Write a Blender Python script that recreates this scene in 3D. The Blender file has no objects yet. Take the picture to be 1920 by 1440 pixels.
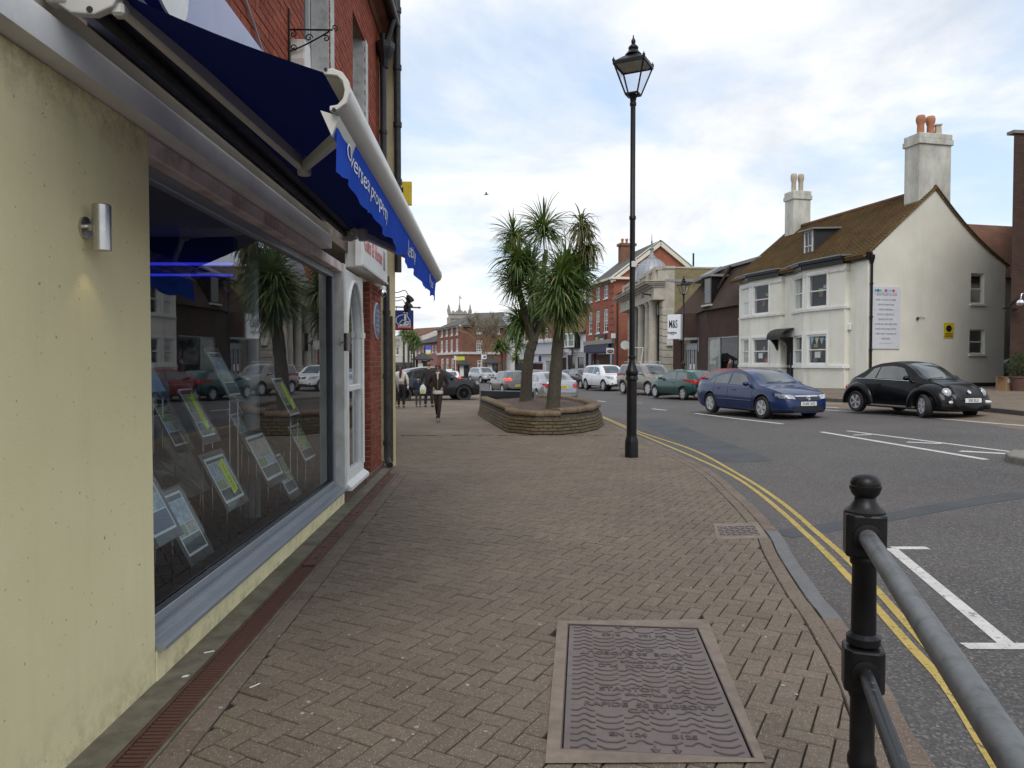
import bpy, bmesh, math, random
from mathutils import Vector, Matrix, noise as mnoise
R_ = math.radians
rnd = random.Random(7)
scene = bpy.context.scene
COL = scene.collection
# camera, sky, sun, exposure
FPX, HOR, EYE = 1400.0, 680.0, 1.65
YAW, PITCH = R_(1.55), math.atan((720 - HOR) / FPX)
cam_d = bpy.data.cameras.new('camera')
cam_d.sensor_width = 36.0
cam_d.lens = FPX / 1920 * 36.0
cam_d.clip_start, cam_d.clip_end = 0.05, 3000
cam = bpy.data.objects.new('camera', cam_d)
COL.objects.link(cam)
cam.location = (0, 0, EYE)
cam.rotation_euler = (math.pi / 2 - PITCH, 0, -YAW)
scene.camera = cam
SUN_EL, SUN_AZ = R_(50), R_(183)         # azimuth measured clockwise from +Y
world = bpy.data.worlds.new('World')
scene.world = world
world.use_nodes = True
wn, wl = world.node_tree.nodes, world.node_tree.links
wn.clear()
w_out = wn.new('ShaderNodeOutputWorld')
w_bg = wn.new('ShaderNodeBackground')
w_sky = wn.new('ShaderNodeTexSky')
w_sky.sky_type = 'NISHITA'
w_sky.sun_disc = False
w_sky.sun_elevation = SUN_EL
w_sky.sun_rotation = SUN_AZ
w_sky.air_density, w_sky.dust_density, w_sky.ozone_density = 1.0, 0.6, 1.2
w_tc = wn.new('ShaderNodeTexCoord')
w_sep = wn.new('ShaderNodeSeparateXYZ')
wl.new(w_tc.outputs['Generated'], w_sep.inputs[0])
# clouds lie on a flat layer overhead: direction / height gives perspective streaks
w_mx = wn.new('ShaderNodeMath'); w_mx.operation = 'MAXIMUM'; w_mx.inputs[1].default_value = 0.0
wl.new(w_sep.outputs['Z'], w_mx.inputs[0])
w_ad = wn.new('ShaderNodeMath'); w_ad.operation = 'ADD'; w_ad.inputs[1].default_value = 0.22
wl.new(w_mx.outputs[0], w_ad.inputs[0])
w_dv = wn.new('ShaderNodeVectorMath'); w_dv.operation = 'DIVIDE'
wl.new(w_tc.outputs['Generated'], w_dv.inputs[0]); wl.new(w_ad.outputs[0], w_dv.inputs[1])
def w_noise(scale, detail, rough, off):
    mp = wn.new('ShaderNodeMapping'); mp.inputs['Location'].default_value = off
    mp.inputs['Scale'].default_value = (1.0, 1.0, 1.4)
    wl.new(w_dv.outputs[0], mp.inputs[0])
    n = wn.new('ShaderNodeTexNoise'); n.inputs['Scale'].default_value = scale
    n.inputs['Detail'].default_value = detail; n.inputs['Roughness'].default_value = rough
    n.inputs['Distortion'].default_value = 0.35
    wl.new(mp.outputs[0], n.inputs['Vector'])
    return n
def w_ramp(src, stops):
    r = wn.new('ShaderNodeValToRGB')
    cr = r.color_ramp
    cr.elements[0].position, cr.elements[0].color = stops[0][0], (*stops[0][1], 1)
    cr.elements[1].position, cr.elements[1].color = stops[1][0], (*stops[1][1], 1)
    for p, c in stops[2:]:
        e = cr.elements.new(p); e.color = (*c, 1)
    wl.new(src, r.inputs[0])
    return r
n_cov = w_noise(1.25, 8, 0.56, (3.1, 7.4, 0.6))
r_cov = w_ramp(n_cov.outputs['Fac'], [(0.36, (0, 0, 0)), (0.55, (1, 1, 1))])
n_shade = w_noise(1.5, 7, 0.6, (11.0, 2.0, 4.3))
r_shade = w_ramp(n_shade.outputs['Fac'], [(0.34, (0.66, 0.71, 0.79)), (0.56, (0.98, 0.99, 1.01))])
w_skyg = wn.new('ShaderNodeVectorMath'); w_skyg.operation = 'SCALE'; w_skyg.inputs['Scale'].default_value = 0.155
wl.new(w_sky.outputs[0], w_skyg.inputs[0])
# thin high veil: the blue is never deep
w_veil = wn.new('ShaderNodeMix'); w_veil.data_type = 'RGBA'; w_veil.inputs['Factor'].default_value = 0.62
wl.new(w_skyg.outputs[0], w_veil.inputs['A']); w_veil.inputs['B'].default_value = (0.72, 0.86, 1.04, 1)
w_mix = wn.new('ShaderNodeMix'); w_mix.data_type = 'RGBA'
wl.new(r_cov.outputs[0], w_mix.inputs['Factor'])
wl.new(w_veil.outputs['Result'], w_mix.inputs['A']); wl.new(r_shade.outputs[0], w_mix.inputs['B'])
wl.new(w_mix.outputs['Result'], w_bg.inputs['Color'])
w_bg.inputs['Strength'].default_value = 0.78
wl.new(w_bg.outputs[0], w_out.inputs[0])
sun_d = bpy.data.lights.new('sun', 'SUN')
sun_d.energy, sun_d.angle, sun_d.color = 1.35, R_(34), (1.0, 0.95, 0.88)
sun = bpy.data.objects.new('sun', sun_d)
COL.objects.link(sun)
sd = Vector((math.sin(SUN_AZ) * math.cos(SUN_EL), math.cos(SUN_AZ) * math.cos(SUN_EL), math.sin(SUN_EL)))
sun.rotation_euler = sd.to_track_quat('Z', 'Y').to_euler()
scene.view_settings.view_transform = 'Standard'
scene.view_settings.look = 'None'
scene.view_settings.gamma = 1.0
scene.view_settings.exposure = 0.5
scene.view_settings.use_curve_mapping = False
scene.render.engine = 'CYCLES'
scene.cycles.max_bounces = 6
scene.cycles.transparent_max_bounces = 12
# surveying helpers
FWD = Vector((math.sin(YAW), math.cos(YAW), 0)); RGT = Vector((math.cos(YAW), -math.sin(YAW), 0)); ZUP = Vector((0, 0, 1))
_F = FWD * math.cos(PITCH) - ZUP * math.sin(PITCH); _U = FWD * math.sin(PITCH) + ZUP * math.cos(PITCH)
EYEP = Vector((0, 0, EYE))
def ray(px, py):
    return _F + RGT * ((px - 960) / FPX) + _U * ((720 - py) / FPX)
def at(px, py, d):
    r = ray(px, py); return EYEP + r * (d / r.dot(FWD))
def xy(px, d):
    p = at(px, HOR, d); return Vector((p.x, p.y))
def at_x(px, py, x):
    r = ray(px, py); return EYEP + r * (x / r.x)
def hp(x, y):                                    # pavement level of the place
    s = max(0.0, x - 3.0)
    return -0.006 * min(max(0.0, y - 8.0), 130) + 0.045 * min(s * s / (s + 2.0), 14)
KERB = 0.06
def hr(x, y): return hp(x, y) - KERB             # road level
def gnd(px, py, off=0.0):
    z = off
    for _ in range(12):
        r = ray(px, py); p = EYEP + r * ((z - EYE) / r.z)
        z = hp(p.x, p.y) + off
    return Vector((p.x, p.y, z))
# object helpers
def props(o, label=None, cat=None, group=None, kind=None):
    if label: o['label'] = label
    if cat: o['category'] = cat
    if group: o['group'] = group
    if kind: o['kind'] = kind
    return o
def thing(name, label, cat, loc=(0, 0, 0), rz=0.0, group=None):
    o = bpy.data.objects.new(name, None); COL.objects.link(o)
    o.location = loc; o.rotation_euler = (0, 0, rz); o.empty_display_size = 0.2
    return props(o, label, cat, group)
def adopt(o, parent, keep=True):
    """parent o; keep=True leaves world-space geometry where it stands"""
    o.parent = parent
    if keep:
        m = parent.matrix_parent_inverse @ Matrix.LocRotScale(parent.location, parent.rotation_euler, parent.scale)
        q = parent.parent
        while q is not None:
            m = q.matrix_parent_inverse @ Matrix.LocRotScale(q.location, q.rotation_euler, q.scale) @ m
            q = q.parent
        o.matrix_parent_inverse = m.inverted()
    return o
def copy_tree(o, parent=None):
    c = o.copy(); COL.objects.link(c); c.parent = parent
    for ch in o.children: copy_tree(ch, c)
    return c
class MB:
    """collects shapes into one mesh"""
    def __init__(s): s.v = []; s.f = []; s.m = []
    def add(s, vs, fs, mi=0):
        b = len(s.v); s.v.extend([tuple(p) for p in vs])
        for f in fs: s.f.append([b + i for i in f]); s.m.append(mi)
        return s
    def box(s, c, d, mi=0, rz=0.0, M=None):
        x, y, z = d[0] / 2, d[1] / 2, d[2] / 2
        vs = [Vector(p) for p in ((-x,-y,-z),(x,-y,-z),(x,y,-z),(-x,y,-z),(-x,-y,z),(x,-y,z),(x,y,z),(-x,y,z))]
        if rz: vs = [Matrix.Rotation(rz, 3, 'Z') @ p for p in vs]
        if M is not None: vs = [M @ p for p in vs]
        c = Vector(c)
        return s.add([p + c for p in vs], [(0,3,2,1),(4,5,6,7),(0,1,5,4),(1,2,6,5),(2,3,7,6),(3,0,4,7)], mi)
    def box2(s, a, b, mi=0):
        return s.box([(a[i] + b[i]) / 2 for i in range(3)], [abs(b[i] - a[i]) for i in range(3)], mi)
    def beam(s, a, b, w, h, mi=0, up=ZUP):
        a, b = Vector(a), Vector(b); d = b - a; L = d.length; d.normalize()
        r = d.cross(up)
        if r.length < 1e-4: r = Vector((1, 0, 0))
        r.normalize(); u = r.cross(d)
        vs = [a + r * (w / 2) * i + u * (h / 2) * j + d * L * k for k in (0, 1) for i, j in ((-1,-1),(1,-1),(1,1),(-1,1))]
        return s.add(vs, [(0,1,2,3),(7,6,5,4),(0,4,5,1),(1,5,6,2),(2,6,7,3),(3,7,4,0)], mi)
    def prism(s, poly, ext, mi=0):
        """poly: list of 3D points, ext: extrusion vector"""
        n = len(poly); p = [Vector(q) for q in poly]; e = Vector(ext)
        nrm = Vector((0, 0, 0))
        for i in range(n): nrm += p[i].cross(p[(i + 1) % n])
        if nrm.dot(e) > 0: p.reverse()
        vs = p + [q + e for q in p]
        fs = [list(range(n)), list(range(2 * n - 1, n - 1, -1))] + [(i, i + n, (i + 1) % n + n, (i + 1) % n) for i in range(n)]
        return s.add(vs, fs, mi)
    def tube(s, path, r, seg=8, mi=0, cap=True):
        path = [Vector(p) for p in path]; n = len(path)
        rs = r if isinstance(r, (list, tuple)) else [r] * n
        up = None; vs = []
        for i, p in enumerate(path):
            t = (path[min(i + 1, n - 1)] - path[max(i - 1, 0)]).normalized()
            if up is None:
                up = t.orthogonal().normalized()
            up = (up - t * up.dot(t))
            if up.length < 1e-5: up = t.orthogonal()
            up.normalize(); rt = t.cross(up)
            for k in range(seg):
                a = 2 * math.pi * k / seg
                vs.append(p + (up * math.cos(a) + rt * math.sin(a)) * rs[i])
        fs = [(i * seg + k, i * seg + (k + 1) % seg, (i + 1) * seg + (k + 1) % seg, (i + 1) * seg + k) for i in range(n - 1) for k in range(seg)]
        if cap: fs += [list(range(seg - 1, -1, -1)), list(range((n - 1) * seg, n * seg))]
        return s.add(vs, fs, mi)
    def lathe(s, prof, c=(0, 0, 0), seg=20, mi=0, axis='Z', rot=0.0):
        """prof: (radius, height) bottom to top"""
        c = Vector(c); vs = []
        for r, h in prof:
            for k in range(seg):
                a = 2 * math.pi * k / seg + rot
                p = (r * math.cos(a), r * math.sin(a), h)
                if axis == 'Y': p = (p[0], p[2], -p[1])
                if axis == 'X': p = (p[2], p[0], p[1])
                vs.append(c + Vector(p))
        n = len(prof)
        fs = [(i * seg + k, i * seg + (k + 1) % seg, (i + 1) * seg + (k + 1) % seg, (i + 1) * seg + k) for i in range(n - 1) for k in range(seg)]
        fs += [list(range(seg - 1, -1, -1)), list(range((n - 1) * seg, n * seg))]
        return s.add(vs, fs, mi)
    def ball(s, c, r, seg=12, mi=0, sc=(1, 1, 1)):
        n = max(4, seg // 2)
        prof = [(max(1e-4, r * math.sin(math.pi * i / n)), -r * math.cos(math.pi * i / n)) for i in range(n + 1)]
        b = len(s.v); s.lathe(prof, (0, 0, 0), seg, mi)
        c = Vector(c)
        for i in range(b, len(s.v)):
            p = s.v[i]; s.v[i] = (p[0] * sc[0] + c.x, p[1] * sc[1] + c.y, p[2] * sc[2] + c.z)
        return s
    def quad(s, a, b, c, d, mi=0): return s.add([a, b, c, d], [(0, 1, 2, 3)], mi)
    def xf(s, M, start=0):
        for i in range(start, len(s.v)): s.v[i] = tuple(M @ Vector(s.v[i]))
        return s
    def mesh(s, name, mats, smooth=None, uv=True, bevel=0.0, bseg=1, weld=False):
        me = bpy.data.meshes.new(name)
        me.from_pydata(s.v, [], s.f)
        if not isinstance(mats, (list, tuple)): mats = [mats]
        for m in mats: me.materials.append(m)
        if len(mats) > 1: me.polygons.foreach_set('material_index', s.m)
        if weld or bevel > 0:
            bm = bmesh.new(); bm.from_mesh(me)
            if weld: bmesh.ops.remove_doubles(bm, verts=bm.verts, dist=1e-5)
            if bevel > 0:
                es = [e for e in bm.edges if len(e.link_faces) == 2 and e.calc_face_angle(0) > 0.5]
                bmesh.ops.bevel(bm, geom=es, offset=bevel, segments=bseg, affect='EDGES', profile=0.5, clamp_overlap=True)
            bm.to_mesh(me); bm.free()
        me.validate()
        if uv: auto_uv(me)
        if smooth is not None:
            me.polygons.foreach_set('use_smooth', [True] * len(me.polygons))
            me.set_sharp_from_angle(angle=R_(smooth))
        me.update()
        return me
    def build(s, name, mats, parent=None, smooth=None, uv=True, bevel=0.0, bseg=1, weld=False, keep=True):
        o = bpy.data.objects.new(name, s.mesh(name, mats, smooth, uv, bevel, bseg, weld)); COL.objects.link(o)
        if parent is not None: adopt(o, parent, keep)
        return o
def auto_uv(me):
    lay = me.uv_layers.new(name='UVMap')
    vs = me.vertices; dat = lay.data
    for p in me.polygons:
        n = p.normal
        if abs(n.z) > 0.92: t = Vector((1, 0, 0)); b = Vector((0, 1, 0))
        else:
            t = Vector((-n.y, n.x, 0)).normalized(); b = n.cross(t)
        for li in p.loop_indices:
            co = vs[me.loops[li].vertex_index].co
            dat[li].uv = (co.dot(t), co.dot(b))
def link(name, me, parent=None, loc=None, rot=None, scale=None):
    o = bpy.data.objects.new(name, me); COL.objects.link(o)
    if parent is not None: o.parent = parent
    if loc is not None: o.location = loc
    if rot is not None: o.rotation_euler = rot
    if scale is not None: o.scale = scale
    return o
def text_mesh(body, size, mat, extrude=0.0, align='CENTER', space=1.0, xs=1.0, bold=0.0):
    cu = bpy.data.curves.new('lettering', 'FONT')
    cu.body = body; cu.size = size; cu.extrude = extrude; cu.align_x = align; cu.align_y = 'CENTER'
    cu.space_character = space; cu.resolution_u = 3; cu.offset = bold
    to = bpy.data.objects.new('lettering', cu); COL.objects.link(to)
    dg = bpy.context.evaluated_depsgraph_get()
    me = bpy.data.meshes.new_from_object(to.evaluated_get(dg))
    COL.objects.unlink(to); bpy.data.objects.remove(to)
    me.materials.clear(); me.materials.append(mat)
    if xs != 1.0:
        for v in me.vertices: v.co.x *= xs
    return me
def lettering(body, size, mat, o, xd, yd, parent, extrude=0.0, align='CENTER', space=1.0, xs=1.0, name='lettering', bold=0.0, keep=True):
    """text standing at point o, reading along xd, upright along yd"""
    me = text_mesh(body, size, mat, extrude, align, space, xs, bold)
    xd, yd = Vector(xd).normalized(), Vector(yd).normalized(); zd = xd.cross(yd)
    M = Matrix.Translation(Vector(o)) @ Matrix((xd, yd, zd)).transposed().to_4x4()
    me.transform(M)
    ob = bpy.data.objects.new(name, me); COL.objects.link(ob)
    if parent is not None: adopt(ob, parent, keep)
    return ob
def catmull(pts, n=8):
    out = []
    P = [pts[0]] + list(pts) + [pts[-1]]
    for i in range(1, len(P) - 2):
        for k in range(n):
            t = k / n
            a, b, c, d = (Vector(P[i + j]) for j in (-1, 0, 1, 2))
            out.append(0.5 * ((2 * b) + (c - a) * t + (2 * a - 5 * b + 4 * c - d) * t * t + (3 * b - a - 3 * c + d) * t ** 3))
    out.append(Vector(pts[-1]))
    return out
# materials
def srgb(r, g, b):
    f = lambda c: (c / 255) / 12.92 if c / 255 <= 0.04045 else ((c / 255 + 0.055) / 1.055) ** 2.4
    return (f(r), f(g), f(b))
class NT:
    def __init__(s, name):
        s.mat = bpy.data.materials.new(name); s.mat.use_nodes = True
        s.t = s.mat.node_tree; s.n = s.t.nodes; s.l = s.t.links
        s.n.clear()
        s.out = s.n.new('ShaderNodeOutputMaterial')
    def new(s, typ, **kw):
        n = s.n.new('ShaderNode' + typ)
        for k, v in kw.items():
            if k in n.inputs: n.inputs[k].default_value = v
            else: setattr(n, k, v)
        return n
    def link(s, a, b): s.l.new(a, b)
    def coord(s, kind='Object', scale=(1, 1, 1), rot=(0, 0, 0)):
        tc = s.new('TexCoord'); mp = s.new('Mapping')
        mp.inputs['Scale'].default_value = scale; mp.inputs['Rotation'].default_value = rot
        s.link(tc.outputs[kind], mp.inputs[0]); return mp.outputs[0]
    def noise(s, co, scale, detail=4, rough=0.55, dist=0.0):
        n = s.new('TexNoise'); n.inputs['Scale'].default_value = scale; n.inputs['Detail'].default_value = detail
        n.inputs['Roughness'].default_value = rough; n.inputs['Distortion'].default_value = dist
        s.link(co, n.inputs['Vector']); return n.outputs['Fac']
    def ramp(s, src, stops):
        r = s.new('ValToRGB'); cr = r.color_ramp
        for i, (p, c) in enumerate(stops):
            e = cr.elements[i] if i < 2 else cr.elements.new(p)
            e.position = p; e.color = (*c, 1) if len(c) == 3 else c
        s.link(src, r.inputs[0]); return r.outputs[0]
    def mix(s, fac, a, b, mode='MIX'):
        m = s.new('Mix'); m.data_type = 'RGBA'; m.blend_type = mode
        for sock, v in (('Factor', fac), ('A', a), ('B', b)):
            if hasattr(v, 'is_linked'): s.link(v, m.inputs[sock])
            else: m.inputs[sock].default_value = v if isinstance(v, (int, float)) else (*v, 1)
        return m.outputs['Result']
    def math(s, op, a, b=None):
        m = s.new('Math'); m.operation = op
        for i, v in enumerate((a, b)):
            if v is None: continue
            if hasattr(v, 'is_linked'): s.link(v, m.inputs[i])
            else: m.inputs[i].default_value = v
        return m.outputs[0]
    def bump(s, h, strength, dist=0.01, prev=None):
        b = s.new('Bump'); b.inputs['Strength'].default_value = strength; b.inputs['Distance'].default_value = dist
        s.link(h, b.inputs['Height'])
        if prev is not None: s.link(prev, b.inputs['Normal'])
        return b.outputs[0]
    def bsdf(s, col, rough=0.6, metal=0.0, normal=None, spec=0.5, coat=0.0, emit=None, estr=0.0, trans=0.0):
        b = s.new('BsdfPrincipled')
        if hasattr(col, 'is_linked'): s.link(col, b.inputs['Base Color'])
        else: b.inputs['Base Color'].default_value = (*col, 1)
        if hasattr(rough, 'is_linked'): s.link(rough, b.inputs['Roughness'])
        else: b.inputs['Roughness'].default_value = rough
        b.inputs['Metallic'].default_value = metal; b.inputs['Specular IOR Level'].default_value = spec
        b.inputs['Coat Weight'].default_value = coat; b.inputs['Coat Roughness'].default_value = 0.03
        b.inputs['Transmission Weight'].default_value = trans
        if emit: b.inputs['Emission Color'].default_value = (*emit, 1); b.inputs['Emission Strength'].default_value = estr
        if normal is not None: s.link(normal, b.inputs['Normal'])
        s.link(b.outputs[0], s.out.inputs[0]); return s.mat
_plain = {}
def plain(name, col, rough=0.6, metal=0.0, var=0.18, scale=6.0, bump=0.0, bscale=60.0, spec=0.5, coat=0.0, dirt=None, dirt_scale=2.0, dirt_amt=0.5):
    """a painted / cast / woven surface: base colour with uneven tone, optional dirt and relief"""
    if name in _plain: return _plain[name]
    t = NT(name); co = t.coord('Object')
    n = t.noise(co, scale, 5, 0.6)
    lo = tuple(c * (1 - var) for c in col); hi = tuple(min(1, c * (1 + var)) for c in col)
    c = t.ramp(n, [(0.3, lo), (0.7, hi)])
    if dirt is not None:
        d = t.ramp(t.noise(co, dirt_scale, 8, 0.68), [(0.48, (0, 0, 0)), (0.75, (dirt_amt,) * 3)])
        c = t.mix(d, c, dirt)
    nm = t.bump(t.noise(co, bscale, 4, 0.6), bump, 0.004) if bump else None
    rg = t.ramp(t.noise(co, scale * 2.3, 4, 0.6), [(0.3, (max(0, rough - 0.07),) * 3), (0.7, (min(1, rough + 0.07),) * 3)])
    _plain[name] = t.bsdf(c, rg, metal, nm, spec, coat)
    return _plain[name]
def glass_mat(name, tint=(0.9, 0.95, 0.95), ior=1.5, refl=1.0, rough=0.0, tr=1.0):
    """a thin pane: see-through, mirror-like at grazing angles"""
    t = NT(name)
    geo = t.new('NewGeometry')
    fr = t.new('Fresnel'); t.link(t.math('ADD', ior, t.math('MULTIPLY', geo.outputs['Backfacing'], 1.0 / ior - ior)), fr.inputs['IOR'])
    k = t.math('MULTIPLY', fr.outputs[0], refl)
    k = t.math('MINIMUM', k, 1.0)
    tr_ = t.new('BsdfTransparent'); tr_.inputs[0].default_value = (*[c * tr for c in tint], 1)
    gl = t.new('BsdfGlossy'); gl.inputs['Roughness'].default_value = rough; gl.inputs['Color'].default_value = (0.95, 0.97, 1, 1)
    mx = t.new('MixShader'); t.link(k, mx.inputs[0]); t.link(tr_.outputs[0], mx.inputs[1]); t.link(gl.outputs[0], mx.inputs[2])
    t.link(mx.outputs[0], t.out.inputs[0]); return t.mat
def brick_mat(name, c1, c2, mortar, bw=0.225, bh=0.075, ms=0.010, rough=0.85, bump=0.5, stain=None, stain_amt=0.5, stain_scale=0.6, mort_soft=0.1, freq=2):
    t = NT(name); uv = t.coord('UV')
    b = t.new('TexBrick'); t.link(uv, b.inputs['Vector'])
    b.inputs['Color1'].default_value = (*c1, 1); b.inputs['Color2'].default_value = (*c2, 1); b.inputs['Mortar'].default_value = (*mortar, 1)
    b.inputs['Scale'].default_value = 1.0; b.inputs['Brick Width'].default_value = bw; b.inputs['Row Height'].default_value = bh
    b.inputs['Mortar Size'].default_value = ms; b.inputs['Mortar Smooth'].default_value = mort_soft; b.inputs['Bias'].default_value = 0.0
    b.offset_frequency = freq
    ob = t.coord('Object')
    c = t.mix(0.35, b.outputs['Color'], t.ramp(t.noise(ob, 1.3, 6, 0.65), [(0.3, tuple(x * 0.6 for x in c1)), (0.7, tuple(min(1, x * 1.3) for x in c2))]))
    if stain:
        d = t.ramp(t.noise(ob, stain_scale, 8, 0.7), [(0.42, (0, 0, 0)), (0.68, (stain_amt,) * 3)])
        c = t.mix(d, c, stain)
    inv = t.math('SUBTRACT', 1.0, b.outputs['Fac'])
    nm = t.bump(inv, bump, 0.012)
    nm = t.bump(t.noise(ob, 45, 3, 0.6), 0.25, 0.004, nm)
    return t.bsdf(c, rough, 0, nm, 0.3)
WHITE = plain('white_paint', (0.72, 0.72, 0.70), 0.45, var=0.08, dirt=(0.4, 0.38, 0.33), dirt_scale=1.5, dirt_amt=0.3)
WHITE2 = plain('aged_white_paint', (0.6, 0.59, 0.55), 0.6, var=0.1, dirt=(0.28, 0.26, 0.22), dirt_scale=2.5, dirt_amt=0.6)
BLACKP = plain('black_gloss_paint', (0.007, 0.007, 0.008), 0.38, var=0.25, bump=0.12, bscale=90, spec=0.28, dirt=(0.035, 0.03, 0.027), dirt_scale=5, dirt_amt=0.35)
BLACKM = plain('black_matt', (0.014, 0.014, 0.015), 0.7, var=0.2)
RUBBER = plain('tyre_rubber', (0.016, 0.016, 0.017), 0.78, var=0.2, bump=0.2, bscale=120)
STEEL = plain('brushed_steel', (0.55, 0.53, 0.50), 0.32, 1.0, var=0.1)
CHROME = plain('chrome', (0.75, 0.76, 0.78), 0.08, 1.0, var=0.03)
ALLOY = plain('alloy_rim', (0.55, 0.55, 0.56), 0.35, 0.35, var=0.1)
DGLASS = plain('dark_window_glass', (0.018, 0.021, 0.024), 0.04, var=0.25, scale=1.2, spec=0.7)
PANE = glass_mat('window_pane', (0.8, 0.84, 0.84), 1.45, 0.9)
# GROUND
t = NT('asphalt'); co = t.coord('Object')
vor = t.new('TexVoronoi'); vor.inputs['Scale'].default_value = 70; t.link(co, vor.inputs['Vector'])
agg = t.ramp(vor.outputs['Color'], [(0.0, (0.045, 0.043, 0.043)), (0.6, (0.085, 0.081, 0.079)), (0.9, (0.18, 0.17, 0.16)), (1.0, (0.32, 0.30, 0.28))])
big = t.ramp(t.noise(co, 0.35, 7, 0.62), [(0.32, (0.82, 0.80, 0.80)), (0.68, (1.18, 1.15, 1.14))])
c = t.mix(1.0, agg, big, 'MULTIPLY')
red = t.ramp(t.noise(co, 0.12, 4, 0.5), [(0.45, (0, 0, 0)), (0.62, (0.45,) * 3)])
c = t.mix(red, c, (0.10, 0.078, 0.072))
trk = t.ramp(t.noise(t.coord('Object', (1.6, 0.10, 1)), 1.0, 3, 0.5), [(0.4, (0, 0, 0)), (0.7, (0.35,) * 3)])
c = t.mix(trk, c, (0.10, 0.097, 0.095))
nm = t.bump(vor.outputs['Distance'], 0.6, 0.006)
ASPHALT = t.bsdf(c, 0.82, 0, nm, 0.35)
t = NT('asphalt_patch'); co = t.coord('Object')
c = t.ramp(t.noise(co, 140, 3, 0.6), [(0.3, (0.045, 0.048, 0.052)), (0.75, (0.095, 0.098, 0.105))])
ASPHALT2 = t.bsdf(t.mix(1.0, c, t.ramp(t.noise(co, 1.3, 5, 0.6), [(0.3, (0.75,) * 3), (0.7, (1.15,) * 3)]), 'MULTIPLY'), 0.8, 0, t.bump(t.noise(co, 160, 3, 0.6), 0.5, 0.004), 0.35)
def paver_mat(name, c1, c2, speck=True, moss=0.22):
    t = NT(name); co = t.coord('Object'); geo = t.new('NewGeometry'); oi = t.new('ObjectInfo')
    # object coordinates of shared bricks are local, so the grain is taken from the position in the place
    pos = geo.outputs['Position']
    k = t.math('FRACT', t.math('ADD', geo.outputs['Random Per Island'], oi.outputs['Random']))
    c = t.ramp(k, [(0.0, c1), (0.35, tuple((a * 0.6 + b * 0.4) for a, b in zip(c1, c2))), (0.7, c2), (1.0, tuple(x * 0.93 for x in c1))])
    c = t.mix(1.0, c, t.ramp(t.noise(pos, 0.8, 6, 0.65), [(0.3, (0.86, 0.86, 0.87)), (0.7, (1.12, 1.11, 1.09))]), 'MULTIPLY')
    c = t.mix(1.0, c, t.ramp(t.noise(pos, 38, 4, 0.7), [(0.3, (0.78, 0.77, 0.76)), (0.7, (1.2, 1.2, 1.2))]), 'MULTIPLY')
    if speck:
        v = t.new('TexVoronoi'); v.inputs['Scale'].default_value = 105; t.link(pos, v.inputs['Vector'])
        sp = t.math('MULTIPLY', t.math('LESS_THAN', v.outputs['Distance'], 0.26), t.math('GREATER_THAN', t.noise(pos, 60, 2, 0.5), 0.50))
        c = t.mix(t.math('MULTIPLY', sp, 0.7), c, (0.44, 0.40, 0.34))
    ms = t.ramp(t.noise(pos, 1.9, 8, 0.72), [(0.55, (0, 0, 0)), (0.78, (moss,) * 3)])
    c = t.mix(ms, c, (0.085, 0.085, 0.045))
    nm = t.bump(t.noise(pos, 130, 4, 0.65), 0.55, 0.004)
    return t.bsdf(c, 0.86, 0, nm, 0.3)
PAVER = paver_mat('clay_paver', (0.138, 0.109, 0.084), (0.160, 0.128, 0.099))
PAVER_R = paver_mat('red_paver', (0.138, 0.106, 0.084), (0.165, 0.13, 0.105))
t = NT('paving_sand'); pos = t.new('NewGeometry').outputs['Position']
c = t.ramp(t.noise(pos, 60, 4, 0.7), [(0.3, (0.018, 0.015, 0.012)), (0.7, (0.05, 0.042, 0.032))])
c = t.mix(t.ramp(t.noise(pos, 1.6, 7, 0.7), [(0.52, (0, 0, 0)), (0.7, (0.8,) * 3)]), c, (0.05, 0.062, 0.02))
SAND = t.bsdf(c, 0.95, 0, t.bump(t.noise(pos, 200, 3, 0.6), 0.6, 0.004), 0.1)
# far paving, too far to tell the pavers apart
t = NT('far_paving'); uv = t.coord('UV', (1, 1, 1), (0, 0, R_(30)))
b = t.new('TexBrick'); t.link(uv, b.inputs['Vector'])
for k, v in (('Color1', (0.145, 0.114, 0.088, 1)), ('Color2', (0.18, 0.144, 0.11, 1)), ('Mortar', (0.075, 0.06, 0.05, 1)), ('Scale', 1.0), ('Brick Width', 0.2), ('Row Height', 0.1), ('Mortar Size', 0.004)): b.inputs[k].default_value = v
co = t.coord('Object')
c = t.mix(1.0, b.outputs['Color'], t.ramp(t.noise(co, 0.5, 7, 0.65), [(0.3, (0.78,) * 3), (0.7, (1.25, 1.22, 1.18))]), 'MULTIPLY')
FARPAV = t.bsdf(c, 0.88, 0, t.bump(b.outputs['Fac'], -0.3, 0.004), 0.25)
t = NT('road_paint'); pos = t.new('NewGeometry').outputs['Position']
wear = t.ramp(t.noise(pos, 26, 6, 0.72), [(0.36, (0.0,) * 3), (0.43, (1,) * 3)])
c = t.mix(wear, (0.13, 0.125, 0.12), t.ramp(t.noise(pos, 5, 5, 0.6), [(0.3, (0.46, 0.45, 0.42)), (0.7, (0.62, 0.61, 0.58))]))
ROADWHITE = t.bsdf(c, 0.7, 0, t.bump(t.noise(pos, 120, 3, 0.6), 0.5, 0.003), 0.3)
t = NT('yellow_road_paint'); pos = t.new('NewGeometry').outputs['Position']
wear = t.ramp(t.noise(pos, 30, 6, 0.75), [(0.38, (0.0,) * 3), (0.46, (1,) * 3)])
c = t.mix(wear, (0.12, 0.10, 0.06), t.ramp(t.noise(pos, 4, 5, 0.6), [(0.3, (0.36, 0.26, 0.06)), (0.7, (0.47, 0.35, 0.10))]))
ROADYEL = t.bsdf(c, 0.7, 0, t.bump(t.noise(pos, 120, 3, 0.6), 0.5, 0.003), 0.3)
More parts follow.
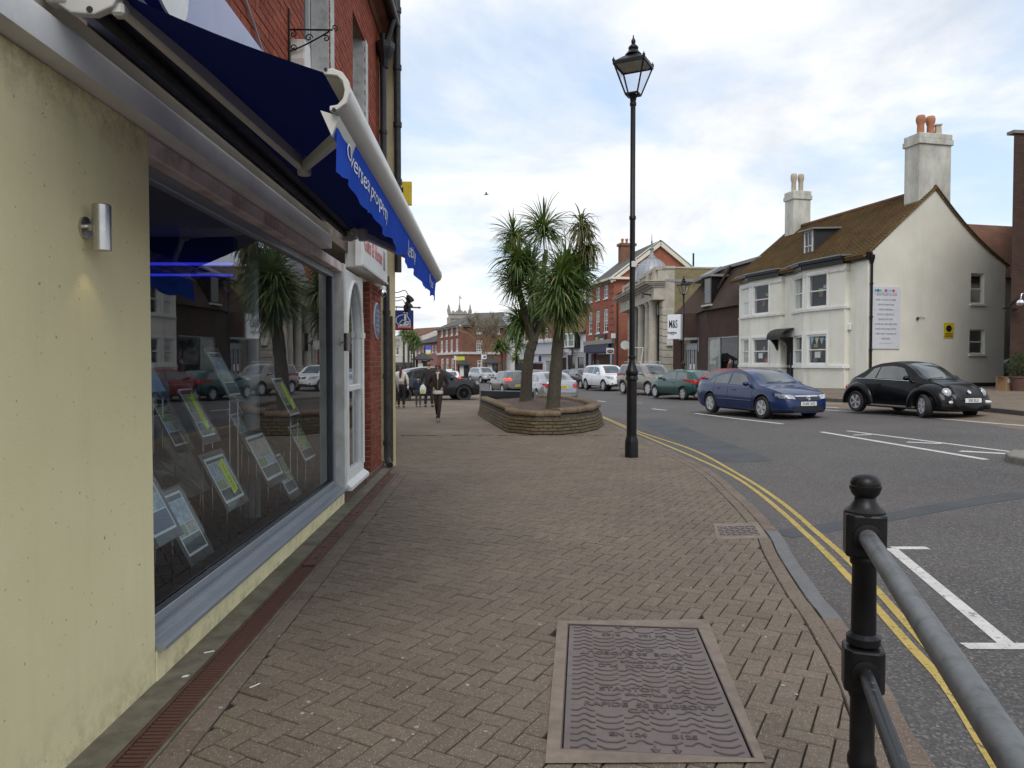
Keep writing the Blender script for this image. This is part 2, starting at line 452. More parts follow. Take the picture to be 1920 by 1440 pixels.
CONC = plain('concrete', (0.20, 0.185, 0.16), 0.9, var=0.22, scale=9, bump=0.4, bscale=120, dirt=(0.07, 0.07, 0.05), dirt_scale=3, dirt_amt=0.6)
CONC_G = plain('grey_kerb_concrete', (0.135, 0.137, 0.14), 0.85, var=0.12, scale=9, bump=0.25, bscale=160, dirt=(0.1, 0.09, 0.08), dirt_scale=2.5, dirt_amt=0.4)
CONC_M = plain('mossy_concrete', (0.15, 0.135, 0.10), 0.92, var=0.35, scale=7, bump=0.6, bscale=90, dirt=(0.055, 0.065, 0.022), dirt_scale=2.2, dirt_amt=0.85)
def sheet(name, xs, ys, hf, mat):
    mb = MB(); nx, ny = len(xs) - 1, len(ys) - 1
    for y in ys:
        for x in xs: mb.v.append((x, y, hf(x, y)))
    for j in range(ny):
        for i in range(nx):
            a = j * (nx + 1) + i
            mb.f.append([a, a + 1, a + nx + 2, a + nx + 1]); mb.m.append(0)
    return mb.build(name, mat)
EARTH = plain('open_ground', (0.07, 0.066, 0.055), 0.95, var=0.3, scale=0.05)
props(MB().quad((-1500, -800, -3.0), (1500, -800, -3.0), (1500, 2500, -3.0), (-1500, 2500, -3.0)).build('ground', EARTH), kind='structure')
road = props(sheet('road', [-70 + 3.5 * i for i in range(20)] + [0.5 * i for i in range(0, 48)] + [24 + 4 * i for i in range(17)], [-14 + 2 * i for i in range(6)] + [-2 + 0.5 * i for i in range(80)] + [38 + 2 * i for i in range(75)], hr, ASPHALT), kind='structure')
# kerb line of the near pavement, from the foreground to the street bend
kpx = [(1197, 818), (1320, 874), (1396, 932), (1460, 996), (1489, 1043), (1544, 1119), (1577, 1157), (1665, 1283), (1758, 1440)]
kpts = [gnd(*p) for p in kpx][::-1]
kern = [Vector((0.9, -3.0, 0)), Vector((1.35, 0.5, 0))] + kpts + [gnd(1135, 790), gnd(1075, 765), gnd(985, 746), gnd(899, 731), gnd(860, 722)]
kern = [Vector((p[0], p[1], 0)) for p in kern]
kline = catmull(kern, 10)
def resample(line, step):
    out = [line[0].copy()]; acc = 0.0
    for a, b in zip(line, line[1:]):
        L = (b - a).length; s = step - acc
        while s <= L + 1e-9:
            out.append(a.lerp(b, s / L)); s += step
        acc = (acc + L) % step
    return out
def offset(line, d):
    out = []
    for i, p in enumerate(line):
        t_ = (line[min(i + 1, len(line) - 1)] - line[max(i - 1, 0)]).normalized()
        out.append(p + Vector((-t_.y, t_.x, 0)) * d)
    return out
BORD = 0.245                                    # kerb course + border course
kin = offset(kline, BORD)
DR0, DR1 = -1.56, -1.43                         # drain channel
def poly_in(x, y, P):
    c = False; n = len(P)
    for i in range(n):
        a, b = P[i], P[i - 1]
        if (a.y > y) != (b.y > y) and x < (b.x - a.x) * (y - a.y) / (b.y - a.y) + a.x: c = not c
    return c
# base sheet of the pavement: strips from the kerb line to the left
mb = MB()
prev = None
rs = resample(kline, 0.25)
for p in rs:
    row = [Vector((p.x + (-30 - p.x) * (k / 24) ** 1.8, p.y, 0)) for k in range(25)]
    b0 = len(mb.v)
    for q in row: mb.v.append((q.x, q.y, hp(q.x, q.y) - 0.014))
    mb.v.append((p.x, p.y, hp(p.x, p.y) - 0.2))
    if prev is not None:
        for k in range(24): mb.f.append([b0 + k, b0 + k + 1, prev + k + 1, prev + k]); mb.m.append(0)
        mb.f.append([b0 + 25, b0, prev, prev + 25]); mb.m.append(0)
    prev = b0
pavement = props(mb.build('pavement', SAND), kind='structure')
# ---- herringbone pavers
def clip(poly, p, n):
    """keep the side of the line (through p) that n points to"""
    out = []
    for i in range(len(poly)):
        a, b = poly[i], poly[(i + 1) % len(poly)]
        da, db = (a - p).dot(n), (b - p).dot(n)
        if da >= 0: out.append(a)
        if (da >= 0) != (db >= 0): out.append(a.lerp(b, da / (da - db)))
    return out
BL, BW, GAP = 0.206, 0.103, 0.0085
kin_s = resample(kin, 0.15)
def near_seg(c, line):
    k = min(range(len(line)), key=lambda i: (line[i].x - c.x) ** 2 + (line[i].y - c.y) ** 2)
    a, b = line[max(k - 1, 0)], line[min(k + 1, len(line) - 1)]
    return line[k], (b - a).normalized()
HANG = R_(-30)
ca, sa = math.cos(HANG), math.sin(HANG)
LB = DR1 + 0.03 + 0.125                          # inner edge of the border course beside the drain
YMAX = 17.5
pavers = []
mh = [gnd(1045, 1166), gnd(1327, 1163), gnd(1436, 1432), gnd(1022, 1434)]      # surround of the large cover
sm = [gnd(1338, 984), gnd(1421, 983), gnd(1436, 1008), gnd(1346, 1009)]        # small cover
def shrink(P, d):
    c = sum(P, Vector((0, 0, 0))) / len(P)
    return [p + (c - p).normalized() * d for p in P]
mh_in, sm_in = shrink(mh, 0.13), shrink(sm, 0.10)
mh_pl, sm_pl = shrink(mh, 0.045), shrink(sm, 0.03)
def edge_n(P, k):
    a, b = P[k], P[(k + 1) % 4]; return Vector((a.y - b.y, b.x - a.x, 0)).normalized()
def add_paver(cx, cy, ang, l, w):
    c, s = math.cos(ang), math.sin(ang)
    q = [Vector((cx + u * c - v * s, cy + u * s + v * c, 0)) for u, v in ((-l/2,-w/2),(l/2,-w/2),(l/2,w/2),(-l/2,w/2))]
    return q
u = BW
rng = 190
for i in range(-rng, rng):
    for j in range(-rng, rng):
        # herringbone on a unit grid of brick widths: step (1,1) and (2,-2)
        for o in (0, 1):
            gx = i + 2 * j; gy = i - 2 * j
            if o == 0: cx, cy, l, w = gx + 1.0, gy + 0.5, 2, 1
            else: cx, cy, l, w = gx + 0.5, gy + 2.0, 1, 2
            cx *= u; cy *= u
            X = cx * ca - cy * sa; Y = cx * sa + cy * ca + 8
            if not (1.75 < Y < YMAX and (LB - 0.12 < X if Y < 11.25 else -4.6 < X) and X < 3.6): continue
            if poly_in(X, Y, mh_in) or poly_in(X, Y, sm_in): continue
            ll, ww = (BL - GAP, BW - GAP) if o == 0 else (BW - GAP, BL - GAP)
            q = add_paver(X, Y, HANG, ll, ww)
            for P_ in (mh_pl, sm_pl):
                if len(q) > 2 and (Vector((X, Y, 0)) - P_[0]).length < 2.2:
                    be_ = max(range(4), key=lambda k: Vector((X - P_[k].x, Y - P_[k].y, 0)).dot(edge_n(P_, k)))
                    q = clip(q, Vector((P_[be_].x, P_[be_].y, 0)), edge_n(P_, be_))
            if len(q) < 3: continue
            cen = Vector((X, Y, 0))
            if Y < 11.25 and X < LB + 0.13: q = clip(q, Vector((LB + 0.004, 0, 0)), Vector((1, 0, 0)))
            if len(q) < 3: continue
            kp, kt = near_seg(cen, kin_s)
            nrm = Vector((-kt.y, kt.x, 0))
            dd = (cen - kp).dot(nrm)
            if dd < -0.13: continue
            if dd < 0.14: q = clip(q, kp + nrm * 0.004, nrm)
            if len(q) < 3: continue
            area = sum(q[a].x * q[(a + 1) % len(q)].y - q[(a + 1) % len(q)].x * q[a].y for a in range(len(q))) / 2
            if area < 0.0012: continue
            full = (len(q) == 4 and abs(area - ll * ww) < 1e-6)
            pavers.append((cen, q, o, full))
def proj(p):
    d = p - EYEP; w_ = d.dot(_F)
    return (960 + FPX * d.dot(RGT) / w_, 720 - FPX * d.dot(_U) / w_, w_)
def in_view(p, m=10):
    a, b, w_ = proj(p); return w_ > 0.2 and -m < a < 1920 + m and -m < b < 1440 + m
def paver_shape(mb, q, zf, dz, tx, ty, ch=0.005, depth=0.03):
    cx = sum(p.x for p in q) / len(q); cy = sum(p.y for p in q) / len(q)
    n = len(q); vs = []
    for k, (ins, dp) in enumerate(((0, -depth), (0, -ch), (ch, 0))):
        for p in q:
            d = Vector((cx - p.x, cy - p.y, 0)); L = d.length
            pp = p + d * (ins * 1.4 / max(L, 1e-4))
            vs.append((pp.x, pp.y, zf(p.x, p.y) + dz + dp + (p.x - cx) * tx + (p.y - cy) * ty))
    fs = [tuple(range(2 * n, 3 * n))]
    for r in (0, 1):
        fs += [(r * n + a, r * n + (a + 1) % n, (r + 1) * n + (a + 1) % n, (r + 1) * n + a) for a in range(n)]
    mb.add(vs, fs)
single = [p for p in pavers if p[3] and in_view(Vector((p[0].x, p[0].y, 0)), 30)]
single.sort(key=lambda p: -1.0 / (p[0].length ** 3))
single = single[:300]; sset = set(id(p) for p in single)
pm = []
for l, w in ((BL - GAP, BW - GAP), (BW - GAP, BL - GAP)):
    mb = MB(); paver_shape(mb, [Vector((-l/2,-w/2,0)),Vector((l/2,-w/2,0)),Vector((l/2,w/2,0)),Vector((-l/2,w/2,0))], lambda x, y: 0, 0, 0, 0)
    pm.append(mb.mesh('paver', PAVER, uv=False))
for p in single:
    o = link('paver', pm[p[2]], pavement, (p[0].x, p[0].y, rnd.gauss(0, 0.0014)), (rnd.gauss(0, 0.006), rnd.gauss(0, 0.006), HANG + rnd.gauss(0, 0.006)))
mb = MB()
for p in pavers:
    if id(p) in sset: continue
    paver_shape(mb, p[1], hp, rnd.gauss(0, 0.0014), rnd.gauss(0, 0.006), rnd.gauss(0, 0.006))
props(mb.build('paver_field', PAVER, pavement, uv=False), 'brown herringbone clay pavers farther up the pavement', kind='stuff')
# border course beside the drain
mb = MB(); y = 1.9
while y < 11.2:
    L = 0.205 + rnd.uniform(-0.004, 0.004)
    x0, x1 = DR1 + 0.03, LB - 0.004
    q = [Vector((x0, y + 0.003, 0)), Vector((x1, y + 0.003, 0)), Vector((x1, y + L - 0.003, 0)), Vector((x0, y + L - 0.003, 0))]
    paver_shape(mb, q, hp, rnd.gauss(0.001, 0.0012), rnd.gauss(0, 0.004), rnd.gauss(0, 0.004)); y += L
props(mb.build('drain_border_course', PAVER_R, pavement, uv=False), kind='stuff')
# kerb course and border course along the road edge; grey concrete blocks where the kerb is dropped
kl = resample(kline, 0.02)
def course(d0, d1, step, i0, i1, mat, name, dz=0.0, drop=0.0):
    mb = MB(); k = i0; n = max(2, int(step / 0.02))
    while k + n < len(kl) and k < i1:
        a, b = kl[k], kl[k + n]; tt = (b - a).normalized(); nn = Vector((-tt.y, tt.x, 0))
        a2, b2 = a + tt * 0.003, b - tt * 0.003
        q = [a2 + nn * d0, b2 + nn * d0, b2 + nn * d1, a2 + nn * d1]
        paver_shape(mb, q, hp, dz + rnd.gauss(0, 0.0015), rnd.gauss(0, 0.004), rnd.gauss(0, 0.004), 0.008, 0.16 if d0 < 0.02 else 0.03)
        k += n
    return props(mb.build(name, mat, pavement, uv=False), kind='stuff')
def k_at(py_d):
    return min(range(len(kl)), key=lambda i: abs(kl[i].y - py_d))
kA, kB, kEnd = k_at(gnd(1585, 1160).y), k_at(gnd(1460, 992).y), k_at(24.0)
course(0.0, 0.125, 0.21, k_at(0.8), kA, PAVER_R, 'kerb_course')
course(0.0, 0.125, 0.21, kB, kEnd, PAVER_R, 'kerb_course')
course(0.13, 0.24, 0.2, k_at(0.8), kA, PAVER, 'kerb_border_course')
course(0.13, 0.24, 0.2, kA, kEnd, PAVER, 'kerb_border_course')
kb = MB(); k = kA
n_ = int(0.9 / 0.02)
while k < kB:
    e = min(k + n_, kB); q = kl[k:e + 1:5]
    if len(q) < 2: break
    o_ = offset(q, 0.118)
    pts = q + o_[::-1]
    mbk = MB(); paver_shape(mbk, [Vector((p.x, p.y, 0)) for p in pts], hp, -0.004, 0, 0, 0.006, 0.16)
    mbk.build('kerb_block', CONC_G, pavement, uv=False); k = e
# paving farther on, where single pavers no longer show
def far_pav():
    mb = MB(); prev = None
    for p in [q for q in resample(kline, 0.4) if q.y > YMAX - 0.2]:
        row = [(p.x - 0.2 + (-30 - p.x) * (k / 24) ** 1.6, p.y) for k in range(25)]
        b0 = len(mb.v)
        for x, y in row: mb.v.append((x, y, hp(x, y) - 0.001))
        if prev is not None:
            for k in range(24): mb.f.append([b0 + k, b0 + k + 1, prev + k + 1, prev + k]); mb.m.append(0)
        prev = b0
    return mb.build('far_paving', FARPAV, pavement)
props(far_pav(), kind='stuff')
# concrete strip between shop wall and drain
mb = MB()
for k in range(60):
    y0, y1 = 1.8 + k * 0.17, 1.8 + (k + 1) * 0.17
    mb.quad((-1.95, y0, 0.012), (DR0 - 0.012, y0, 0.004), (DR0 - 0.012, y1, 0.004), (-1.95, y1, 0.012))
props(mb.build('concrete_strip', CONC_M, pavement), kind='stuff')
mb = MB(); mb.box2((DR1 + 0.012, 1.8, -0.05), (DR1 + 0.028, 11.25, 0.003)); mb.build('concrete_edging', CONC_M, pavement)
# ---- drain
RUST = plain('rusty_iron', (0.105, 0.048, 0.034), 0.75, 0.2, var=0.3, scale=14, bump=0.4, bscale=120, dirt=(0.05, 0.03, 0.025), dirt_scale=6, dirt_amt=0.6)
drain = thing('drainage_channel', 'rust red slotted drain channel running along the foot of the shopfronts', 'drain', (-1.495, 6, 0))
mb = MB(); mb.box2((DR0 - 0.01, 1.8, -0.06), (DR0 + 0.006, 11.3, 0.004)); mb.box2((DR1 - 0.006, 1.8, -0.06), (DR1 + 0.01, 11.3, 0.004))
mb.build('channel_edge', RUST, drain, bevel=0.001)
MB().box2((DR0, 1.8, -0.08), (DR1, 11.3, -0.055)).build('channel_floor', BLACKM, drain)
bar = MB(); bar.box((0, 0, 0), (DR1 - DR0 - 0.014, 0.019, 0.02)); barm = bar.mesh('bar', RUST, bevel=0.003)
y = 2.55
while y < 6.05:
    o = link('bar', barm, None, ((DR0 + DR1) / 2, y + rnd.gauss(0, 0.0005), -0.011)); adopt(o, drain); y += 0.0325
mb = MB(); y = 6.1
while y < 11.1:
    L = min(0.98, 11.2 - y)
    mb.box2((DR0 + 0.01, y, -0.02), (DR1 - 0.01, y + L, -0.001)); y += 1.0
mb.build('channel_cover', RUST, drain, bevel=0.002)
mb = MB(); y = 6.3
while y < 11.1:
    mb.box((DR0 + 0.065 + rnd.uniform(-0.02, 0.02), y, 0.0), (0.035, 0.05, 0.003)); y += rnd.uniform(0.35, 0.6)
props(mb.build('slot', BLACKM, drain), kind='stuff')
for k in range(3):
    y0 = 1.9 + k * 0.22
    o = link('bar', barm, None, ((DR0 + DR1) / 2, y0, -0.011)); adopt(o, drain)
# ---- large cover
IRON = plain('cast_iron_cover', (0.14, 0.113, 0.106), 0.6, 0.05, var=0.2, scale=7, bump=0.25, bscale=160, dirt=(0.085, 0.055, 0.045), dirt_scale=3.5, dirt_amt=0.7)
IRON2 = plain('cast_iron_ridge', (0.072, 0.055, 0.050), 0.6, 0.05, var=0.25, scale=16, bump=0.2, bscale=200)
SURR = plain('cover_surround_mortar', (0.20, 0.158, 0.128), 0.92, var=0.2, scale=10, bump=0.45, bscale=140, dirt=(0.09, 0.085, 0.06), dirt_scale=4, dirt_amt=0.7)
cv = [gnd(1066, 1177), gnd(1306, 1176), gnd(1404, 1414), gnd(1058, 1412)]       # far-left, far-right, near-right, near-left
e0 = (cv[0] + cv[3]) / 2; e1 = (cv[1] + cv[2]) / 2; e2 = (cv[3] + cv[2]) / 2; e3 = (cv[0] + cv[1]) / 2
cc = (cv[0] + cv[1] + cv[2] + cv[3]) / 4
yd = (e3 - e2).normalized(); xd = Vector((yd.y, -yd.x, 0))
CW = abs((e1 - e0).dot(xd)); CL = (e3 - e2).length
cover = thing('access_cover', 'large rectangular cast iron cover with wavy ridges and raised lettering in the pavement', 'manhole cover', (cc.x, cc.y, 0))
def cp(a, b, z=0.0): return cc + xd * a + yd * b + Vector((0, 0, z))
inn = [cp(-CW/2 - .012, -CL/2 - .012), cp(CW/2 + .012, -CL/2 - .012), cp(CW/2 + .012, CL/2 + .012), cp(-CW/2 - .012, CL/2 + .012)]
out_ = [mh[3], mh[2], mh[1], mh[0]]
mb = MB()
for i in range(4):
    a, b = out_[i], out_[(i + 1) % 4]; c_, d_ = inn[(i + 1) % 4], inn[i]
    N = 9
    for k in range(N):
        f0, f1 = k / N, (k + 1) / N
        p0, p1, p2, p3 = a.lerp(b, f0), a.lerp(b, f1), d_.lerp(c_, f1), d_.lerp(c_, f0)
        up = Vector((0, 0, 0.0075)); mb.quad(p0 + up, p1 + up, p2 + up, p3 + up)
mb.build('mortar_surround', SURR, cover, weld=True)
mb = MB()
for i in range(4):
    a, b = inn[i], inn[(i + 1) % 4]; mb.beam(a + Vector((0, 0, -.001)), b + Vector((0, 0, -.001)), 0.012, 0.016)
mb.build('rim', IRON2, cover)
gapc = 0.004
for half in (0, 1):
    y0, y1 = (-CL / 2, -gapc) if half == 0 else (gapc, CL / 2)
    mb = MB(); mb.prism([cp(-CW/2, y0, -.03), cp(CW/2, y0, -.03), cp(CW/2, y1, -.03), cp(-CW/2, y1, -.03)], (0, 0, 0.031))
    plate = mb.build('plate', IRON, cover, bevel=0.002)
    # zig-zag ridges in brick-like rows, leaving room for the lettering
    rows = 13; dy = (y1 - y0) / rows; mb = MB()
    sgn = 1 if half == 0 else -1
    keepout = {2: (-.20, .18), 6: (-.14, .12), 7: (-.31, .34), 9: (-.10, .11), 10: (-.20, .20), 0: (-.05, .14), 1: (0, 0)}
    for r in range(rows):
        yy = (y0 + (r + .5) * dy) if half == 0 else (y1 - (r + .5) * dy)
        ko = keepout.get(r, (0, 0))
        n = 6; wd = CW * 0.94 / n
        for k in range(n):
            xc = -CW * 0.47 + (k + .5) * wd
            if ko[0] != ko[1] and ko[0] - wd * .45 < xc * sgn < ko[1] + wd * .45: continue
            up_ = 1 if k % 2 == 0 else -1
            a_ = dy * 0.22 * up_
            path = [(-.46, -1), (-.2, -1), (-.02, 1), (.12, 1), (.3, -1), (.46, -1)] if up_ > 0 else [(-.5, -1), (-.2, 1), (.2, 1), (.5, -1)]
            pts = [cp(xc + f * wd, yy + g * a_, 0.0025) for f, g in path]
            for p0, p1 in zip(pts, pts[1:]): mb.beam(p0, p1, 0.0085, 0.004)
    props(mb.build('ridge_pattern', IRON2, plate), kind='stuff')
    xx, yy2 = xd * sgn, yd * sgn
    fr = (lambda r: y0 + (r + .5) * dy) if half == 0 else (lambda r: y1 - (r + .5) * dy)
    for r, body, sz, xs, off in ((10, 'STANTON  PLC', 0.058, 1.12, 0), (9, 'DUCTILE', 0.034, 1.5, 0), (7, 'RAPIDE  50 SLIDEOUT', 0.058, 1.12, 0.01), (6, 'CATV.', 0.056, 1.25, -0.0), (2, 'EN 124       B125', 0.046, 1.2, 0)):
        lettering(body, sz, IRON2, cp(off * sgn, fr(r), 0.002), xx, yy2, plate, extrude=0.003, xs=xs, bold=0.0012)
    # arrow marks
    for ax in (0.0, 0.09):
        c0 = cp(ax * sgn, fr(0), 0.001); mb = MB()
        mb.beam(c0 + yy2 * 0.03, c0 - yy2 * 0.005, 0.008, 0.008); mb.prism([c0 - yy2 * .035, c0 - xx * .02, c0 + xx * .02], (0, 0, 0.005))
        mb.build('arrow_mark', IRON2, plate)
# ---- small cover
sc_ = [gnd(1344, 988), gnd(1415, 987), gnd(1426, 1004), gnd(1351, 1006)]
cs = (sc_[0] + sc_[1] + sc_[2] + sc_[3]) / 4
small = thing('small_access_cover', 'small rectangular cast iron cover set beside the kerb', 'manhole cover', (cs.x, cs.y, 0))
mb = MB(); mb.prism([p + Vector((0, 0, -.02)) for p in sc_], (0, 0, 0.026)); mb.build('lid', IRON, small, bevel=0.003)
mb = MB(); mb.prism([gnd(1338, 982) + Vector((0,0,-.02)), gnd(1421, 980) + Vector((0,0,-.02)), gnd(1440, 1009) + Vector((0,0,-.02)), gnd(1344, 1011) + Vector((0,0,-.02))], (0, 0, 0.022)); mb.build('mortar_surround', SURR, small)
mb = MB()
for a in range(7):
    for b in range(5):
        f, g = (a + .5) / 7, (b + .5) / 5
        p = sc_[0].lerp(sc_[1], f).lerp(sc_[3].lerp(sc_[2], f), g) + Vector((0, 0, 0.008))
        th = 0.7 if (a + b) % 2 else -0.7
        mb.box(p, (0.05, 0.012, 0.006), rz=th)
props(mb.build('tread_pattern', IRON2, small), kind='stuff')
# ---- road markings (each 4 mm above the road)
def stroke(name, pts, width, mat, lift=0.004, parent=road):
    pts = [Vector((p.x, p.y, 0)) for p in pts]
    fine = resample(pts, 0.12) + [pts[-1]] if sum((b - a).length for a, b in zip(pts, pts[1:])) > 0.3 else pts
    L, Rr = offset(fine, width / 2), offset(fine, -width / 2)
    mb = MB()
    for p, q in zip(L, Rr):
        mb.v.append((p.x, p.y, hr(p.x, p.y) + lift)); mb.v.append((q.x, q.y, hr(q.x, q.y) + lift))
    for i in range(len(fine) - 1): mb.f.append([2*i, 2*i+1, 2*i+3, 2*i+2]); mb.m.append(0)
    return props(mb.build(name, mat, parent), None)
def rd(px, py): return gnd(px, py, -KERB)
yl1 = [(1197, 813), (1291, 853), (1366, 888), (1428, 929), (1515, 1005), (1601, 1093), (1698, 1202), (1774, 1287), (1863, 1428)]
yl2 = [(1197, 809), (1297, 843), (1384, 889), (1457, 936), (1530, 997), (1601, 1061), (1722, 1194), (1812, 1300), (1900, 1415)]
for pts in (yl1, yl2):
    g = [rd(*p) for p in pts]
    g = [rd(1130, 783 if pts is yl1 else 781)] + g + [g[-1] + (g[-1] - g[-2]) * 1.2]
    stroke('yellow_line', catmull(g, 8), 0.062, ROADYEL)
for pts, w in (([(1672, 1029), (1892, 1212)], 0.10), ([(1672, 1028), (1740, 1028)], 0.10), ([(1808, 1212), (1990, 1212)], 0.10),
               ([(1540, 810), (1850, 862)], 0.12), ([(1588, 808), (1925, 851)], 0.09), ([(1600, 816), (1634, 815)], 0.13), ([(1700, 829), (1765, 832)], 0.13), ([(1800, 846), (1905, 852)], 0.16),
               ([(1303, 775), (1380, 785), (1468, 795)], 0.12), ([(1222, 766.5), (1250, 769.5)], 0.12), ([(1120, 751.5), (1136, 753.5)], 0.12), ([(1178, 755), (1205, 755.5)], 0.1),
               ([(1540, 768), (1700, 780), (1830, 791), (1930, 799)], 0.10), ([(1540, 757), (1580, 757.5)], 0.12), ([(1534, 762), (1572, 765)], 0.12)):
    stroke('white_line', [rd(*p) for p in pts], w, ROADWHITE)
stroke('tarmac_patch', catmull([rd(1462, 1003), rd(1560, 988), rd(1650, 972), rd(1800, 945), rd(1930, 926)], 4), 0.30, ASPHALT2, 0.003)
stroke('tarmac_patch', catmull([rd(1215, 786), rd(1290, 818), rd(1370, 850), rd(1400, 866)], 4), 0.9, ASPHALT2, 0.0025)
# ---- litter and gum
mb = MB()
for _ in range(110):
    px, py = rnd.uniform(330, 1500), rnd.uniform(900, 1430)
    p = gnd(px, py)
    if p.x < -1.3 or p.x > 2.6 or poly_in(p.x, p.y, mh): continue
    kp, kt = near_seg(p, kin_s)
    if (Vector((p.x, p.y, 0)) - kp).dot(Vector((-kt.y, kt.x, 0))) < 0: continue
    r = rnd.uniform(0.004, 0.012)
    mb.lathe([(r, 0), (r * 0.8, 0.0025)], (p.x, p.y, hp(p.x, p.y) + 0.001), 7, rot=rnd.random())
GUM = plain('trodden_gum', (0.30, 0.28, 0.26), 0.85, var=0.25, scale=40)
props(mb.build('chewing_gum_spots', GUM, None), 'pale trodden chewing gum spots scattered over the brown pavers', 'chewing gum', kind='stuff')
PAPER = plain('scrap_paper', (0.7, 0.7, 0.68), 0.8, var=0.06)
for px, py, l, w, a, lb in ((392, 1225, 0.055, 0.008, 0.5, 'white cigarette end lying across the drain bars'), (348, 1270, 0.04, 0.02, 0.2, 'scrap of white paper on the drain beside the cream wall'), (478, 1288, 0.06, 0.006, 0.9, 'thin white straw piece on the paver edge of the drain')):
    p = gnd(px, py); mb = MB()
    if w > 0.01:
        mb.prism([(-l/2, -w/2, 0), (l*.3, -w*.6, .002), (l/2, w*.3, .004), (0, w*.6, .003), (-l*.4, w*.3, .001)], (0, 0, 0.0015))
    else: mb.tube([(-l/2, 0, w/2), (0, 0, w/2), (l/2, .002, w/2)], w / 2, 7)
    mb.xf(Matrix.Translation((p.x, p.y, hp(p.x, p.y) + 0.004)) @ Matrix.Rotation(a, 4, 'Z'))
    props(mb.build('litter', PAPER), lb, 'litter')
# NEAR SHOP (left)
WX = -1.73                                       # wall face
t = NT('cream_render'); co = t.coord('Object')
c = t.ramp(t.noise(co, 1.1, 6, 0.6), [(0.3, (0.74, 0.66, 0.39)), (0.7, (0.80, 0.73, 0.45))])
d1 = t.ramp(t.noise(t.coord('Object', (1, 1, 0.18)), 5, 8, 0.7), [(0.5, (0, 0, 0)), (0.8, (0.22,) * 3)])
c = t.mix(d1, c, (0.5, 0.44, 0.25))
sp = t.ramp(t.noise(co, 34, 3, 0.5), [(0.70, (0, 0, 0)), (0.74, (0.7,) * 3)])
c = t.mix(sp, c, (0.22, 0.18, 0.1))
z = t.new('SeparateXYZ'); t.link(co, z.inputs[0])
low = t.new('MapRange'); low.inputs['From Min'].default_value = 0.28; low.inputs['From Max'].default_value = 0.0
t.link(z.outputs['Z'], low.inputs['Value'])
grime = t.math('MULTIPLY', low.outputs[0], t.ramp(t.noise(co, 9, 6, 0.7), [(0.45, (0, 0, 0)), (0.7, (0.5,) * 3)]))
c = t.mix(grime, c, (0.16, 0.14, 0.075))
hi_ = t.new('MapRange'); hi_.inputs['From Min'].default_value = 2.55; hi_.inputs['From Max'].default_value = 2.84
t.link(z.outputs['Z'], hi_.inputs['Value'])
g2 = t.math('MULTIPLY', hi_.outputs[0], t.ramp(t.noise(co, 6, 7, 0.75), [(0.42, (0, 0, 0)), (0.66, (0.75,) * 3)]))
c = t.mix(g2, c, (0.12, 0.085, 0.04))
CREAM = t.bsdf(c, 0.85, 0, t.bump(t.noise(co, 90, 5, 0.65), 0.35, 0.004), 0.25)
FASC = plain('grey_white_fascia', (0.74, 0.74, 0.74), 0.5, var=0.06, scale=3, dirt=(0.33, 0.30, 0.25), dirt_scale=1.2, dirt_amt=0.5)
FASC_B = plain('beige_fascia', (0.62, 0.53, 0.38), 0.6, var=0.1, scale=4, dirt=(0.25, 0.2, 0.13), dirt_scale=2, dirt_amt=0.5)
PINKW = plain('flaking_timber_paint', (0.66, 0.56, 0.53), 0.7, var=0.1, scale=4, dirt=(0.20, 0.12, 0.09), dirt_scale=3.0, dirt_amt=0.9)
ALU = plain('grey_window_aluminium', (0.30, 0.33, 0.37), 0.38, 0.35, var=0.08, scale=3, dirt=(0.2, 0.2, 0.2), dirt_scale=3, dirt_amt=0.3)
ALU_D = plain('dark_window_frame', (0.05, 0.055, 0.065), 0.4, 0.2, var=0.12)
REDBRICK = paver_mat('red_wall_brick', (0.27, 0.062, 0.032), (0.36, 0.095, 0.05), speck=False, moss=0.0)
REDBRICK2 = paver_mat('pier_brick', (0.17, 0.045, 0.030), (0.28, 0.075, 0.045), speck=False, moss=0.0)
MORTAR = plain('wall_mortar', (0.20, 0.15, 0.115), 0.95, var=0.3, scale=20, bump=0.4, bscale=150)
MORTAR_P = plain('pale_pier_mortar', (0.40, 0.35, 0.28), 0.95, var=0.25, scale=20, bump=0.4, bscale=150)
shop = thing('shop_building', 'cream and red brick corner shop with a wide display window and projecting awning', 'building', (-3, 7, 0))
SY0, SY1 = 2.62, 3.85                            # cream pier
WY1 = 8.75                                       # far end of display window
TOPW = 2.80
mb = MB()
mb.box2((WX - 0.5, SY0, -0.1), (WX, SY1, TOPW + 0.01))
mb.build('wall', CREAM, shop, bevel=0.006)
mb = MB(); mb.box2((WX - 0.6, -2.0, -0.1), (WX - 0.035, SY0 - 0.004, TOPW + 0.01)); mb.build('wall', plain('tan_render', (0.40, 0.33, 0.22), 0.85, var=0.12, bump=0.3), shop)
mb = MB(); mb.box2((WX - 0.16, SY1 + 0.002, -0.1), (WX + 0.005, WY1, 0.165)); mb.build('stall_riser', CREAM, shop, bevel=0.004)
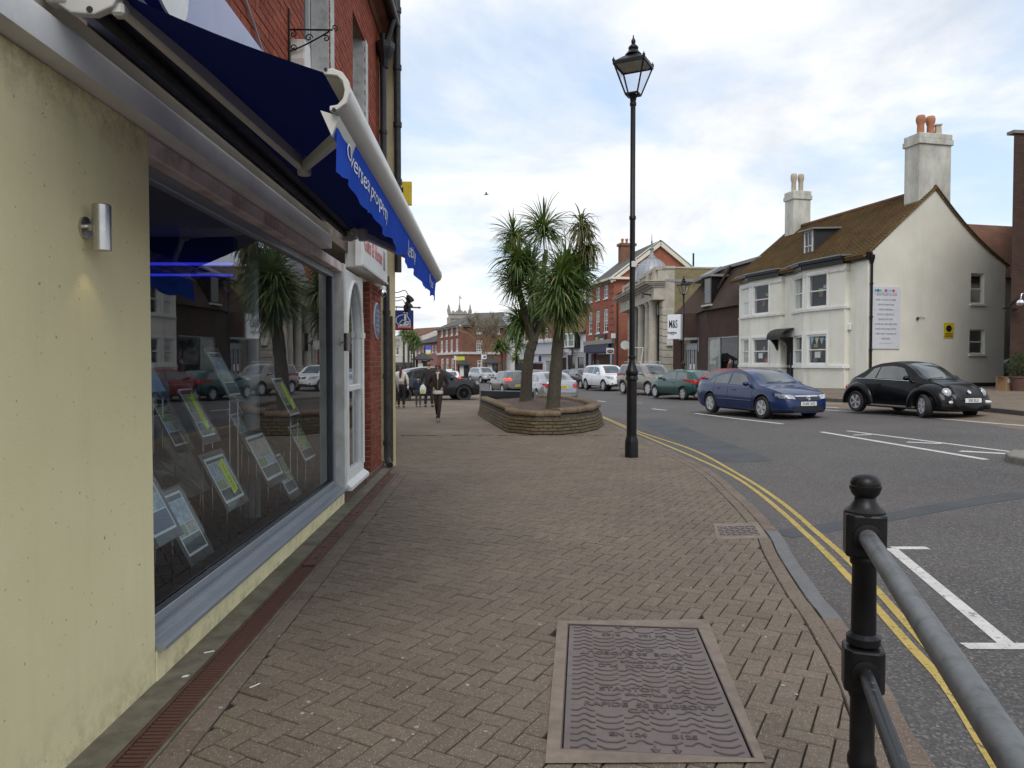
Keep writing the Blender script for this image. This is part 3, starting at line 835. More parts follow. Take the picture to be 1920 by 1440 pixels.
# sill: stepped aluminium
prof = [(-0.17, 0.165), (0.045, 0.165), (0.05, 0.172), (0.05, 0.190), (0.03, 0.195), (-0.03, 0.2), (-0.032, 0.207), (-0.06, 0.213), (-0.062, 0.22), (-0.10, 0.226), (-0.102, 0.234), (-0.17, 0.24)]
mb = MB(); mb.prism([(WX + a, SY1 + 0.004, b) for a, b in prof], (0, WY1 - SY1 - 0.02, 0)); mb.build('sill', ALU, shop)
GX = WX - 0.12                                   # glass plane
fr = thing_f = MB()
fr.box2((GX - 0.03, SY1 + 0.004, 0.241), (GX + 0.03, WY1 - 0.03, 0.285)); fr.box2((GX - 0.03, SY1 + 0.004, 2.63), (GX + 0.03, WY1 - 0.03, 2.70))
fr.box2((GX - 0.03, WY1 - 0.10, 0.286), (GX + 0.03, WY1 - 0.03, 2.629))
win = fr.build('window_frame', ALU, shop, bevel=0.004)
MB().box2((GX - 0.025, WY1 - 0.17, 0.288), (GX + 0.026, WY1 - 0.103, 2.628)).build('gasket', ALU_D, win)
MB().box2((GX + 0.006, SY1 + 0.004, 0.286), (GX + 0.027, WY1 - 0.175, 0.30)).build('gasket', ALU_D, win)
MB().quad((GX - .006, SY1 + .02, .302), (GX - .006, WY1 - .172, .302), (GX - .006, WY1 - .172, 2.628), (GX - .006, SY1 + .02, 2.628)).build('pane', glass_mat('shop_glass', (0.88, 0.93, 0.94), 1.52, 1.2), win)
mb = MB(); mb.box2((GX - 0.06, WY1 - 0.02, 0.17), (WX + 0.02, WY1 + 0.10, TOPW)); mb.build('window_post', WHITE2, shop, bevel=0.006)
mb = MB(); mb.box2((GX - 0.06, SY1 + 0.003, 2.702), (WX - 0.004, WY1 - 0.022, TOPW + 0.005)); mb.build('lintel', PINKW, shop, bevel=0.006)
# room behind the glass
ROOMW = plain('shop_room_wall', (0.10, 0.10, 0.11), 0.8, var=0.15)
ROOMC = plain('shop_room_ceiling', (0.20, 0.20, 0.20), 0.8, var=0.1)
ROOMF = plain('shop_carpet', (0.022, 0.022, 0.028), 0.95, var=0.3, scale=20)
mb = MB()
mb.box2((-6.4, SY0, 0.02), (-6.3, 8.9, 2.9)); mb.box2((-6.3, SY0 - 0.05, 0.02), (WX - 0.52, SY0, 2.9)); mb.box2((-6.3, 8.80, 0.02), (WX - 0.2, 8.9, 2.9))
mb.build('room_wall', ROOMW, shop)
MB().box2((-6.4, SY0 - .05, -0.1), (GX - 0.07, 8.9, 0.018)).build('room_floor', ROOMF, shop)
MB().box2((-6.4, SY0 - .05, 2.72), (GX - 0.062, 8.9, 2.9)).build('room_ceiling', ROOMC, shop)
mb = MB(); mb.lathe([(0.095, 0.02), (0.095, 2.718)], (-2.55, 7.95, 0), 24); mb.build('column', plain('grey_column', (0.33, 0.34, 0.35), 0.5, var=0.08), shop, smooth=40)
t = NT('blue_led'); BLUELED = t.bsdf((0.02, 0.02, 0.1), 0.5, emit=(0.05, 0.06, 1.0), estr=0.35)
led = MB(); led.box2((-4.6, 6.4, 2.475), (-2.2, 6.44, 2.495)); led.box2((-4.6, 6.4, 2.385), (-2.2, 6.44, 2.40))
props(led.build('ceiling_light_strip', BLUELED), 'glowing blue light strips under the ceiling inside the display window', 'light strip')
mb = MB(); mb.box2((-4.6, 6.45, 2.37), (-2.2, 6.55, 2.718)); mb.build('bulkhead', plain('navy_bulkhead', (0.012, 0.014, 0.10), 0.5), shop)
# ---- property cards on leaning clear stands
CARDW = plain('card_paper', (0.72, 0.73, 0.74), 0.35, var=0.03)
CARDG = plain('card_dark_board', (0.028, 0.029, 0.032), 0.35, var=0.1)
CARDT = plain('card_text_panel', (0.06, 0.07, 0.09), 0.5, var=0.25, scale=60)
HOUSES = [plain('house_photo_%d' % i, c_, 0.4, var=0.45, scale=22) for i, c_ in enumerate(((0.35, 0.42, 0.5), (0.3, 0.33, 0.2), (0.42, 0.36, 0.3), (0.2, 0.28, 0.14)))]
CLEAR = glass_mat('clear_acrylic', (0.95, 0.97, 0.97), 1.3, 0.5)
YEL = plain('fluorescent_sticker', (0.70, 0.80, 0.05), 0.6, var=0.05)
GRN = plain('green_sticker', (0.30, 0.55, 0.08), 0.6, var=0.05)
INK = plain('black_ink', (0.012, 0.012, 0.014), 0.6, var=0.05)
# bottom-left and bottom-right corner in the photograph, assumed row distance from the street, height, lean, extra
cards = [((426, 946), (459, 926), -2.12, 0.40, 'sold', 'property card with slanting yellow SOLD strip in the middle of the window'),
         ((357, 1043), (392, 1022), -2.10, 0.46, 'plain', 'property card with three house photographs low in the window'),
         ((291, 1010), (333, 985), -2.10, 0.52, 'blue', 'large blue bordered property card cut off by the cream wall'),
         ((382, 820), (405, 813), -2.35, 0.44, 'yellow', 'property card with a lime strip, upper row beside the dark panel'),
         ((503, 902), (532, 886), -2.10, 0.46, 'plain', 'property card in front of the grey column inside the window'),
         ((543, 926), (560, 916), -2.05, 0.42, 'plain', 'narrow property card low down right of the column'),
         ((574, 864), (593, 854), -2.02, 0.42, 'green', 'property card with a green sticker near the far window frame'),
         ((546, 780), (563, 774), -2.10, 0.44, 'yellow', 'property card with a yellow arrow sticker at the top of the far stand'),
         ((455, 775), (470, 770), -2.6, 0.44, 'plain', 'small property card high on the middle stand'),
         ((322, 930), (386, 906), -2.45, 0.62, 'dark', 'blank dark display panel leaning behind the property cards'),
         ((520, 838), (538, 832), -2.30, 0.44, 'dark', 'blank dark panel high up behind the column inside the window'),
         ((432, 742), (452, 738), -2.25, 0.42, 'plain', 'property card tilted at the top of the middle stand'),
         ((468, 846), (486, 839), -2.45, 0.42, 'plain', 'property card half hidden behind the grey column'),
         ((330, 838), (356, 828), -2.5, 0.42, 'plain', 'property card in the back row above the dark panel'),
         ((288, 735), (312, 732), -2.6, 0.40, 'bluesheet', 'pale blue sheet high at the near end of the window')]
for (bl, br, x, hgt, kind, lab) in cards:
    a, b = at_x(bl[0], bl[1], x), at_x(br[0], br[1], x)
    zz = (a.z + b.z) / 2; y0, y1 = a.y, b.y
    if zz < 0.28: zz = 0.28
    w = y1 - y0; lean = R_(27)
    o = thing('property_card', lab, 'card', (x, (y0 + y1) / 2, zz), 0, 'property cards displayed in the window')
    up = Vector((-math.sin(lean), 0, math.cos(lean))); nn = Vector((math.cos(lean), 0, math.sin(lean)))
    base = Vector((x, y0, zz))
    def cq(u0, u1, v0, v1, lift, m, nm):
        p = base + nn * lift
        return MB().prism([p + Vector((0, u, 0)) + up * v for u, v in ((u0, v0), (u1, v0), (u1, v1), (u0, v1))], nn * 0.0015).build(nm, m, o)
    bd = 0.03
    cq(-bd * 1.6, w + bd * 1.6, -bd * 2.2, hgt + bd * 1.6, -0.008, CARDG, 'backing')
    MB().prism([base + nn * 0.008 + Vector((0, u_, 0)) + up * v for u_, v in ((-bd, -bd * 2), (w + bd, -bd * 2), (w + bd, hgt + bd), (-bd, hgt + bd))], nn * 0.003).build('clear_cover', CLEAR, o)
    for s_ in (0.12, 0.88):
        MB().tube([base + Vector((-0.02, w * s_, -bd)), (x - 0.03, y0 + w * s_, 0.03)], 0.006, 8).build('leg', CHROME, o, smooth=40)
    if kind == 'dark': continue
    sh = cq(0, w, 0, hgt, -0.006, plain('blue_sheet', (0.22, 0.33, 0.5), 0.4, var=0.15) if kind in ('bluesheet',) else CARDW, 'sheet')
    if kind == 'bluesheet': continue
    e = w * 0.05
    fill = plain('navy_card', (0.05, 0.08, 0.16), 0.4) if kind == 'blue' else CARDT
    cq(e, w - e, e, hgt * 0.28, -0.004, fill, 'text_panel')
    cq(e, w - e, hgt * 0.88, hgt - e, -0.004, fill, 'heading_panel')
    k = int(abs(y0 * 10))
    cq(e, w - e, hgt * 0.5, hgt * 0.87, -0.004, HOUSES[k % 4], 'picture')
    for q in range(2): cq(e + q * (w - e) / 2, (q + 1) * (w - e) / 2, hgt * 0.3, hgt * 0.49, -0.004, HOUSES[(k + q + 1) % 4], 'picture')
    if kind in ('sold', 'yellow'):
        mm = MB(); c0 = base + nn * -0.001
        mm.prism([c0 + Vector((0, w * u_, 0)) + up * (hgt * v) for u_, v in ((0.55, 0.12), (0.85, 0.18), (0.82, 0.92), (0.52, 0.80))], nn * 0.001)
        st = mm.build('strip', YEL, o)
        if kind == 'sold': lettering('SOLD STC', 0.055, INK, base + nn * 0.001 + Vector((0, w * 0.69, 0)) + up * hgt * 0.5, up, (0, -1, 0), st)
    if kind == 'green': cq(w * .3, w * .8, hgt * .42, hgt * .55, -0.001, GRN, 'sticker')
# ---- brick front above the awning
UPX, UZ0, UZ1, UY0, UY1 = -1.78, 3.62, 6.85, 3.4, 12.05
wins = [(4.55, 5.93, 4.72, 6.4, 1), (7.25, 8.39, 3.62, 6.2, 2), (9.75, 10.7, 3.62, 6.2, 3)]
# backing wall of mortar with openings
def holed_wall(x0, x1, Y0, Y1, Z0, Z1, holes):
    mb = MB(); ys = sorted({Y0, Y1} | {h[0] for h in holes} | {h[1] for h in holes}); zs = sorted({Z0, Z1} | {h[2] for h in holes} | {h[3] for h in holes})
    for a, b in zip(ys, ys[1:]):
        for c_, d_ in zip(zs, zs[1:]):
            if any(h[0] <= a and b <= h[1] and h[2] <= c_ and d_ <= h[3] for h in holes): continue
            mb.box2((x0, a, c_), (x1, b, d_))
    return mb
upper = holed_wall(UPX - 0.35, UPX - 0.010, UY0, UY1, UZ0 - 0.6, UZ1, wins).build('upper_wall', MORTAR, shop)
bl_ = []
row = 0; z = UZ0
while z < UZ1 - 0.05:
    off = 0.0 if row % 2 == 0 else 0.1125
    y = UY0 - off
    while y < UY1:
        a, b = max(y + 0.005, UY0), min(y + 0.22, UY1)
        z0, z1 = z + 0.005, z + 0.07
        segs = [(a, b)]
        for h in wins:
            if h[2] < z + 0.037 < h[3]:
                ns = []
                for s0, s1 in segs:
                    if s1 <= h[0] or s0 >= h[1]: ns.append((s0, s1)); continue
                    if s0 < h[0] - 0.02: ns.append((s0, h[0]))
                    if s1 > h[1] + 0.02: ns.append((h[1], s1))
                segs = ns
        for s0, s1 in segs:
            if s1 - s0 > 0.03: bl_.append(((s0 + s1) / 2, (z0 + z1) / 2, s1 - s0))
        y += 0.225
    z += 0.075; row += 1
ub = MB(); ub.box((0, 0, 0), (0.03, 1, 0.065)); ubm = ub.mesh('brick', REDBRICK, uv=False)
def vis_size(y, zz):
    a = proj(Vector((UPX, y, zz)))
    if not (300 < a[0] < 760 and -20 < a[1] < 460): return 0
    return 1.0 / a[2] ** 2
bl_.sort(key=lambda b_: -vis_size(b_[0], b_[1]))
# the awning hides the lowest, nearest bricks: of those in view the 300 largest are single
for (y, zz, L) in bl_[:300]:
    o = link('brick', ubm, None, (UPX - 0.0145 + rnd.gauss(0, 0.0012), y, zz), (rnd.gauss(0, 0.004), 0, rnd.gauss(0, 0.004)), (1, L, 1)); adopt(o, upper)
mb = MB()
for (y, zz, L) in bl_[300:]: mb.box((UPX - 0.0145 + rnd.gauss(0, 0.0012), y, zz), (0.03, L, 0.065))
props(mb.build('brickwork', REDBRICK, upper, uv=False), kind='stuff')
STONEW = plain('painted_stone_reveal', (0.62, 0.61, 0.58), 0.8, var=0.12, scale=5, bump=0.7, bscale=30, dirt=(0.2, 0.19, 0.17), dirt_scale=8, dirt_amt=0.6)
for a, b, c_, d_, k in wins:
    w_ = MB(); x_ = UPX - 0.24
    w_.box2((x_ - .04, a + .004, c_ + .004), (x_ + .03, a + .09, d_ - .004)); w_.box2((x_ - .04, b - .09, c_ + .004), (x_ + .03, b - .004, d_ - .004))
    w_.box2((x_ - .04, a + .092, d_ - .1), (x_ + .03, b - .092, d_ - .004)); w_.box2((x_ - .04, a + .092, c_ + .004), (x_ + .03, b - .092, c_ + .1))
    w_.box2((x_ - .03, a + .092, (c_ + d_) / 2 - .03), (x_ + .045, b - .092, (c_ + d_) / 2 + .03)); w_.box2((x_ - .02, (a + b) / 2 - .02, c_ + .1), (x_ + .025, (a + b) / 2 + .02, d_ - .1))
    wo = w_.build('window', WHITE, shop)
    MB().box2((x_ - .012, a + .09, c_ + .1), (x_ - .006, b - .09, d_ - .1)).build('pane', DGLASS, wo)
    if k > 1:
        rv = MB(); rv.box2((UPX - 0.3, b + 0.001, c_ - .0), (UPX + 0.012, b + 0.17, d_)); rv.build('stone_reveal', STONEW, wo, bevel=0.004)
        rv = MB(); rv.box2((UPX - 0.2, b - 0.03, c_ - .0), (UPX - 0.012, b - 0.002, d_)); rv.build('reveal_lining', STONEW, wo)
    s_ = MB(); s_.box2((UPX - 0.2, a - 0.08, c_ - 0.14), (UPX + 0.09, b + 0.08, c_ - .002)); s_.build('sill', STONEW, wo, bevel=0.008)
# eaves, gutter and downpipes at the far end
TERR = plain('terracotta_eaves', (0.16, 0.06, 0.035), 0.8, var=0.2)
GUTT = plain('black_gutter_iron', (0.014, 0.014, 0.015), 0.5, var=0.2, bump=0.3, bscale=60, dirt=(0.09, 0.08, 0.07), dirt_scale=6, dirt_amt=0.5)
mb = MB(); mb.prism([(UPX - .4, UY0, UZ1), (UPX + .02, UY0, UZ1), (UPX + .06, UY0, UZ1 + .06), (UPX + .16, UY0, UZ1 + .1), (UPX + .2, UY0, UZ1 + .22), (UPX - .4, UY0, UZ1 + .22)], (0, UY1 - UY0 + .1, 0)); mb.build('eaves_cornice', TERR, shop)
mb = MB(); mb.tube([(UPX + .26, UY0, UZ1 + .18), (UPX + .26, UY1 + .1, UZ1 + .16)], .07, 10); mb.build('gutter', GUTT, shop, smooth=40)
mb = MB(); mb.prism([(UPX - .1, UY0, UZ1 + .22), (UPX + .3, UY0, UZ1 + .24), (-6, UY0, UZ1 + 3.2), (-6, UY0, UZ1 + 3.0)], (0, UY1 - UY0, 0)); mb.build('roof', brick_mat('slate_roof', (0.05, 0.05, 0.055), (0.075, 0.07, 0.07), (0.02, 0.02, 0.02), .3, .2, .006), shop)
mb = MB(); mb.tube([(UPX + .1, 11.75, UZ1 - .12), (UPX + .1, 11.75, 2.8)], 0.05, 12)
for zz in (5.2, 6.3, 4.2): mb.lathe([(.062, 0), (.062, .06)], (UPX + .1, 11.75, zz), 12)
dp = mb.build('downpipe', GUTT, shop, smooth=40)
mb = MB(); mb.lathe([(.055, -.02), (.08, .1), (.14, .24), (.15, .27), (.15, .36)], (UPX + .13, 11.75, UZ1 - .62), 8); mb.build('rain_hopper', GUTT, dp)
mb = MB(); mb.tube([(UPX + .1, 11.75, UZ1 - .35), (UPX + .2, 11.75, UZ1 - .1), (UPX + .26, 11.75, UZ1 + .12)], .045, 10); mb.build('swan_neck', GUTT, dp, smooth=40)
mb = MB(); mb.box2((UPX + .01, 11.93, 2.8), (UPX + .03, 12.02, UZ1 - .5)); mb.build('cream_trim', WHITE2, shop)
# cables
cab = MB(); cab.tube(catmull([(UPX + .02, 4.2, 5.3), (UPX + .025, 4.8, 4.75), (UPX + .02, 5.3, 4.35), (UPX + .025, 5.9, 4.0), (UPX + .02, 6.3, 3.6)], 5), .011, 6)
cab.tube(catmull([(UPX + .02, 4.25, 5.3), (UPX + .02, 4.85, 4.74), (UPX + .02, 5.35, 4.33), (UPX + .025, 5.95, 3.98), (UPX + .02, 6.35, 3.58)], 5), .007, 6)
cab.build('cable', plain('grey_cable', (0.42, 0.38, 0.35), 0.6), shop)
# ---- fascia, sign panel
FX = -1.63
mb = MB(); mb.prism([(WX - .3, 0, 2.812), (FX, 0, 2.812), (FX, 0, 2.925), (FX - .008, 0, 2.945), (FX - .03, 0, 2.965), (FX - .06, 0, 2.975), (WX - .3, 0, 2.98)], (0, 8.2, 0)); mb.xf(Matrix.Translation((0, -0.5, 0)))
mb.build('fascia_board', FASC, shop, smooth=35)
mb = MB(); mb.box2((WX - .25, 2.80, 2.982), (FX - .05, 7.95, 3.05)); mb.build('fascia_backing', FASC_B, shop)
mb = MB(); mb.box2((WX - .25, -.5, 2.982), (FX - .002, 2.79, 3.5)); mb.build('fascia_end_panel', FASC, shop)
SIGNB = plain('sky_tinted_blue_panel', (0.20, 0.245, 0.45), 0.25, var=0.06, scale=1.5, spec=0.6)  # reflected sky is mixed into this pale blue base colour
sign = MB(); sign.box2((-1.775, 2.80, 3.14), (-1.62, 8.0, 3.86)); so = sign.build('sign_panel', SIGNB, shop, bevel=0.006)
# glossy blue built-up letter with a white rim, cut off by the picture's edge
BLUEG = plain('glossy_blue_acrylic', (0.012, 0.022, 0.16), 0.08, var=0.1, coat=0.6)
mb = MB(); cA = Vector((-1.60, 3.42, 3.36))
ring_o = catmull([(0, -.22 + 0, .5), (0, -.22, .1), (0, -.16, -.1), (0, 0, -.17), (0, .16, -.1), (0, .20, .12)], 5)
ring_i = catmull([(0, .10, .12), (0, .08, -.02), (0, 0, -.07), (0, -.08, -.02), (0, -.11, .12), (0, -.11, .5)], 5)
poly = [cA + p for p in ring_o + ring_i]
let = thing('sign_letter', 'glossy blue raised sign letter with white face above the awning', 'sign letter', cA)
MB().prism(poly, (0.16, 0, 0)).build('body', BLUEG, let, smooth=30)
MB().prism([p + Vector((0.162, 0, 0)) for p in poly], (0.012, 0, 0)).build('face', WHITE, let, smooth=30)
# ---- awning
def cloth_mat(name, col, through):
    t = NT(name); co = t.coord('Object')
    c = t.ramp(t.noise(co, 3, 4, 0.6), [(0.3, tuple(x * .9 for x in col)), (0.7, tuple(x * 1.1 for x in col))])
    b = t.new('BsdfPrincipled'); t.link(c, b.inputs['Base Color']); b.inputs['Roughness'].default_value = 0.85; b.inputs['Specular IOR Level'].default_value = 0.2
    t.link(t.bump(t.noise(co, 260, 2, 0.5), 0.15, 0.002), b.inputs['Normal'])
    tr = t.new('BsdfTranslucent'); tr.inputs[0].default_value = (*through, 1)
    m = t.new('MixShader'); m.inputs[0].default_value = 0.5; t.link(b.outputs[0], m.inputs[1]); t.link(tr.outputs[0], m.inputs[2]); t.link(m.outputs[0], t.out.inputs[0])
    return t.mat
AWN = cloth_mat('navy_awning_cloth', (0.008, 0.012, 0.06), (0.0016, 0.0032, 0.022))
VAL = cloth_mat('blue_valance_cloth', (0.03, 0.12, 0.78), (0.02, 0.10, 0.6))
AWH = plain('cream_white_awning_metal', (0.53, 0.515, 0.47), 0.35, var=0.04, scale=2, dirt=(0.4, 0.37, 0.3), dirt_scale=3, dirt_amt=0.25)
AY0, AY1 = 2.85, 7.95
aw = thing('shop_awning', 'navy folding arm awning with cream metal front bar over the shop window', 'awning', (-1.6, 5.4, 2.9))
bar0, bar1 = Vector((-0.575, AY0, 2.665)), Vector((-0.575, AY1, 2.575))
rol0, rol1 = Vector((-1.50, AY0, 3.08)), Vector((-1.50, AY1, 3.06))
# cloth
N, K = 26, 8; mb = MB()
for i in range(N + 1):
    for k in range(K + 1):
        a = rol0.lerp(rol1, i / N); b = bar0.lerp(bar1, i / N) + Vector((0, 0, .055))
        p = a.lerp(b, k / K); p.z -= 0.02 * math.sin(math.pi * k / K); mb.v.append(tuple(p))
for i in range(N):
    for k in range(K):
        q = i * (K + 1) + k; mb.f.append([q, q + 1, q + K + 2, q + K + 1]); mb.m.append(0)
mb.build('cloth', AWN, aw, smooth=60)
# roller housing with end caps
cprof = [(-.10, -.07), (-.05, -.105), (.02, -.11), (.075, -.085), (.105, -.03), (.105, .05), (.07, .10), (-.06, .11), (-.10, .08)]
mb = MB(); mb.prism([(rol0.x + a * .6, AY0 + .035, rol0.z + .03 + b * .6) for a, b in cprof], (0, AY1 - AY0 - .07, -.02)); mb.build('roller_housing', plain('dark_awning_roll', (0.012, 0.015, 0.05), 0.7), aw, smooth=40)
for y_, zz in ((AY0, rol0.z), (AY1 - .04, rol1.z)):
    mb = MB(); mb.prism([(rol0.x + a * 1.25, y_, zz + b * 1.25) for a, b in cprof], (0, .04, 0)); ec = mb.build('end_cap', AWH, aw, bevel=0.006, bseg=2)
    if y_ == AY0:
        for dx, dz in ((-.095, -.055), (.01, -.12)):
            MB().lathe([(.012, -.003), (.012, .002)], (rol0.x + dx, y_, zz + dz), 10, axis='Y').build('screw', BLACKM, ec)
mb = MB(); mb.box2((-1.66, AY0 + .01, 2.99), (-1.60, AY0 + .07, 3.5)); mb.box2((-1.62, AY0 - .01, 2.985), (-1.575, AY0 + .075, 3.05)); mb.box2((-1.60, AY0 + .02, 3.02), (-1.55, AY0 + .06, 3.06))
mb.build('wall_bracket', AWH, aw, bevel=0.006)
mb = MB(); mb.tube([(-1.535, AY0 + .06, 3.015), (-1.535, AY1 - .06, 2.995)], .026, 12); mb.build('torsion_bar', BLACKM, aw, smooth=40)
# lower arm housing seen as a pale strip under the cloth, and the folding arms
def arm(y0, ye, tag_):
    sh = Vector((-1.43, y0, 3.035)); el = Vector((-1.10, ye, 2.80)); hd = Vector((-0.62, y0 + (ye - y0) * .2, 2.635))
    if tag_ == 'far': hd = Vector((-0.62, y0 - (y0 - ye) * .36, 2.60)); el.z = 2.74
    a = MB(); a.beam(sh, el, 0.045, 0.075); o1 = a.build('arm', AWH, aw, bevel=0.008)
    a = MB(); a.beam(el, hd, 0.04, 0.06); a.build('arm', AWH, aw, bevel=0.008)
    a = MB(); a.lathe([(.035, -.05), (.04, -.04), (.04, .04), (.035, .05)], el, 14); a.box(el + Vector((0, 0, .012)), (.05, .03, .09)); a.build('elbow', AWH, aw, smooth=40)
    a = MB(); a.box(sh, (.09, .08, .1)); a.box(sh + Vector((.03, -.02, -.06)), (.05, .05, .05)); a.build('shoulder', AWH, aw, bevel=0.01)
    a = MB(); a.box(hd + Vector((.0, 0, .01)), (.07, .05, .09)); a.build('arm_hinge', AWH, aw, bevel=0.006)
arm(AY0 + .06, AY0 + 1.6, 'near'); arm(AY1 - .1, AY1 - 1.5, 'far')
# front bar: curved cream profile
fp = [(-.055, .075), (-.02, .085), (.02, .07), (.045, .035), (.05, -.01), (.035, -.05), (.0, -.075), (-.03, -.08), (-.03, -.06), (.0, -.055), (.022, -.03), (.028, .0), (.02, .035), (.0, .055), (-.05, .06)]
def barpt(a, b, e): return e + Vector((a * .88, 0, b * .88))
mb = MB(); n = len(fp)
vs = [barpt(a, b, bar0) for a, b in fp] + [barpt(a, b, bar1) for a, b in fp]
mb.add(vs, [(i, (i + 1) % n, (i + 1) % n + n, i + n) for i in range(n)] + [list(range(n - 1, -1, -1)), list(range(n, 2 * n))])
mb.build('front_bar', AWH, aw, smooth=40)
for e, s_ in ((bar0, -1), (bar1, 1)):
    mb = MB(); mb.prism([barpt(a * 1.1, b * 1.1, e) for a, b in fp], (0, .022 * s_, 0)); ec = mb.build('end_cap', AWH, aw, bevel=0.003)
    for a, b in ((-.042, .075), (-.012, -.072)):
        MB().lathe([(.007, -.004), (.007, .004)], e + Vector((a, .022 * s_, b)), 8, axis='Y').build('screw', BLACKM, ec)
mb = MB(); mb.prism([bar0 + Vector((-.07, .01, -.065)), bar0 + Vector((.0, .01, -.085)), bar0 + Vector((-.028, .01, -.16))], (0, .35, -.008)); mb.build('bar_flap', AWH, aw)
# valance: hangs from the bar, wavy lower hem, slight folds
NV = 120; mb = MB(); Lx = AY1 - AY0 - .06
def val_pt(f, v):
    e = bar0.lerp(bar1, (f * Lx + .03) / (AY1 - AY0))
    scal = 0.5 - 0.5 * math.cos(f * 2 * math.pi * 9)
    drop = 0.20 + 0.018 * math.cos(f * math.pi * 2 * 8)
    fold = 0.010 * math.sin(f * 61) + 0.006 * math.sin(f * 143 + 1)
    return e + Vector((-.012 + fold * v - 0.01 * v, 0, -.07 - drop * v))
VV = 6
for i in range(NV + 1):
    for k in range(VV + 1): mb.v.append(tuple(val_pt(i / NV, k / VV)))
for i in range(NV):
    for k in range(VV):
        q = i * (VV + 1) + k; mb.f.append([q, q + VV + 1, q + VV + 2, q + 1]); mb.m.append(0)
val = mb.build('valance', VAL, aw, smooth=60)
def val_text(body, f, size, xs=1.0):
    me = text_mesh(body, size, WHITE, 0.0, 'LEFT', 1.0, xs)
    bm = bmesh.new(); bm.from_mesh(me)
    bmesh.ops.triangulate(bm, faces=bm.faces)
    for v in bm.verts:
        ff = f + v.co.x / Lx; vv = 0.42 - v.co.y / 0.215
        p = val_pt(max(0, min(1, ff)), max(0.02, min(0.98, vv))); v.co = p + Vector((0.0045, 0, 0))
    bm.to_mesh(me); bm.free()
    o = bpy.data.objects.new('lettering', me); COL.objects.link(o); adopt(o, val)
val_text('Overseas property', 0.035, 0.115, 1.38); val_text('Lettings', 0.48, 0.15, 1.2); val_text('Finance', 0.83, 0.14, 1.1)
# ---- wall light on the cream pier
lp = at_x(191, 427, WX + 0.075)
wl_ = thing('wall_light', 'brushed steel cylinder wall light on the cream pier', 'wall light', lp)
MB().lathe([(.034, -.098), (.037, -.096), (.037, .094), (.034, .098), (.030, .098), (.030, .085), (.001, .085)], lp, 28).build('cylinder', STEEL, wl_, smooth=35)
MB().lathe([(.046, WX - lp.x + .001), (.046, WX - lp.x + .012), (.018, WX - lp.x + .014), (.018, -.03)], (lp.x, lp.y - .0, lp.z), 22, axis='X').build('wall_plate', STEEL, wl_, smooth=35)
t = NT('warm_lamp'); MB().lathe([(.029, -.094), (.029, -.09)], lp, 20).build('lamp', t.bsdf((0.9, 0.8, 0.6), 0.5, emit=(1, 0.75, 0.4), estr=2.0), wl_)
ll = bpy.data.lights.new('lamp_glow', 'SPOT'); ll.energy = 0.25; ll.color = (1, 0.8, 0.45); ll.spot_size = R_(75); ll.shadow_soft_size = .02
lo = bpy.data.objects.new('lamp_glow', ll); COL.objects.link(lo); lo.location = lp + Vector((0, 0, -.11)); adopt(lo, wl_)
# ---- iron sign bracket and alarm box on the brick front
br = thing('sign_bracket', 'empty black wrought iron sign bracket on the red brick front', 'bracket', (UPX, 6.1, 4.3))
P0 = Vector((UPX + .01, 6.55, 4.05)); mb = MB()
zt, zb_ = 4.56, 4.37
A = Vector((UPX + .012, 6.66, 0))
mb.tube([A + Vector((0, 0, zb_ - .25)), A + Vector((0, 0, zt + .18))], .009, 8)
mb.tube([A + Vector((0, 0, zt)), A + Vector((.38, 0, zt))], .008, 8)
mb.tube(catmull([A + Vector((0, 0, zb_)), A + Vector((.12, 0, zb_ + .05)), A + Vector((.27, 0, zt - .06)), A + Vector((.35, 0, zt - .01))], 5), .007, 8)
def scroll(c0, r, a0, turns, sgn=1, rr=.0055):
    pts = []
    for i in range(22):
        f = i / 21; a = a0 + sgn * f * turns * 2 * math.pi; q = r * (1 - .8 * f)
        pts.append(c0 + Vector((math.cos(a) * q, 0, math.sin(a) * q)))
    mb.tube(pts, rr, 6)
scroll(A + Vector((.395, 0, zt + .02)), .03, -1.5, 1.2); scroll(A + Vector((.32, 0, zt - .075)), .03, 2.2, 1.2, -1); scroll(A + Vector((.17, 0, zb_ + .12)), .035, 0, 1.2); scroll(A + Vector((.035, 0, zb_ + .035)), .03, -1, 1.2); scroll(A + Vector((.035, 0, zt - .04)), .03, 1.5, 1.2, -1)
mb.build('ironwork', BLACKP, br, smooth=40)
ab = MB(); c0 = Vector((UPX + .06, 6.80, 4.36))
ab.prism([c0 + Vector((-.05, a, b)) for a, b in ((-.10, -.14), (.10, -.14), (.12, -.04), (.10, .14), (-.10, .14), (-.12, -.04))], (.13, 0, 0))
al = props(ab.build('alarm_box', plain('cream_plastic', (0.66, 0.64, 0.57), 0.4, var=0.05), bevel=0.012, bseg=2), 'cream plastic alarm box on brick wall just above the awning', 'alarm box')
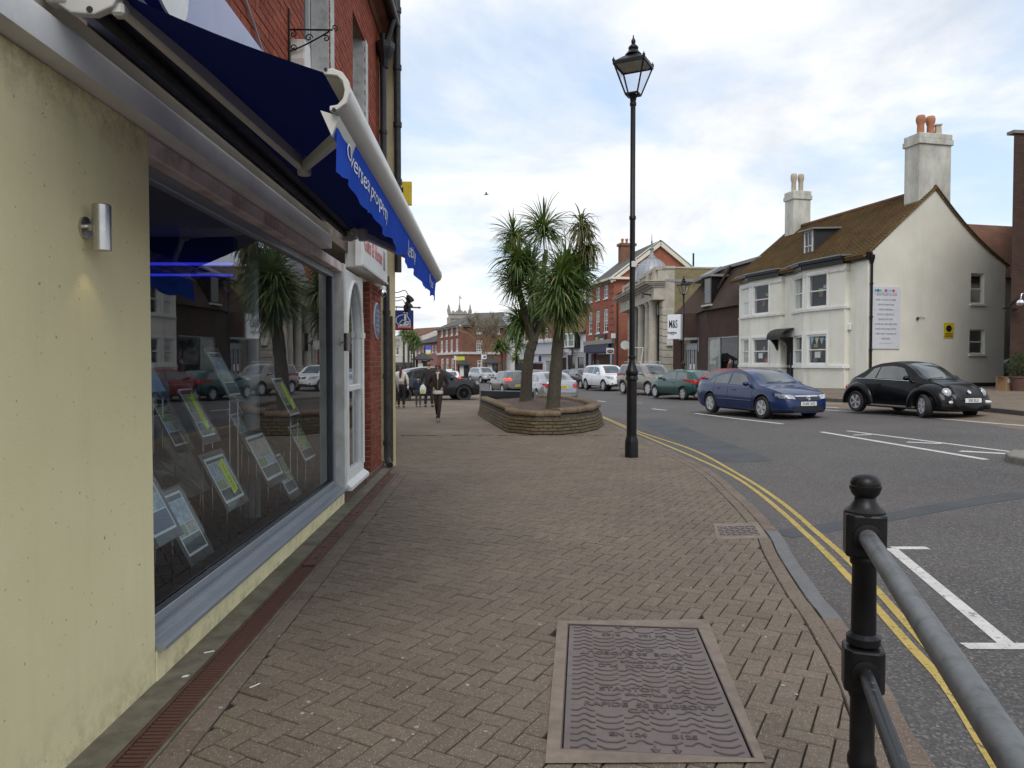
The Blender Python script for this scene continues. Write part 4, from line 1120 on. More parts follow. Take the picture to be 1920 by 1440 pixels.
# ---- white arched side window, brick pier, neighbour's sign
AYa, AYb = WY1 + .105, 10.1
arch = thing('arched_window', 'white framed tall arched window between display window and brick pier', 'window', (WX, 9.0, 0))
ax_ = WX + 0.0
def arch_frame(x0, x1, ya, yb, za, zb2, wid, seg=14):
    """frame with an arched head: outer rectangle minus arched opening"""
    yi, yj = ya + wid, yb - wid; zi = za + wid; r = (yj - yi) / 2; zs = zb2 - wid - r * 1.35; yc = (yi + yj) / 2
    arc = [(yc + r * math.cos(math.pi * k / seg), zs + 1.35 * r * math.sin(math.pi * k / seg)) for k in range(seg + 1)]
    mb = MB()
    mb.box2((x0, ya, za), (x1, yi, zb2)); mb.box2((x0, yj, za), (x1, yb, zb2)); mb.box2((x0, yi, za), (x1, yj, zi))
    for (a0, b0), (a1, b1) in zip(arc, arc[1:]):
        mb.prism([(x0, a0, b0), (x0, a1, b1), (x0, a1, zb2), (x0, a0, zb2)], (x1 - x0, 0, 0))
    trim = MB(); trim.tube([(x1 + .008, yi - .01, zi), (x1 + .008, yi - .01, zs)] + [(x1 + .008, yc - (r + .01) * math.cos(math.pi * k / seg), zs + (1.35 * r + .01) * math.sin(math.pi * k / seg)) for k in range(seg + 1)] + [(x1 + .008, yj + .01, zi)], .022, 8)
    return mb, trim, (yi, yj, zi, zs)
mb, trim, (yi, yj, zi, zs) = arch_frame(ax_ - .09, ax_, AYa, AYb, 0.22, 2.76, .10)
fo = mb.build('frame', WHITE, arch)
trim.build('moulding', WHITE, arch, smooth=40)
mb = MB(); mb.box2((ax_ - .07, yi, 1.30), (ax_ - .01, yj, 1.37)); mb.box2((ax_ - .02, AYa - .02, 1.37 + .6), (ax_ + .03, AYa + .1, 1.37 + .68)); mb.box2((ax_ - .02, AYb - .12, 1.97), (ax_ + .03, AYb + .01, 2.05)); mb.build('transom', WHITE, arch, bevel=.006)
mb = MB(); mb.prism([(ax_ - .1, AYa, .13), (ax_ + .07, AYa, .13), (ax_ + .07, AYa, .17), (ax_, AYa, .218), (ax_ - .1, AYa, .218)], (0, AYb - AYa + .02, 0)); mb.build('sill', WHITE, arch)
MB().box2((ax_ - .055, yi - .02, zi - .02), (ax_ - .05, yj + .02, 2.74)).build('pane', glass_mat('arched_glass', (0.8, 0.85, 0.86), 1.5, 1.4), arch)
MB().box2((ax_ - .9, AYa, .2), (ax_ - .85, AYb + .5, 2.8)).build('backing_wall', plain('pale_interior', (0.30, 0.32, 0.33), 0.8, var=.2), arch)
mb = MB(); mb.box2((WX - .3, AYa - .06, -.1), (WX + .012, AYb + .02, .128)); mb.box2((WX - .3, AYb + .02, -.1), (WX + .03, 11.9, .09)); mb.build('plinth', plain('brown_tile_plinth', (0.12, 0.062, 0.048), 0.55, var=.2, scale=6, bump=.2), shop, bevel=.01)
PY0, PY1, PX0, PX1 = 10.6, 11.62, -2.05, -1.715
pier = MB(); pier.box2((PX0, PY0 + .012, .09), (PX1 - .012, PY1, 2.80)); po = pier.build('brick_pier', MORTAR_P, shop)
row = 0; z = .095; pbA = MB().box((0, 0, 0), (.03, 1, .064)).mesh('brick', REDBRICK2, uv=False); pbB = MB().box((0, 0, 0), (1, .03, .064)).mesh('brick', REDBRICK2, uv=False)
while z < 2.73:
    y = PY0 - (0.0 if row % 2 else .11)
    while y < PY1:
        a, b = max(PY0, y + .005), min(PY1, y + .22)
        if b - a > .04: adopt(link('brick', pbA, None, (PX1 - .014 + rnd.gauss(0, .001), (a + b) / 2, z + .037), None, (1, b - a, 1)), po)
        y += .225
    x = PX1 - (0.11 if row % 2 else .22)
    for x0, x1 in (((PX1 - .105, PX1 - .031), (PX1 - .335, PX1 - .115)) if row % 2 else ((PX1 - .22, PX1 - .031), (PX1 - .335, PX1 - .23))):
        adopt(link('brick', pbB, None, ((x0 + x1) / 2, PY0 + .0135 + rnd.gauss(0, .001), z + .037), None, (x1 - x0, 1, 1)), po)
    z += .075; row += 1
mb = MB(); mb.box2((PX0, AYb + .02, .09), (WX - .16, PY0 + .01, 2.8)); mb.build('recess_wall', plain('dark_recess_brick', (0.09, 0.035, 0.025), .85, var=.3, scale=12), shop)
# neighbour's white sign board
SX = -1.58
nb = thing('neighbour_sign_board', 'white shop sign board with pinkish red letters above the brick pier', 'sign', (SX, 9.8, 3.0))
mb = MB(); mb.box2((SX - .09, 9.2, 2.83), (SX, 11.4, 3.45)); mb.box2((WX - .1, 9.4, 2.84), (SX - .092, 11.38, 3.2)); mb.build('board', WHITE, nb, bevel=.008)
mb = MB(); mb.box2((SX, 9.2, 2.83), (SX + .015, 11.4, 2.86)); mb.box2((SX, 9.2, 3.42), (SX + .015, 11.4, 3.45)); mb.build('edging', WHITE2, nb)
PINKL = plain('pink_red_letters', (0.55, 0.22, 0.22), .5, var=.1)
lettering('Gifts & Home', 0.30, PINKL, (SX + .004, 10.1, 3.14), (0, 1, 0), (0, 0, 1), nb, extrude=.004, xs=.9)
lettering('II', 0.4, plain('grey_letters', (0.25, 0.25, 0.27), .5), (SX + .004, 11.05, 3.12), (0, 1, 0), (0, 0, 1), nb, extrude=.004)
# second wall light, camera dome, plaque, downpipe
lp2 = Vector((WX + .11, 8.42, 1.88)); w2 = thing('wall_light', 'small dark steel cylinder light between the display window and the arched window', 'wall light', lp2)
MB().lathe([(.034, -.1), (.037, -.098), (.037, .096), (.034, .1)], lp2, 24).build('cylinder', plain('bronze_steel', (.2, .17, .15), .35, .8), w2, smooth=35)
MB().lathe([(.04, -.085), (.04, -.07), (.015, -.068), (.015, -.03)], lp2, 18, axis='X').build('wall_plate', STEEL, w2, smooth=35)
cd = thing('security_camera', 'small round security camera under the white sign board', 'camera', (PX1 + .1, 10.95, 2.7))
MB().lathe([(.06, .0), (.06, .04), (.03, .06)], (PX1 + .12, 10.95, 2.71), 16).build('base', WHITE, cd, smooth=40)
mb = MB(); mb.ball((PX1 + .13, 10.92, 2.66), .062, 16); mb.build('ball', CHROME, cd, smooth=60)
MB().lathe([(.03, 0), (.03, .02)], (PX1 + .16, 10.87, 2.645), 14, axis='Y').build('lens', BLACKP, cd)
pq = thing('wall_plaque', 'round blue plaque with white lettering on the brick pier', 'plaque', (PX1, 11.15, 2.25))
MB().lathe([(.27, .001), (.27, .018), (.262, .022)], (PX1, 11.15, 2.27), 36, axis='X').build('rim', plain('plaque_rim', (.55, .56, .6), .5), pq, smooth=35)
MB().lathe([(.25, .0225), (.25, .026)], (PX1, 11.15, 2.27), 36, axis='X').build('face', plain('plaque_blue', (.10, .13, .24), .5), pq, smooth=35)
for k, bt in enumerate(('FORMER', 'TOWN HALL', 'MARKET', 'STOOD ON', 'THIS SITE')):
    lettering(bt, .062, WHITE, (PX1 + .0265, 11.15, 2.41 - k * .07), (0, 1, 0), (0, 0, 1), pq)
dpx = PX1 + .065
mb = MB(); mb.tube([(dpx, 11.78, 3.0), (dpx, 11.78, .16), (dpx + .02, 11.74, .10), (dpx + .06, 11.66, .05)], .052, 12)
for zz in (.35, 1.4, 2.4): mb.lathe([(.064, 0), (.064, .07)], (dpx, 11.78, zz), 12)
props(mb.build('downpipe', GUTT, smooth=40), 'black cast iron downpipe with worn foot at the end of the brick pier', 'downpipe')
# STREET FURNITURE
RAILG = plain('worn_grey_rail', (0.16, 0.165, 0.165), 0.45, 0.35, var=0.15, scale=9, bump=0.15, bscale=80, dirt=(0.016, 0.017, 0.02), dirt_scale=9, dirt_amt=1.0)
# chips of grey show through the black lower rail
t = NT('chipped_black_rail'); co = t.coord('Object')
k = t.ramp(t.noise(co, 26, 7, 0.75), [(0.60, (0, 0, 0)), (0.66, (1, 1, 1))])
RAILB = t.bsdf(t.mix(k, (0.016, 0.016, 0.018), (0.20, 0.20, 0.21)), 0.4, 0.1, t.bump(k, -0.2, 0.002))
PD = 2.6
pb = at(1620, 1100, PD); PXY = (pb.x, pb.y)
rail = thing('pedestrian_guardrail', 'black cast iron guardrail with ball topped post and worn grey handrail by the kerb', 'railing', (PXY[0], PXY[1], 0))
def zz_(py): return at(1620, py, PD).z
mb = MB()
mb.lathe([(.060, -.05), (.060, .06), (.05, .08), (.042, .12), (.042, zz_(1440)), (.048, zz_(1432)), (.048, zz_(1420)), (.041, zz_(1410)), (.041, zz_(1310)), (.048, zz_(1300)), (.048, zz_(1287)), (.043, zz_(1278)),
          (.04, zz_(1275)), (.058, zz_(1272))][:12], (*PXY, 0), 28)
post = mb.build('post', BLACKP, rail, smooth=40)
mb = MB(); mb.lathe([(.0415, zz_(1283)), (.0415, zz_(1210)), (.056, zz_(1205)), (.056, zz_(1192)), (.0415, zz_(1185)), (.0395, zz_(1060)), (.047, zz_(1055)), (.047, zz_(1045)), (.04, zz_(1038)), (.044, zz_(1010)), (.044, zz_(975)), (.066, zz_(965)), (.066, zz_(957)), (.05, zz_(950)), (.036, zz_(938)), (.034, zz_(932)), (.045, zz_(925)), (.052, zz_(915)), (.0525, zz_(910)), (.049, zz_(909)), (.0495, zz_(905)), (.044, zz_(897)), (.03, zz_(890.5)), (.012, zz_(888)), (.001, zz_(887.5))], (*PXY, 0), 28)
mb.build('post_shaft', BLACKP, post, smooth=40)
ra = Vector((-.33, -.944, 0)).normalized()
UR0 = Vector((PXY[0], PXY[1], zz_(1000))); UR1 = UR0 + ra * 2.3
LR0 = Vector((PXY[0], PXY[1], zz_(1250))); LR1 = LR0 + ra * 2.3
rza = math.atan2(ra.y, ra.x)
for c0 in (UR0, LR0):
    mb = MB(); s_ = .066
    mb.prism([c0 + Vector((0, 0, -.075)) + Matrix.Rotation(rza, 3, 'Z') @ Vector((a, b, 0)) for a, b in ((-s_, -.045), (-.045, -s_), (.045, -s_), (s_, -.045), (s_, .045), (.045, s_), (-.045, s_), (-s_, .045))], (0, 0, .15))
    mb.build('rail_socket', BLACKP, rail, bevel=.008, bseg=2)
    MB().lathe([(.046, .05), (.046, .078), (.036, .08)], (0, 0, 0), 20, axis='X').xf(Matrix.Translation(c0) @ Matrix.Rotation(rza, 4, 'Z')).build('collar', BLACKP, rail, smooth=40)
MB().tube([UR0 + ra * .05, UR0 + ra * .06, UR1], .030, 20).build('handrail', RAILG, rail, smooth=40)
MB().tube([LR0 + ra * .05, LR0 + ra * .06, LR1], .024, 18).build('lower_rail', RAILB, rail, smooth=40)
# ---- lamp posts
LGLASS = glass_mat('lantern_glass', (0.93, 0.94, 0.96), 1.45, 0.8)
LAMPIN = plain('lantern_lining', (0.5, 0.47, 0.42), 0.6, var=.15)
def lamp_post(base, H, label, ang, detail=True):
    o = thing('lamp_post', label, 'lamp post', base, 0, 'black lantern street lamps')
    k = H / 7.15
    mb = MB(); mb.lathe([(.118, -.05), (.118, .28), (.112, .3), (.098, .36), (.094, .38)], (0, 0, 0), 24); mb.build('plinth', BLACKP, o, smooth=35, keep=False)
    mb = MB(); mb.lathe([(.088, .37), (.088, 1.36), (.11, 1.38), (.11, 1.42), (.10, 1.44), (.105, 1.47), (.112, 1.49), (.112, 1.53), (.10, 1.55), (.075, 1.62), (.056, 1.68), (.05, 1.74), (.066, 1.76), (.066, 1.80), (.05, 1.81), (.047, 4.2), (.06, 4.21), (.06, 4.26), (.046, 4.28), (.044, H - 1.12), (.058, H - 1.11), (.058, H - 1.06), (.048, H - 1.05), (.06, H - .98), (.10, H - .93)], (0, 0, 0), 24)
    mb.build('shaft', BLACKP, o, smooth=35, keep=False)
    lan = bpy.data.objects.new('lantern', None); COL.objects.link(lan); lan.parent = o; lan.location = (0, 0, H - .93); lan.rotation_euler = (0, 0, ang)
    b_, t_, zt = .105, .27, .52
    mb = MB(); q = [(-1, -1), (1, -1), (1, 1), (-1, 1)]
    for i in range(4):
        a, c = q[i], q[(i + 1) % 4]
        mb.beam((a[0] * b_, a[1] * b_, 0), (a[0] * t_, a[1] * t_, zt), .022, .022)
        mb.beam((a[0] * b_, a[1] * b_, .01), (c[0] * b_, c[1] * b_, .01), .03, .03)
        mb.beam((a[0] * t_, a[1] * t_, zt), (c[0] * t_, c[1] * t_, zt), .035, .055)
        mb.prism([(a[0] * t_ + dx, a[1] * t_ + dy, zt + .02) for dx, dy in ((-.02, -.02), (.02, -.02), (.02, .02), (-.02, .02))], (0, 0, .04)); mb.lathe([(.018, 0), (.001, .05)], (a[0] * t_, a[1] * t_, zt + .055), 6)
    mb.build('frame', BLACKP, lan, keep=False)
    for i in range(4):
        a, c = q[i], q[(i + 1) % 4]
        MB().quad((a[0] * b_, a[1] * b_, .02), (c[0] * b_, c[1] * b_, .02), (c[0] * t_, c[1] * t_, zt - .02), (a[0] * t_, a[1] * t_, zt - .02)).build('pane', LGLASS, lan, keep=False)
    mb = MB(); mb.lathe([(t_ * 1.4, zt + .03), (.13, zt + .17), (.12, zt + .175)], (0, 0, 0), 4, rot=math.pi / 4); mb.build('hood', BLACKP, lan, keep=False)
    MB().lathe([(t_ * 1.34, zt - .012), (t_ * 1.30, zt + .01)], (0, 0, 0), 4, rot=math.pi / 4).build('hood_lining', LAMPIN, lan, keep=False)
    mb = MB(); mb.lathe([(.14, zt + .17), (.145, zt + .185), (.125, zt + .2), (.10, zt + .235), (.085, zt + .26), (.075, zt + .265), (.09, zt + .29), (.088, zt + .31), (.06, zt + .34), (.04, zt + .36), (.03, zt + .37), (.038, zt + .39), (.04, zt + .42), (.03, zt + .445), (.018, zt + .46), (.01, zt + .50), (.009, zt + .52), (.001, zt + .525)], (0, 0, 0), 18)
    mb.build('finial', BLACKP, lan, smooth=40, keep=False)
    if detail:
        mb = MB()
        for a in (-1, 1): mb.beam((0.03, 0, 1.95), (a * .20, 0, 1.95), .012, .012)
        mb.beam((.2, 0, 1.95), (.14, -.05, 1.62), .012, .012); mb.beam((.06, 0, 3.15), (.065, 0, 3.55), .02, .012); mb.box((.02, -.055, 3.42), (.09, .03, .1)); mb.beam((.06, 0, 3.42), (.42, .05, 3.42), .012, .012)
        mb.build('banner_bracket', WHITE2, o, keep=False)
    return o
g0 = gnd(1184, 857)
lamp_post(g0, at(1184, 78, (g0 - EYEP).dot(FWD)).z - g0.z, 'tall black lantern lamp post on the brick pavement in front of the planter', R_(-28))
g1 = xy(1281, 41.5); lamp_post((g1.x, g1.y, hp(g1.x, g1.y)), 6.3, 'smaller black lantern lamp post before the shop sign across the road', R_(10), False)
# ---- planter with brick walls
PLB = paver_mat('planter_brick', (0.088, 0.066, 0.040), (0.13, 0.099, 0.060), speck=False, moss=0.95)
COPE = paver_mat('planter_coping', (0.15, 0.105, 0.068), (0.20, 0.15, 0.10), speck=False, moss=0.6)
SOIL = plain('planter_soil', (0.075, 0.046, 0.034), .95, var=.45, scale=12, bump=1.0, bscale=26, dirt=(.16, .11, .08), dirt_scale=40, dirt_amt=.6)
pl_px = [(895, 778), (922, 795), (950, 811), (1000, 816), (1050, 816), (1092, 812), (1120, 806), (1133, 797)]
pl = [gnd(*p) for p in pl_px]
pl = [Vector((p.x, p.y, 0)) for p in pl]
back = [Vector((pl[-1].x + .05, pl[-1].y + 2.2, 0)), Vector((pl[-1].x - .35, pl[-1].y + 5.2, 0)), Vector((pl[0].x + .9, pl[0].y + 3.6, 0)), Vector((pl[0].x + .15, pl[0].y + 2.2, 0))]
ring = pl + back
pc = sum(ring, Vector((0, 0, 0))) / len(ring)
planter = thing('brick_planter', 'raised mossy brick planter holding two cabbage palms', 'planter', (pc.x, pc.y, hp(pc.x, pc.y)))
closed = ring + [ring[0]]
step = .02; loop = resample(closed, step)
PH = .50; BAT = .13                             # height, outward batter at foot
def nrm_at(i):
    n = len(loop); a, b = loop[(i - 5) % n], loop[(i + 5) % n]; t_ = (b - a).normalized()
    nn = Vector((t_.y, -t_.x, 0))
    if (loop[i] - pc).dot(nn) < 0: nn = -nn
    return nn
NR = [nrm_at(i) for i in range(len(loop))]
g_ = lambda p: hp(p.x, p.y)
mb = MB(); m = len(loop); idx = list(range(0, m, 5))
for i in idx:
    p = loop[i]; n_ = NR[i]
    for off, h in ((-.012, -.05), (-BAT - .012, PH - .03), (-BAT - .22, PH - .03), (-BAT - .22, 0)):
        q = p + n_ * off; mb.v.append((q.x, q.y, g_(p) + h))
for a in range(len(idx)):
    b = (a + 1) % len(idx)
    for k in range(3): mb.f.append([a * 4 + k, b * 4 + k, b * 4 + k + 1, a * 4 + k + 1]); mb.m.append(0)
wallp = mb.build('wall', plain('planter_mortar', (.06, .05, .035), .95, var=.3, scale=15), planter)
pbr = MB(); pbr.box((0, 0, 0), (.05, 1, .062)); pbm = pbr.mesh('brick', PLB, uv=False, bevel=0.006)
for r in range(6):
    z = .012 + r * .0745; k = 0 if r % 2 else 5; L = 11
    if r == 5: continue
    while k + L < m:
        i = k + L // 2; p = loop[i]; nn = NR[i]
        tt = (loop[min(k + L, m - 1)] - loop[k])
        off = -BAT * (z + .03) / (PH - .03)
        c = p + nn * (off - .018); rz = math.atan2(nn.y, nn.x)
        if nn.dot(Vector((c.x, c.y, 0)).normalized()) < 0.25:
            tilt = math.atan(BAT / (PH - .03))
            o = link('brick', pbm, None, (c.x, c.y, g_(p) + z + .033), (0, -tilt * 1, rz), (1, tt.length - rnd.uniform(.014, .022), 1)); o.rotation_mode = 'XYZ'; adopt(o, wallp)
        k += L
# coping: rounded bullnose blocks
k = 0
cop = MB(); prof = [(-.26, -.03), (.015, -.03), (.03, .0), (.03, .045), (.01, .075), (-.03, .09), (-.2, .09), (-.24, .075), (-.26, .045)]
cop.prism([(a, -.5, b) for a, b in prof], (0, 1, 0)); copm = cop.mesh('coping_brick', COPE, uv=False, smooth=40)
while k + 6 < m:
    i = k + 3; p = loop[i]; nn = NR[i]; c = p - nn * (BAT - .005)
    L = (loop[k + 6] - loop[k]).length
    stepdn = .06 if (c.x < pl[2].x - .0 and c.y > pl[2].y + .2) or c.x > pl[4].x else 0.0
    if nn.dot(Vector((c.x, c.y, 0)).normalized()) < 0.6 or rnd.random() < 1.1:
        o = link('coping_brick', copm, None, (c.x, c.y, g_(p) + PH - .03 + stepdn + rnd.gauss(0, .003)), (0, 0, math.atan2(nn.y, nn.x)), (1, L - .006, 1)); adopt(o, wallp)
    k += 6
mb = MB(); inner = [loop[i] - NR[i] * (BAT + .12) for i in range(0, m, 10)]
cen = sum(inner, Vector((0, 0, 0))) / len(inner)
for rr in range(7):
    for p in inner:
        q = p.lerp(cen, rr / 6.5)
        mb.v.append((q.x, q.y, g_(q) + PH - .02 + .16 * (rr / 6.5) ** .8 + .03 * mnoise.noise(Vector((q.x * 3, q.y * 3, 0)))))
n = len(inner)
for rr in range(6):
    for a in range(n): b = (a + 1) % n; mb.f.append([rr * n + a, rr * n + b, (rr + 1) * n + b, (rr + 1) * n + a]); mb.m.append(0)
mb.f.append([6 * n + a for a in range(n)]); mb.m.append(0)
mb.build('soil', SOIL, planter, smooth=60)
# black board behind the planter
q0, q1 = xy(901, 25.5), xy(1003, 24.0)
bb = thing('black_barrier_board', 'low black board with pale edge standing behind the planter', 'barrier', (*((q0 + q1) / 2), hp(q0.x, q0.y)))
mb = MB(); mb.beam((q0.x, q0.y, hp(*q0) + .42), (q1.x, q1.y, hp(*q1) + .42), .05, .74); mb.build('board', plain('blue_black_board', (.012, .014, .02), .45), bb, bevel=.005)
mb = MB(); mb.beam((q0.x, q0.y, hp(*q0) + .81), (q1.x, q1.y, hp(*q1) + .81), .08, .03); mb.build('top_rail', plain('grey_metal_trim', (.25, .27, .3), .4, .5), bb)
for q in (q0, q1): MB().beam((q.x, q.y, hp(*q) - .02), (q.x, q.y, hp(*q) + .86), .07, .07).build('post', plain('grey_metal_trim', (.25, .27, .3), .4, .5), bb)
# ---- cabbage palms
BARK = plain('palm_bark', (.062, .052, .038), .95, var=.35, scale=14, bump=1.0, bscale=30, dirt=(.05, .055, .03), dirt_scale=3, dirt_amt=.6)
def leaf_mat(name, a, b, dry):
    t = NT(name); geo = t.new('NewGeometry')
    r = geo.outputs['Random Per Island']
    c = t.ramp(r, [(0.0, a), (0.55, b), (0.86, tuple(x * 1.2 for x in b)), (0.95, dry), (1.0, dry)])
    p = t.new('BsdfPrincipled'); t.link(c, p.inputs['Base Color']); p.inputs['Roughness'].default_value = .5; p.inputs['Specular IOR Level'].default_value = .35
    tr = t.new('BsdfTranslucent'); t.link(t.mix(1.0, c, (1.3, 1.5, .6), 'MULTIPLY'), tr.inputs[0])
    m = t.new('MixShader'); m.inputs[0].default_value = .22; t.link(p.outputs[0], m.inputs[1]); t.link(tr.outputs[0], m.inputs[2]); t.link(m.outputs[0], t.out.inputs[0])
    return t.mat
LEAF = leaf_mat('strap_leaf', (.042, .078, .022), (.11, .165, .05), (.30, .25, .12))
LEAF_D = leaf_mat('dry_strap_leaf', (.07, .075, .03), (.12, .12, .05), (.22, .18, .10))
def rosette(c, axis, R, n, rr, droop=1.0, wid=.028, up=.25):
    """strap leaves that spring from one point, the lower ones hanging"""
    mb = MB(); axis = Vector(axis).normalized(); ref = axis.orthogonal().normalized(); r2 = axis.cross(ref)
    for i in range(n):
        az = rr.uniform(0, 2 * math.pi); el = math.asin(rr.uniform(-.75, 1.0) * .98) * (1 - up * .2) + up
        d = (ref * math.cos(az) + r2 * math.sin(az)) * math.cos(el) + axis * math.sin(el)
        L = R * rr.uniform(.75, 1.12); w = wid * rr.uniform(.7, 1.2)
        p = Vector(c) + axis * rr.uniform(-.28, .12) * R + d * .03; segs = 5; v = d.copy()
        side = v.cross(ZUP)
        if side.length < .05: side = ref.copy()
        side.normalize()
        side = (Matrix.Rotation(rr.uniform(-.6, .6), 3, v) @ side)
        base = len(mb.v); dr = droop * rr.uniform(.5, 1.5)
        for s_ in range(segs + 1):
            f = s_ / segs; ww = w * (0.55 + 1.2 * f if f < .3 else 0.92 * (1 - ((f - .3) / .7) ** 1.6)) + .0015
            mb.v.append(tuple(p - side * ww)); mb.v.append(tuple(p + side * ww))
            v = (v + Vector((0, 0, -1)) * dr * .26 * (0.35 + f)).normalized(); p = p + v * (L / segs)
        for s_ in range(segs): mb.f.append([base + 2 * s_, base + 2 * s_ + 1, base + 2 * s_ + 3, base + 2 * s_ + 2]); mb.m.append(0)
    return mb
def trunk_tube(mb, pts, r0, r1, rr, seg=12):
    c = catmull(pts, 7); n = len(c)
    rs = [r0 + (r1 - r0) * (i / (n - 1)) + .012 * rr.uniform(-1, 1) for i in range(n)]
    rs[0] = r0 * 1.28; rs[1] = r0 * 1.1
    mb.tube(c, rs, seg)
def cabbage_palm(label, limbs, heads, seed, R=.8, n=210, wid=.024, group=None):
    rr = random.Random(seed)
    base = limbs[0][0][0]
    o = thing('cabbage_palm', label, 'palm tree', base, 0, group)
    mb = MB()
    for pts, r0, r1 in limbs: trunk_tube(mb, pts, r0, r1, rr)
    mb.build('trunk', BARK, o, smooth=50)
    for h in heads:
        c, ax, k = h[0], h[1], h[2]; dry = len(h) > 3
        props(rosette(c, ax, R * k, int(n * k), rr, 1.0 if not dry else 2.2, wid, .22 if not dry else -.2).build('leaf_head', LEAF_D if dry else LEAF, o, uv=False), kind='stuff')
    return o
def T(px, py, d): return at(px, py, d)
DA, DB = 22.2, 19.2
ba, bb_ = at(986, 756, DA), at(1036, 772, DB)
cabbage_palm('leaning forked cabbage palm at the back of the brick planter',
    [([ba, T(988, 700, DA), T(993, 662, DA), T(1000, 640, DA)], .19, .14), ([T(1000, 642, DA), T(985, 590, DA), T(972, 540, DA), T(968, 510, DA)], .12, .085), ([T(1000, 642, DA), T(1012, 600, DA + .4), T(1018, 520, DA + .6), T(1024, 468, DA + .5)], .11, .07), ([T(978, 560, DA), T(962, 500, DA), T(965, 440, DA + .3)], .08, .06), ([T(1016, 560, DA), T(1002, 520, DA), T(992, 500, DA)], .08, .06)],
    [(T(962, 440, DA + .3), (-.3, 0, 1), .78), (T(1019, 425, DA + .4), (0, -.1, 1), 1.02), (T(969, 488, DA - .2), (-.2, -.3, 1), 1.0), (T(995, 500, DA), (.1, .3, 1), .9), (T(965, 525, DA + .3), (-.5, -.2, .8), .85), (T(1000, 545, DA - .2), (.2, -.5, .7), .85), (T(975, 600, DA + .2), (-.6, .3, .5), .8), (T(1005, 585, DA + .6), (.1, .5, .6), .9)], 11, R=1.02, n=270)
cabbage_palm('cabbage palm with straight trunk at the front of the brick planter',
    [([bb_, T(1040, 720, DB), T(1045, 660, DB), T(1051, 600, DB), T(1056, 570, DB)], .19, .13), ([T(1056, 572, DB), T(1050, 540, DB), T(1052, 515, DB)], .12, .09), ([T(1056, 572, DB), T(1072, 530, DB + .1), T(1082, 490, DB + .2), T(1093, 462, DB + .2)], .11, .06), ([T(1084, 490, DB + .1), T(1090, 460, DB), T(1090, 425, DB)], .06, .04)],
    [(T(1052, 520, DB - .2), (0, -.3, 1), .95), (T(1062, 498, DB + .3), (0, .2, 1), .95), (T(1084, 505, DB + .2), (.3, 0, 1), .8), (T(1090, 420, DB), (0, 0, 1), .62, 1), (T(1106, 462, DB + .1), (.6, 0, .7), .62, 1), (T(1045, 550, DB - .3), (-.3, -.4, .8), .95), (T(1070, 545, DB - .2), (.4, -.4, .8), .9), (T(1060, 575, DB), (.2, -.2, .6), .95), (T(1055, 560, DB + .3), (0, .5, .6), .9)], 23, R=.98, n=270)
# palms farther off
def far_palm(px, py, d, hp_, R, heads, label, seed, n=120):
    b = xy(px, d); b = Vector((b.x, b.y, hr(b.x, b.y)))
    limbs = [([b, at(px, (py + 640) / 2 if py > 640 else 660, d), at(px, hp_, d)], .13, .09)]
    cabbage_palm(label, limbs, [(at(a, c, d + dd), (x_, 0, 1), k) for a, c, dd, x_, k in heads], seed, R, n, .05, 'palms farther along the street')
far_palm(757, 705, 72, 640, 1.1, [(757, 622, 0, -.3, 1.0), (765, 632, .5, .3, .9)], 'slim palm behind the white hanging sign', 31)
far_palm(766, 705, 70, 640, 1.1, [(770, 632, 0, 0, 1.0), (778, 636, -.5, .4, .85)], 'palm with full head beside the white hanging sign', 32)
far_palm(776, 705, 74, 648, 1.0, [(776, 645, 0, .2, 1.0), (784, 640, .8, .5, .8)], 'palm right of its two neighbours near the black street clock', 33)
far_palm(941, 705, 74, 660, 1.2, [(935, 652, 0, -.3, 1.0), (948, 655, .4, .3, .9), (940, 645, 0, 0, .9)], 'low spreading palm in front of the white gabled house', 34)
far_palm(968, 705, 70, 640, 1.25, [(962, 630, 0, -.2, 1.0), (972, 645, .4, .4, .9), (968, 668, -.3, 0, .8)], 'taller palm partly behind the leaning palm trunk', 35)
# BUILDINGS
class Frame:
    """a wall plane: a = ground corner at the viewer's left when facing the wall, b = at the right"""
    def __init__(s, a, b, z=None):
        s.o = Vector((a[0], a[1], 0)); d = Vector((b[0] - a[0], b[1] - a[1], 0)); s.L = d.length; s.u = d.normalized(); s.n = Vector((s.u.y, -s.u.x, 0))
        s.z = hp(a[0], a[1]) if z is None else z
    def p(s, u, z, d=0.0): return s.o + s.u * u + s.n * d + Vector((0, 0, s.z + z))
    def at_px(s, px):
        """distance along the wall that stands in picture column px"""
        r = ray(px, HOR); k = Vector((r.x, r.y))
        # o + u*t = r*m
        det = s.u.x * -k.y + s.u.y * k.x
        return (-s.o.x * -k.y - s.o.y * k.x) / det if abs(det) > 1e-9 else 0
def fbox(mb, F, u0, u1, z0, z1, d0, d1, mi=0):
    vs = [F.p(u, z, d) for d in (d0, d1) for u, z in ((u0, z0), (u1, z0), (u1, z1), (u0, z1))]
    return mb.add(vs, [(0,3,2,1),(4,5,6,7),(0,1,5,4),(1,2,6,5),(2,3,7,6),(3,0,4,7)], mi)
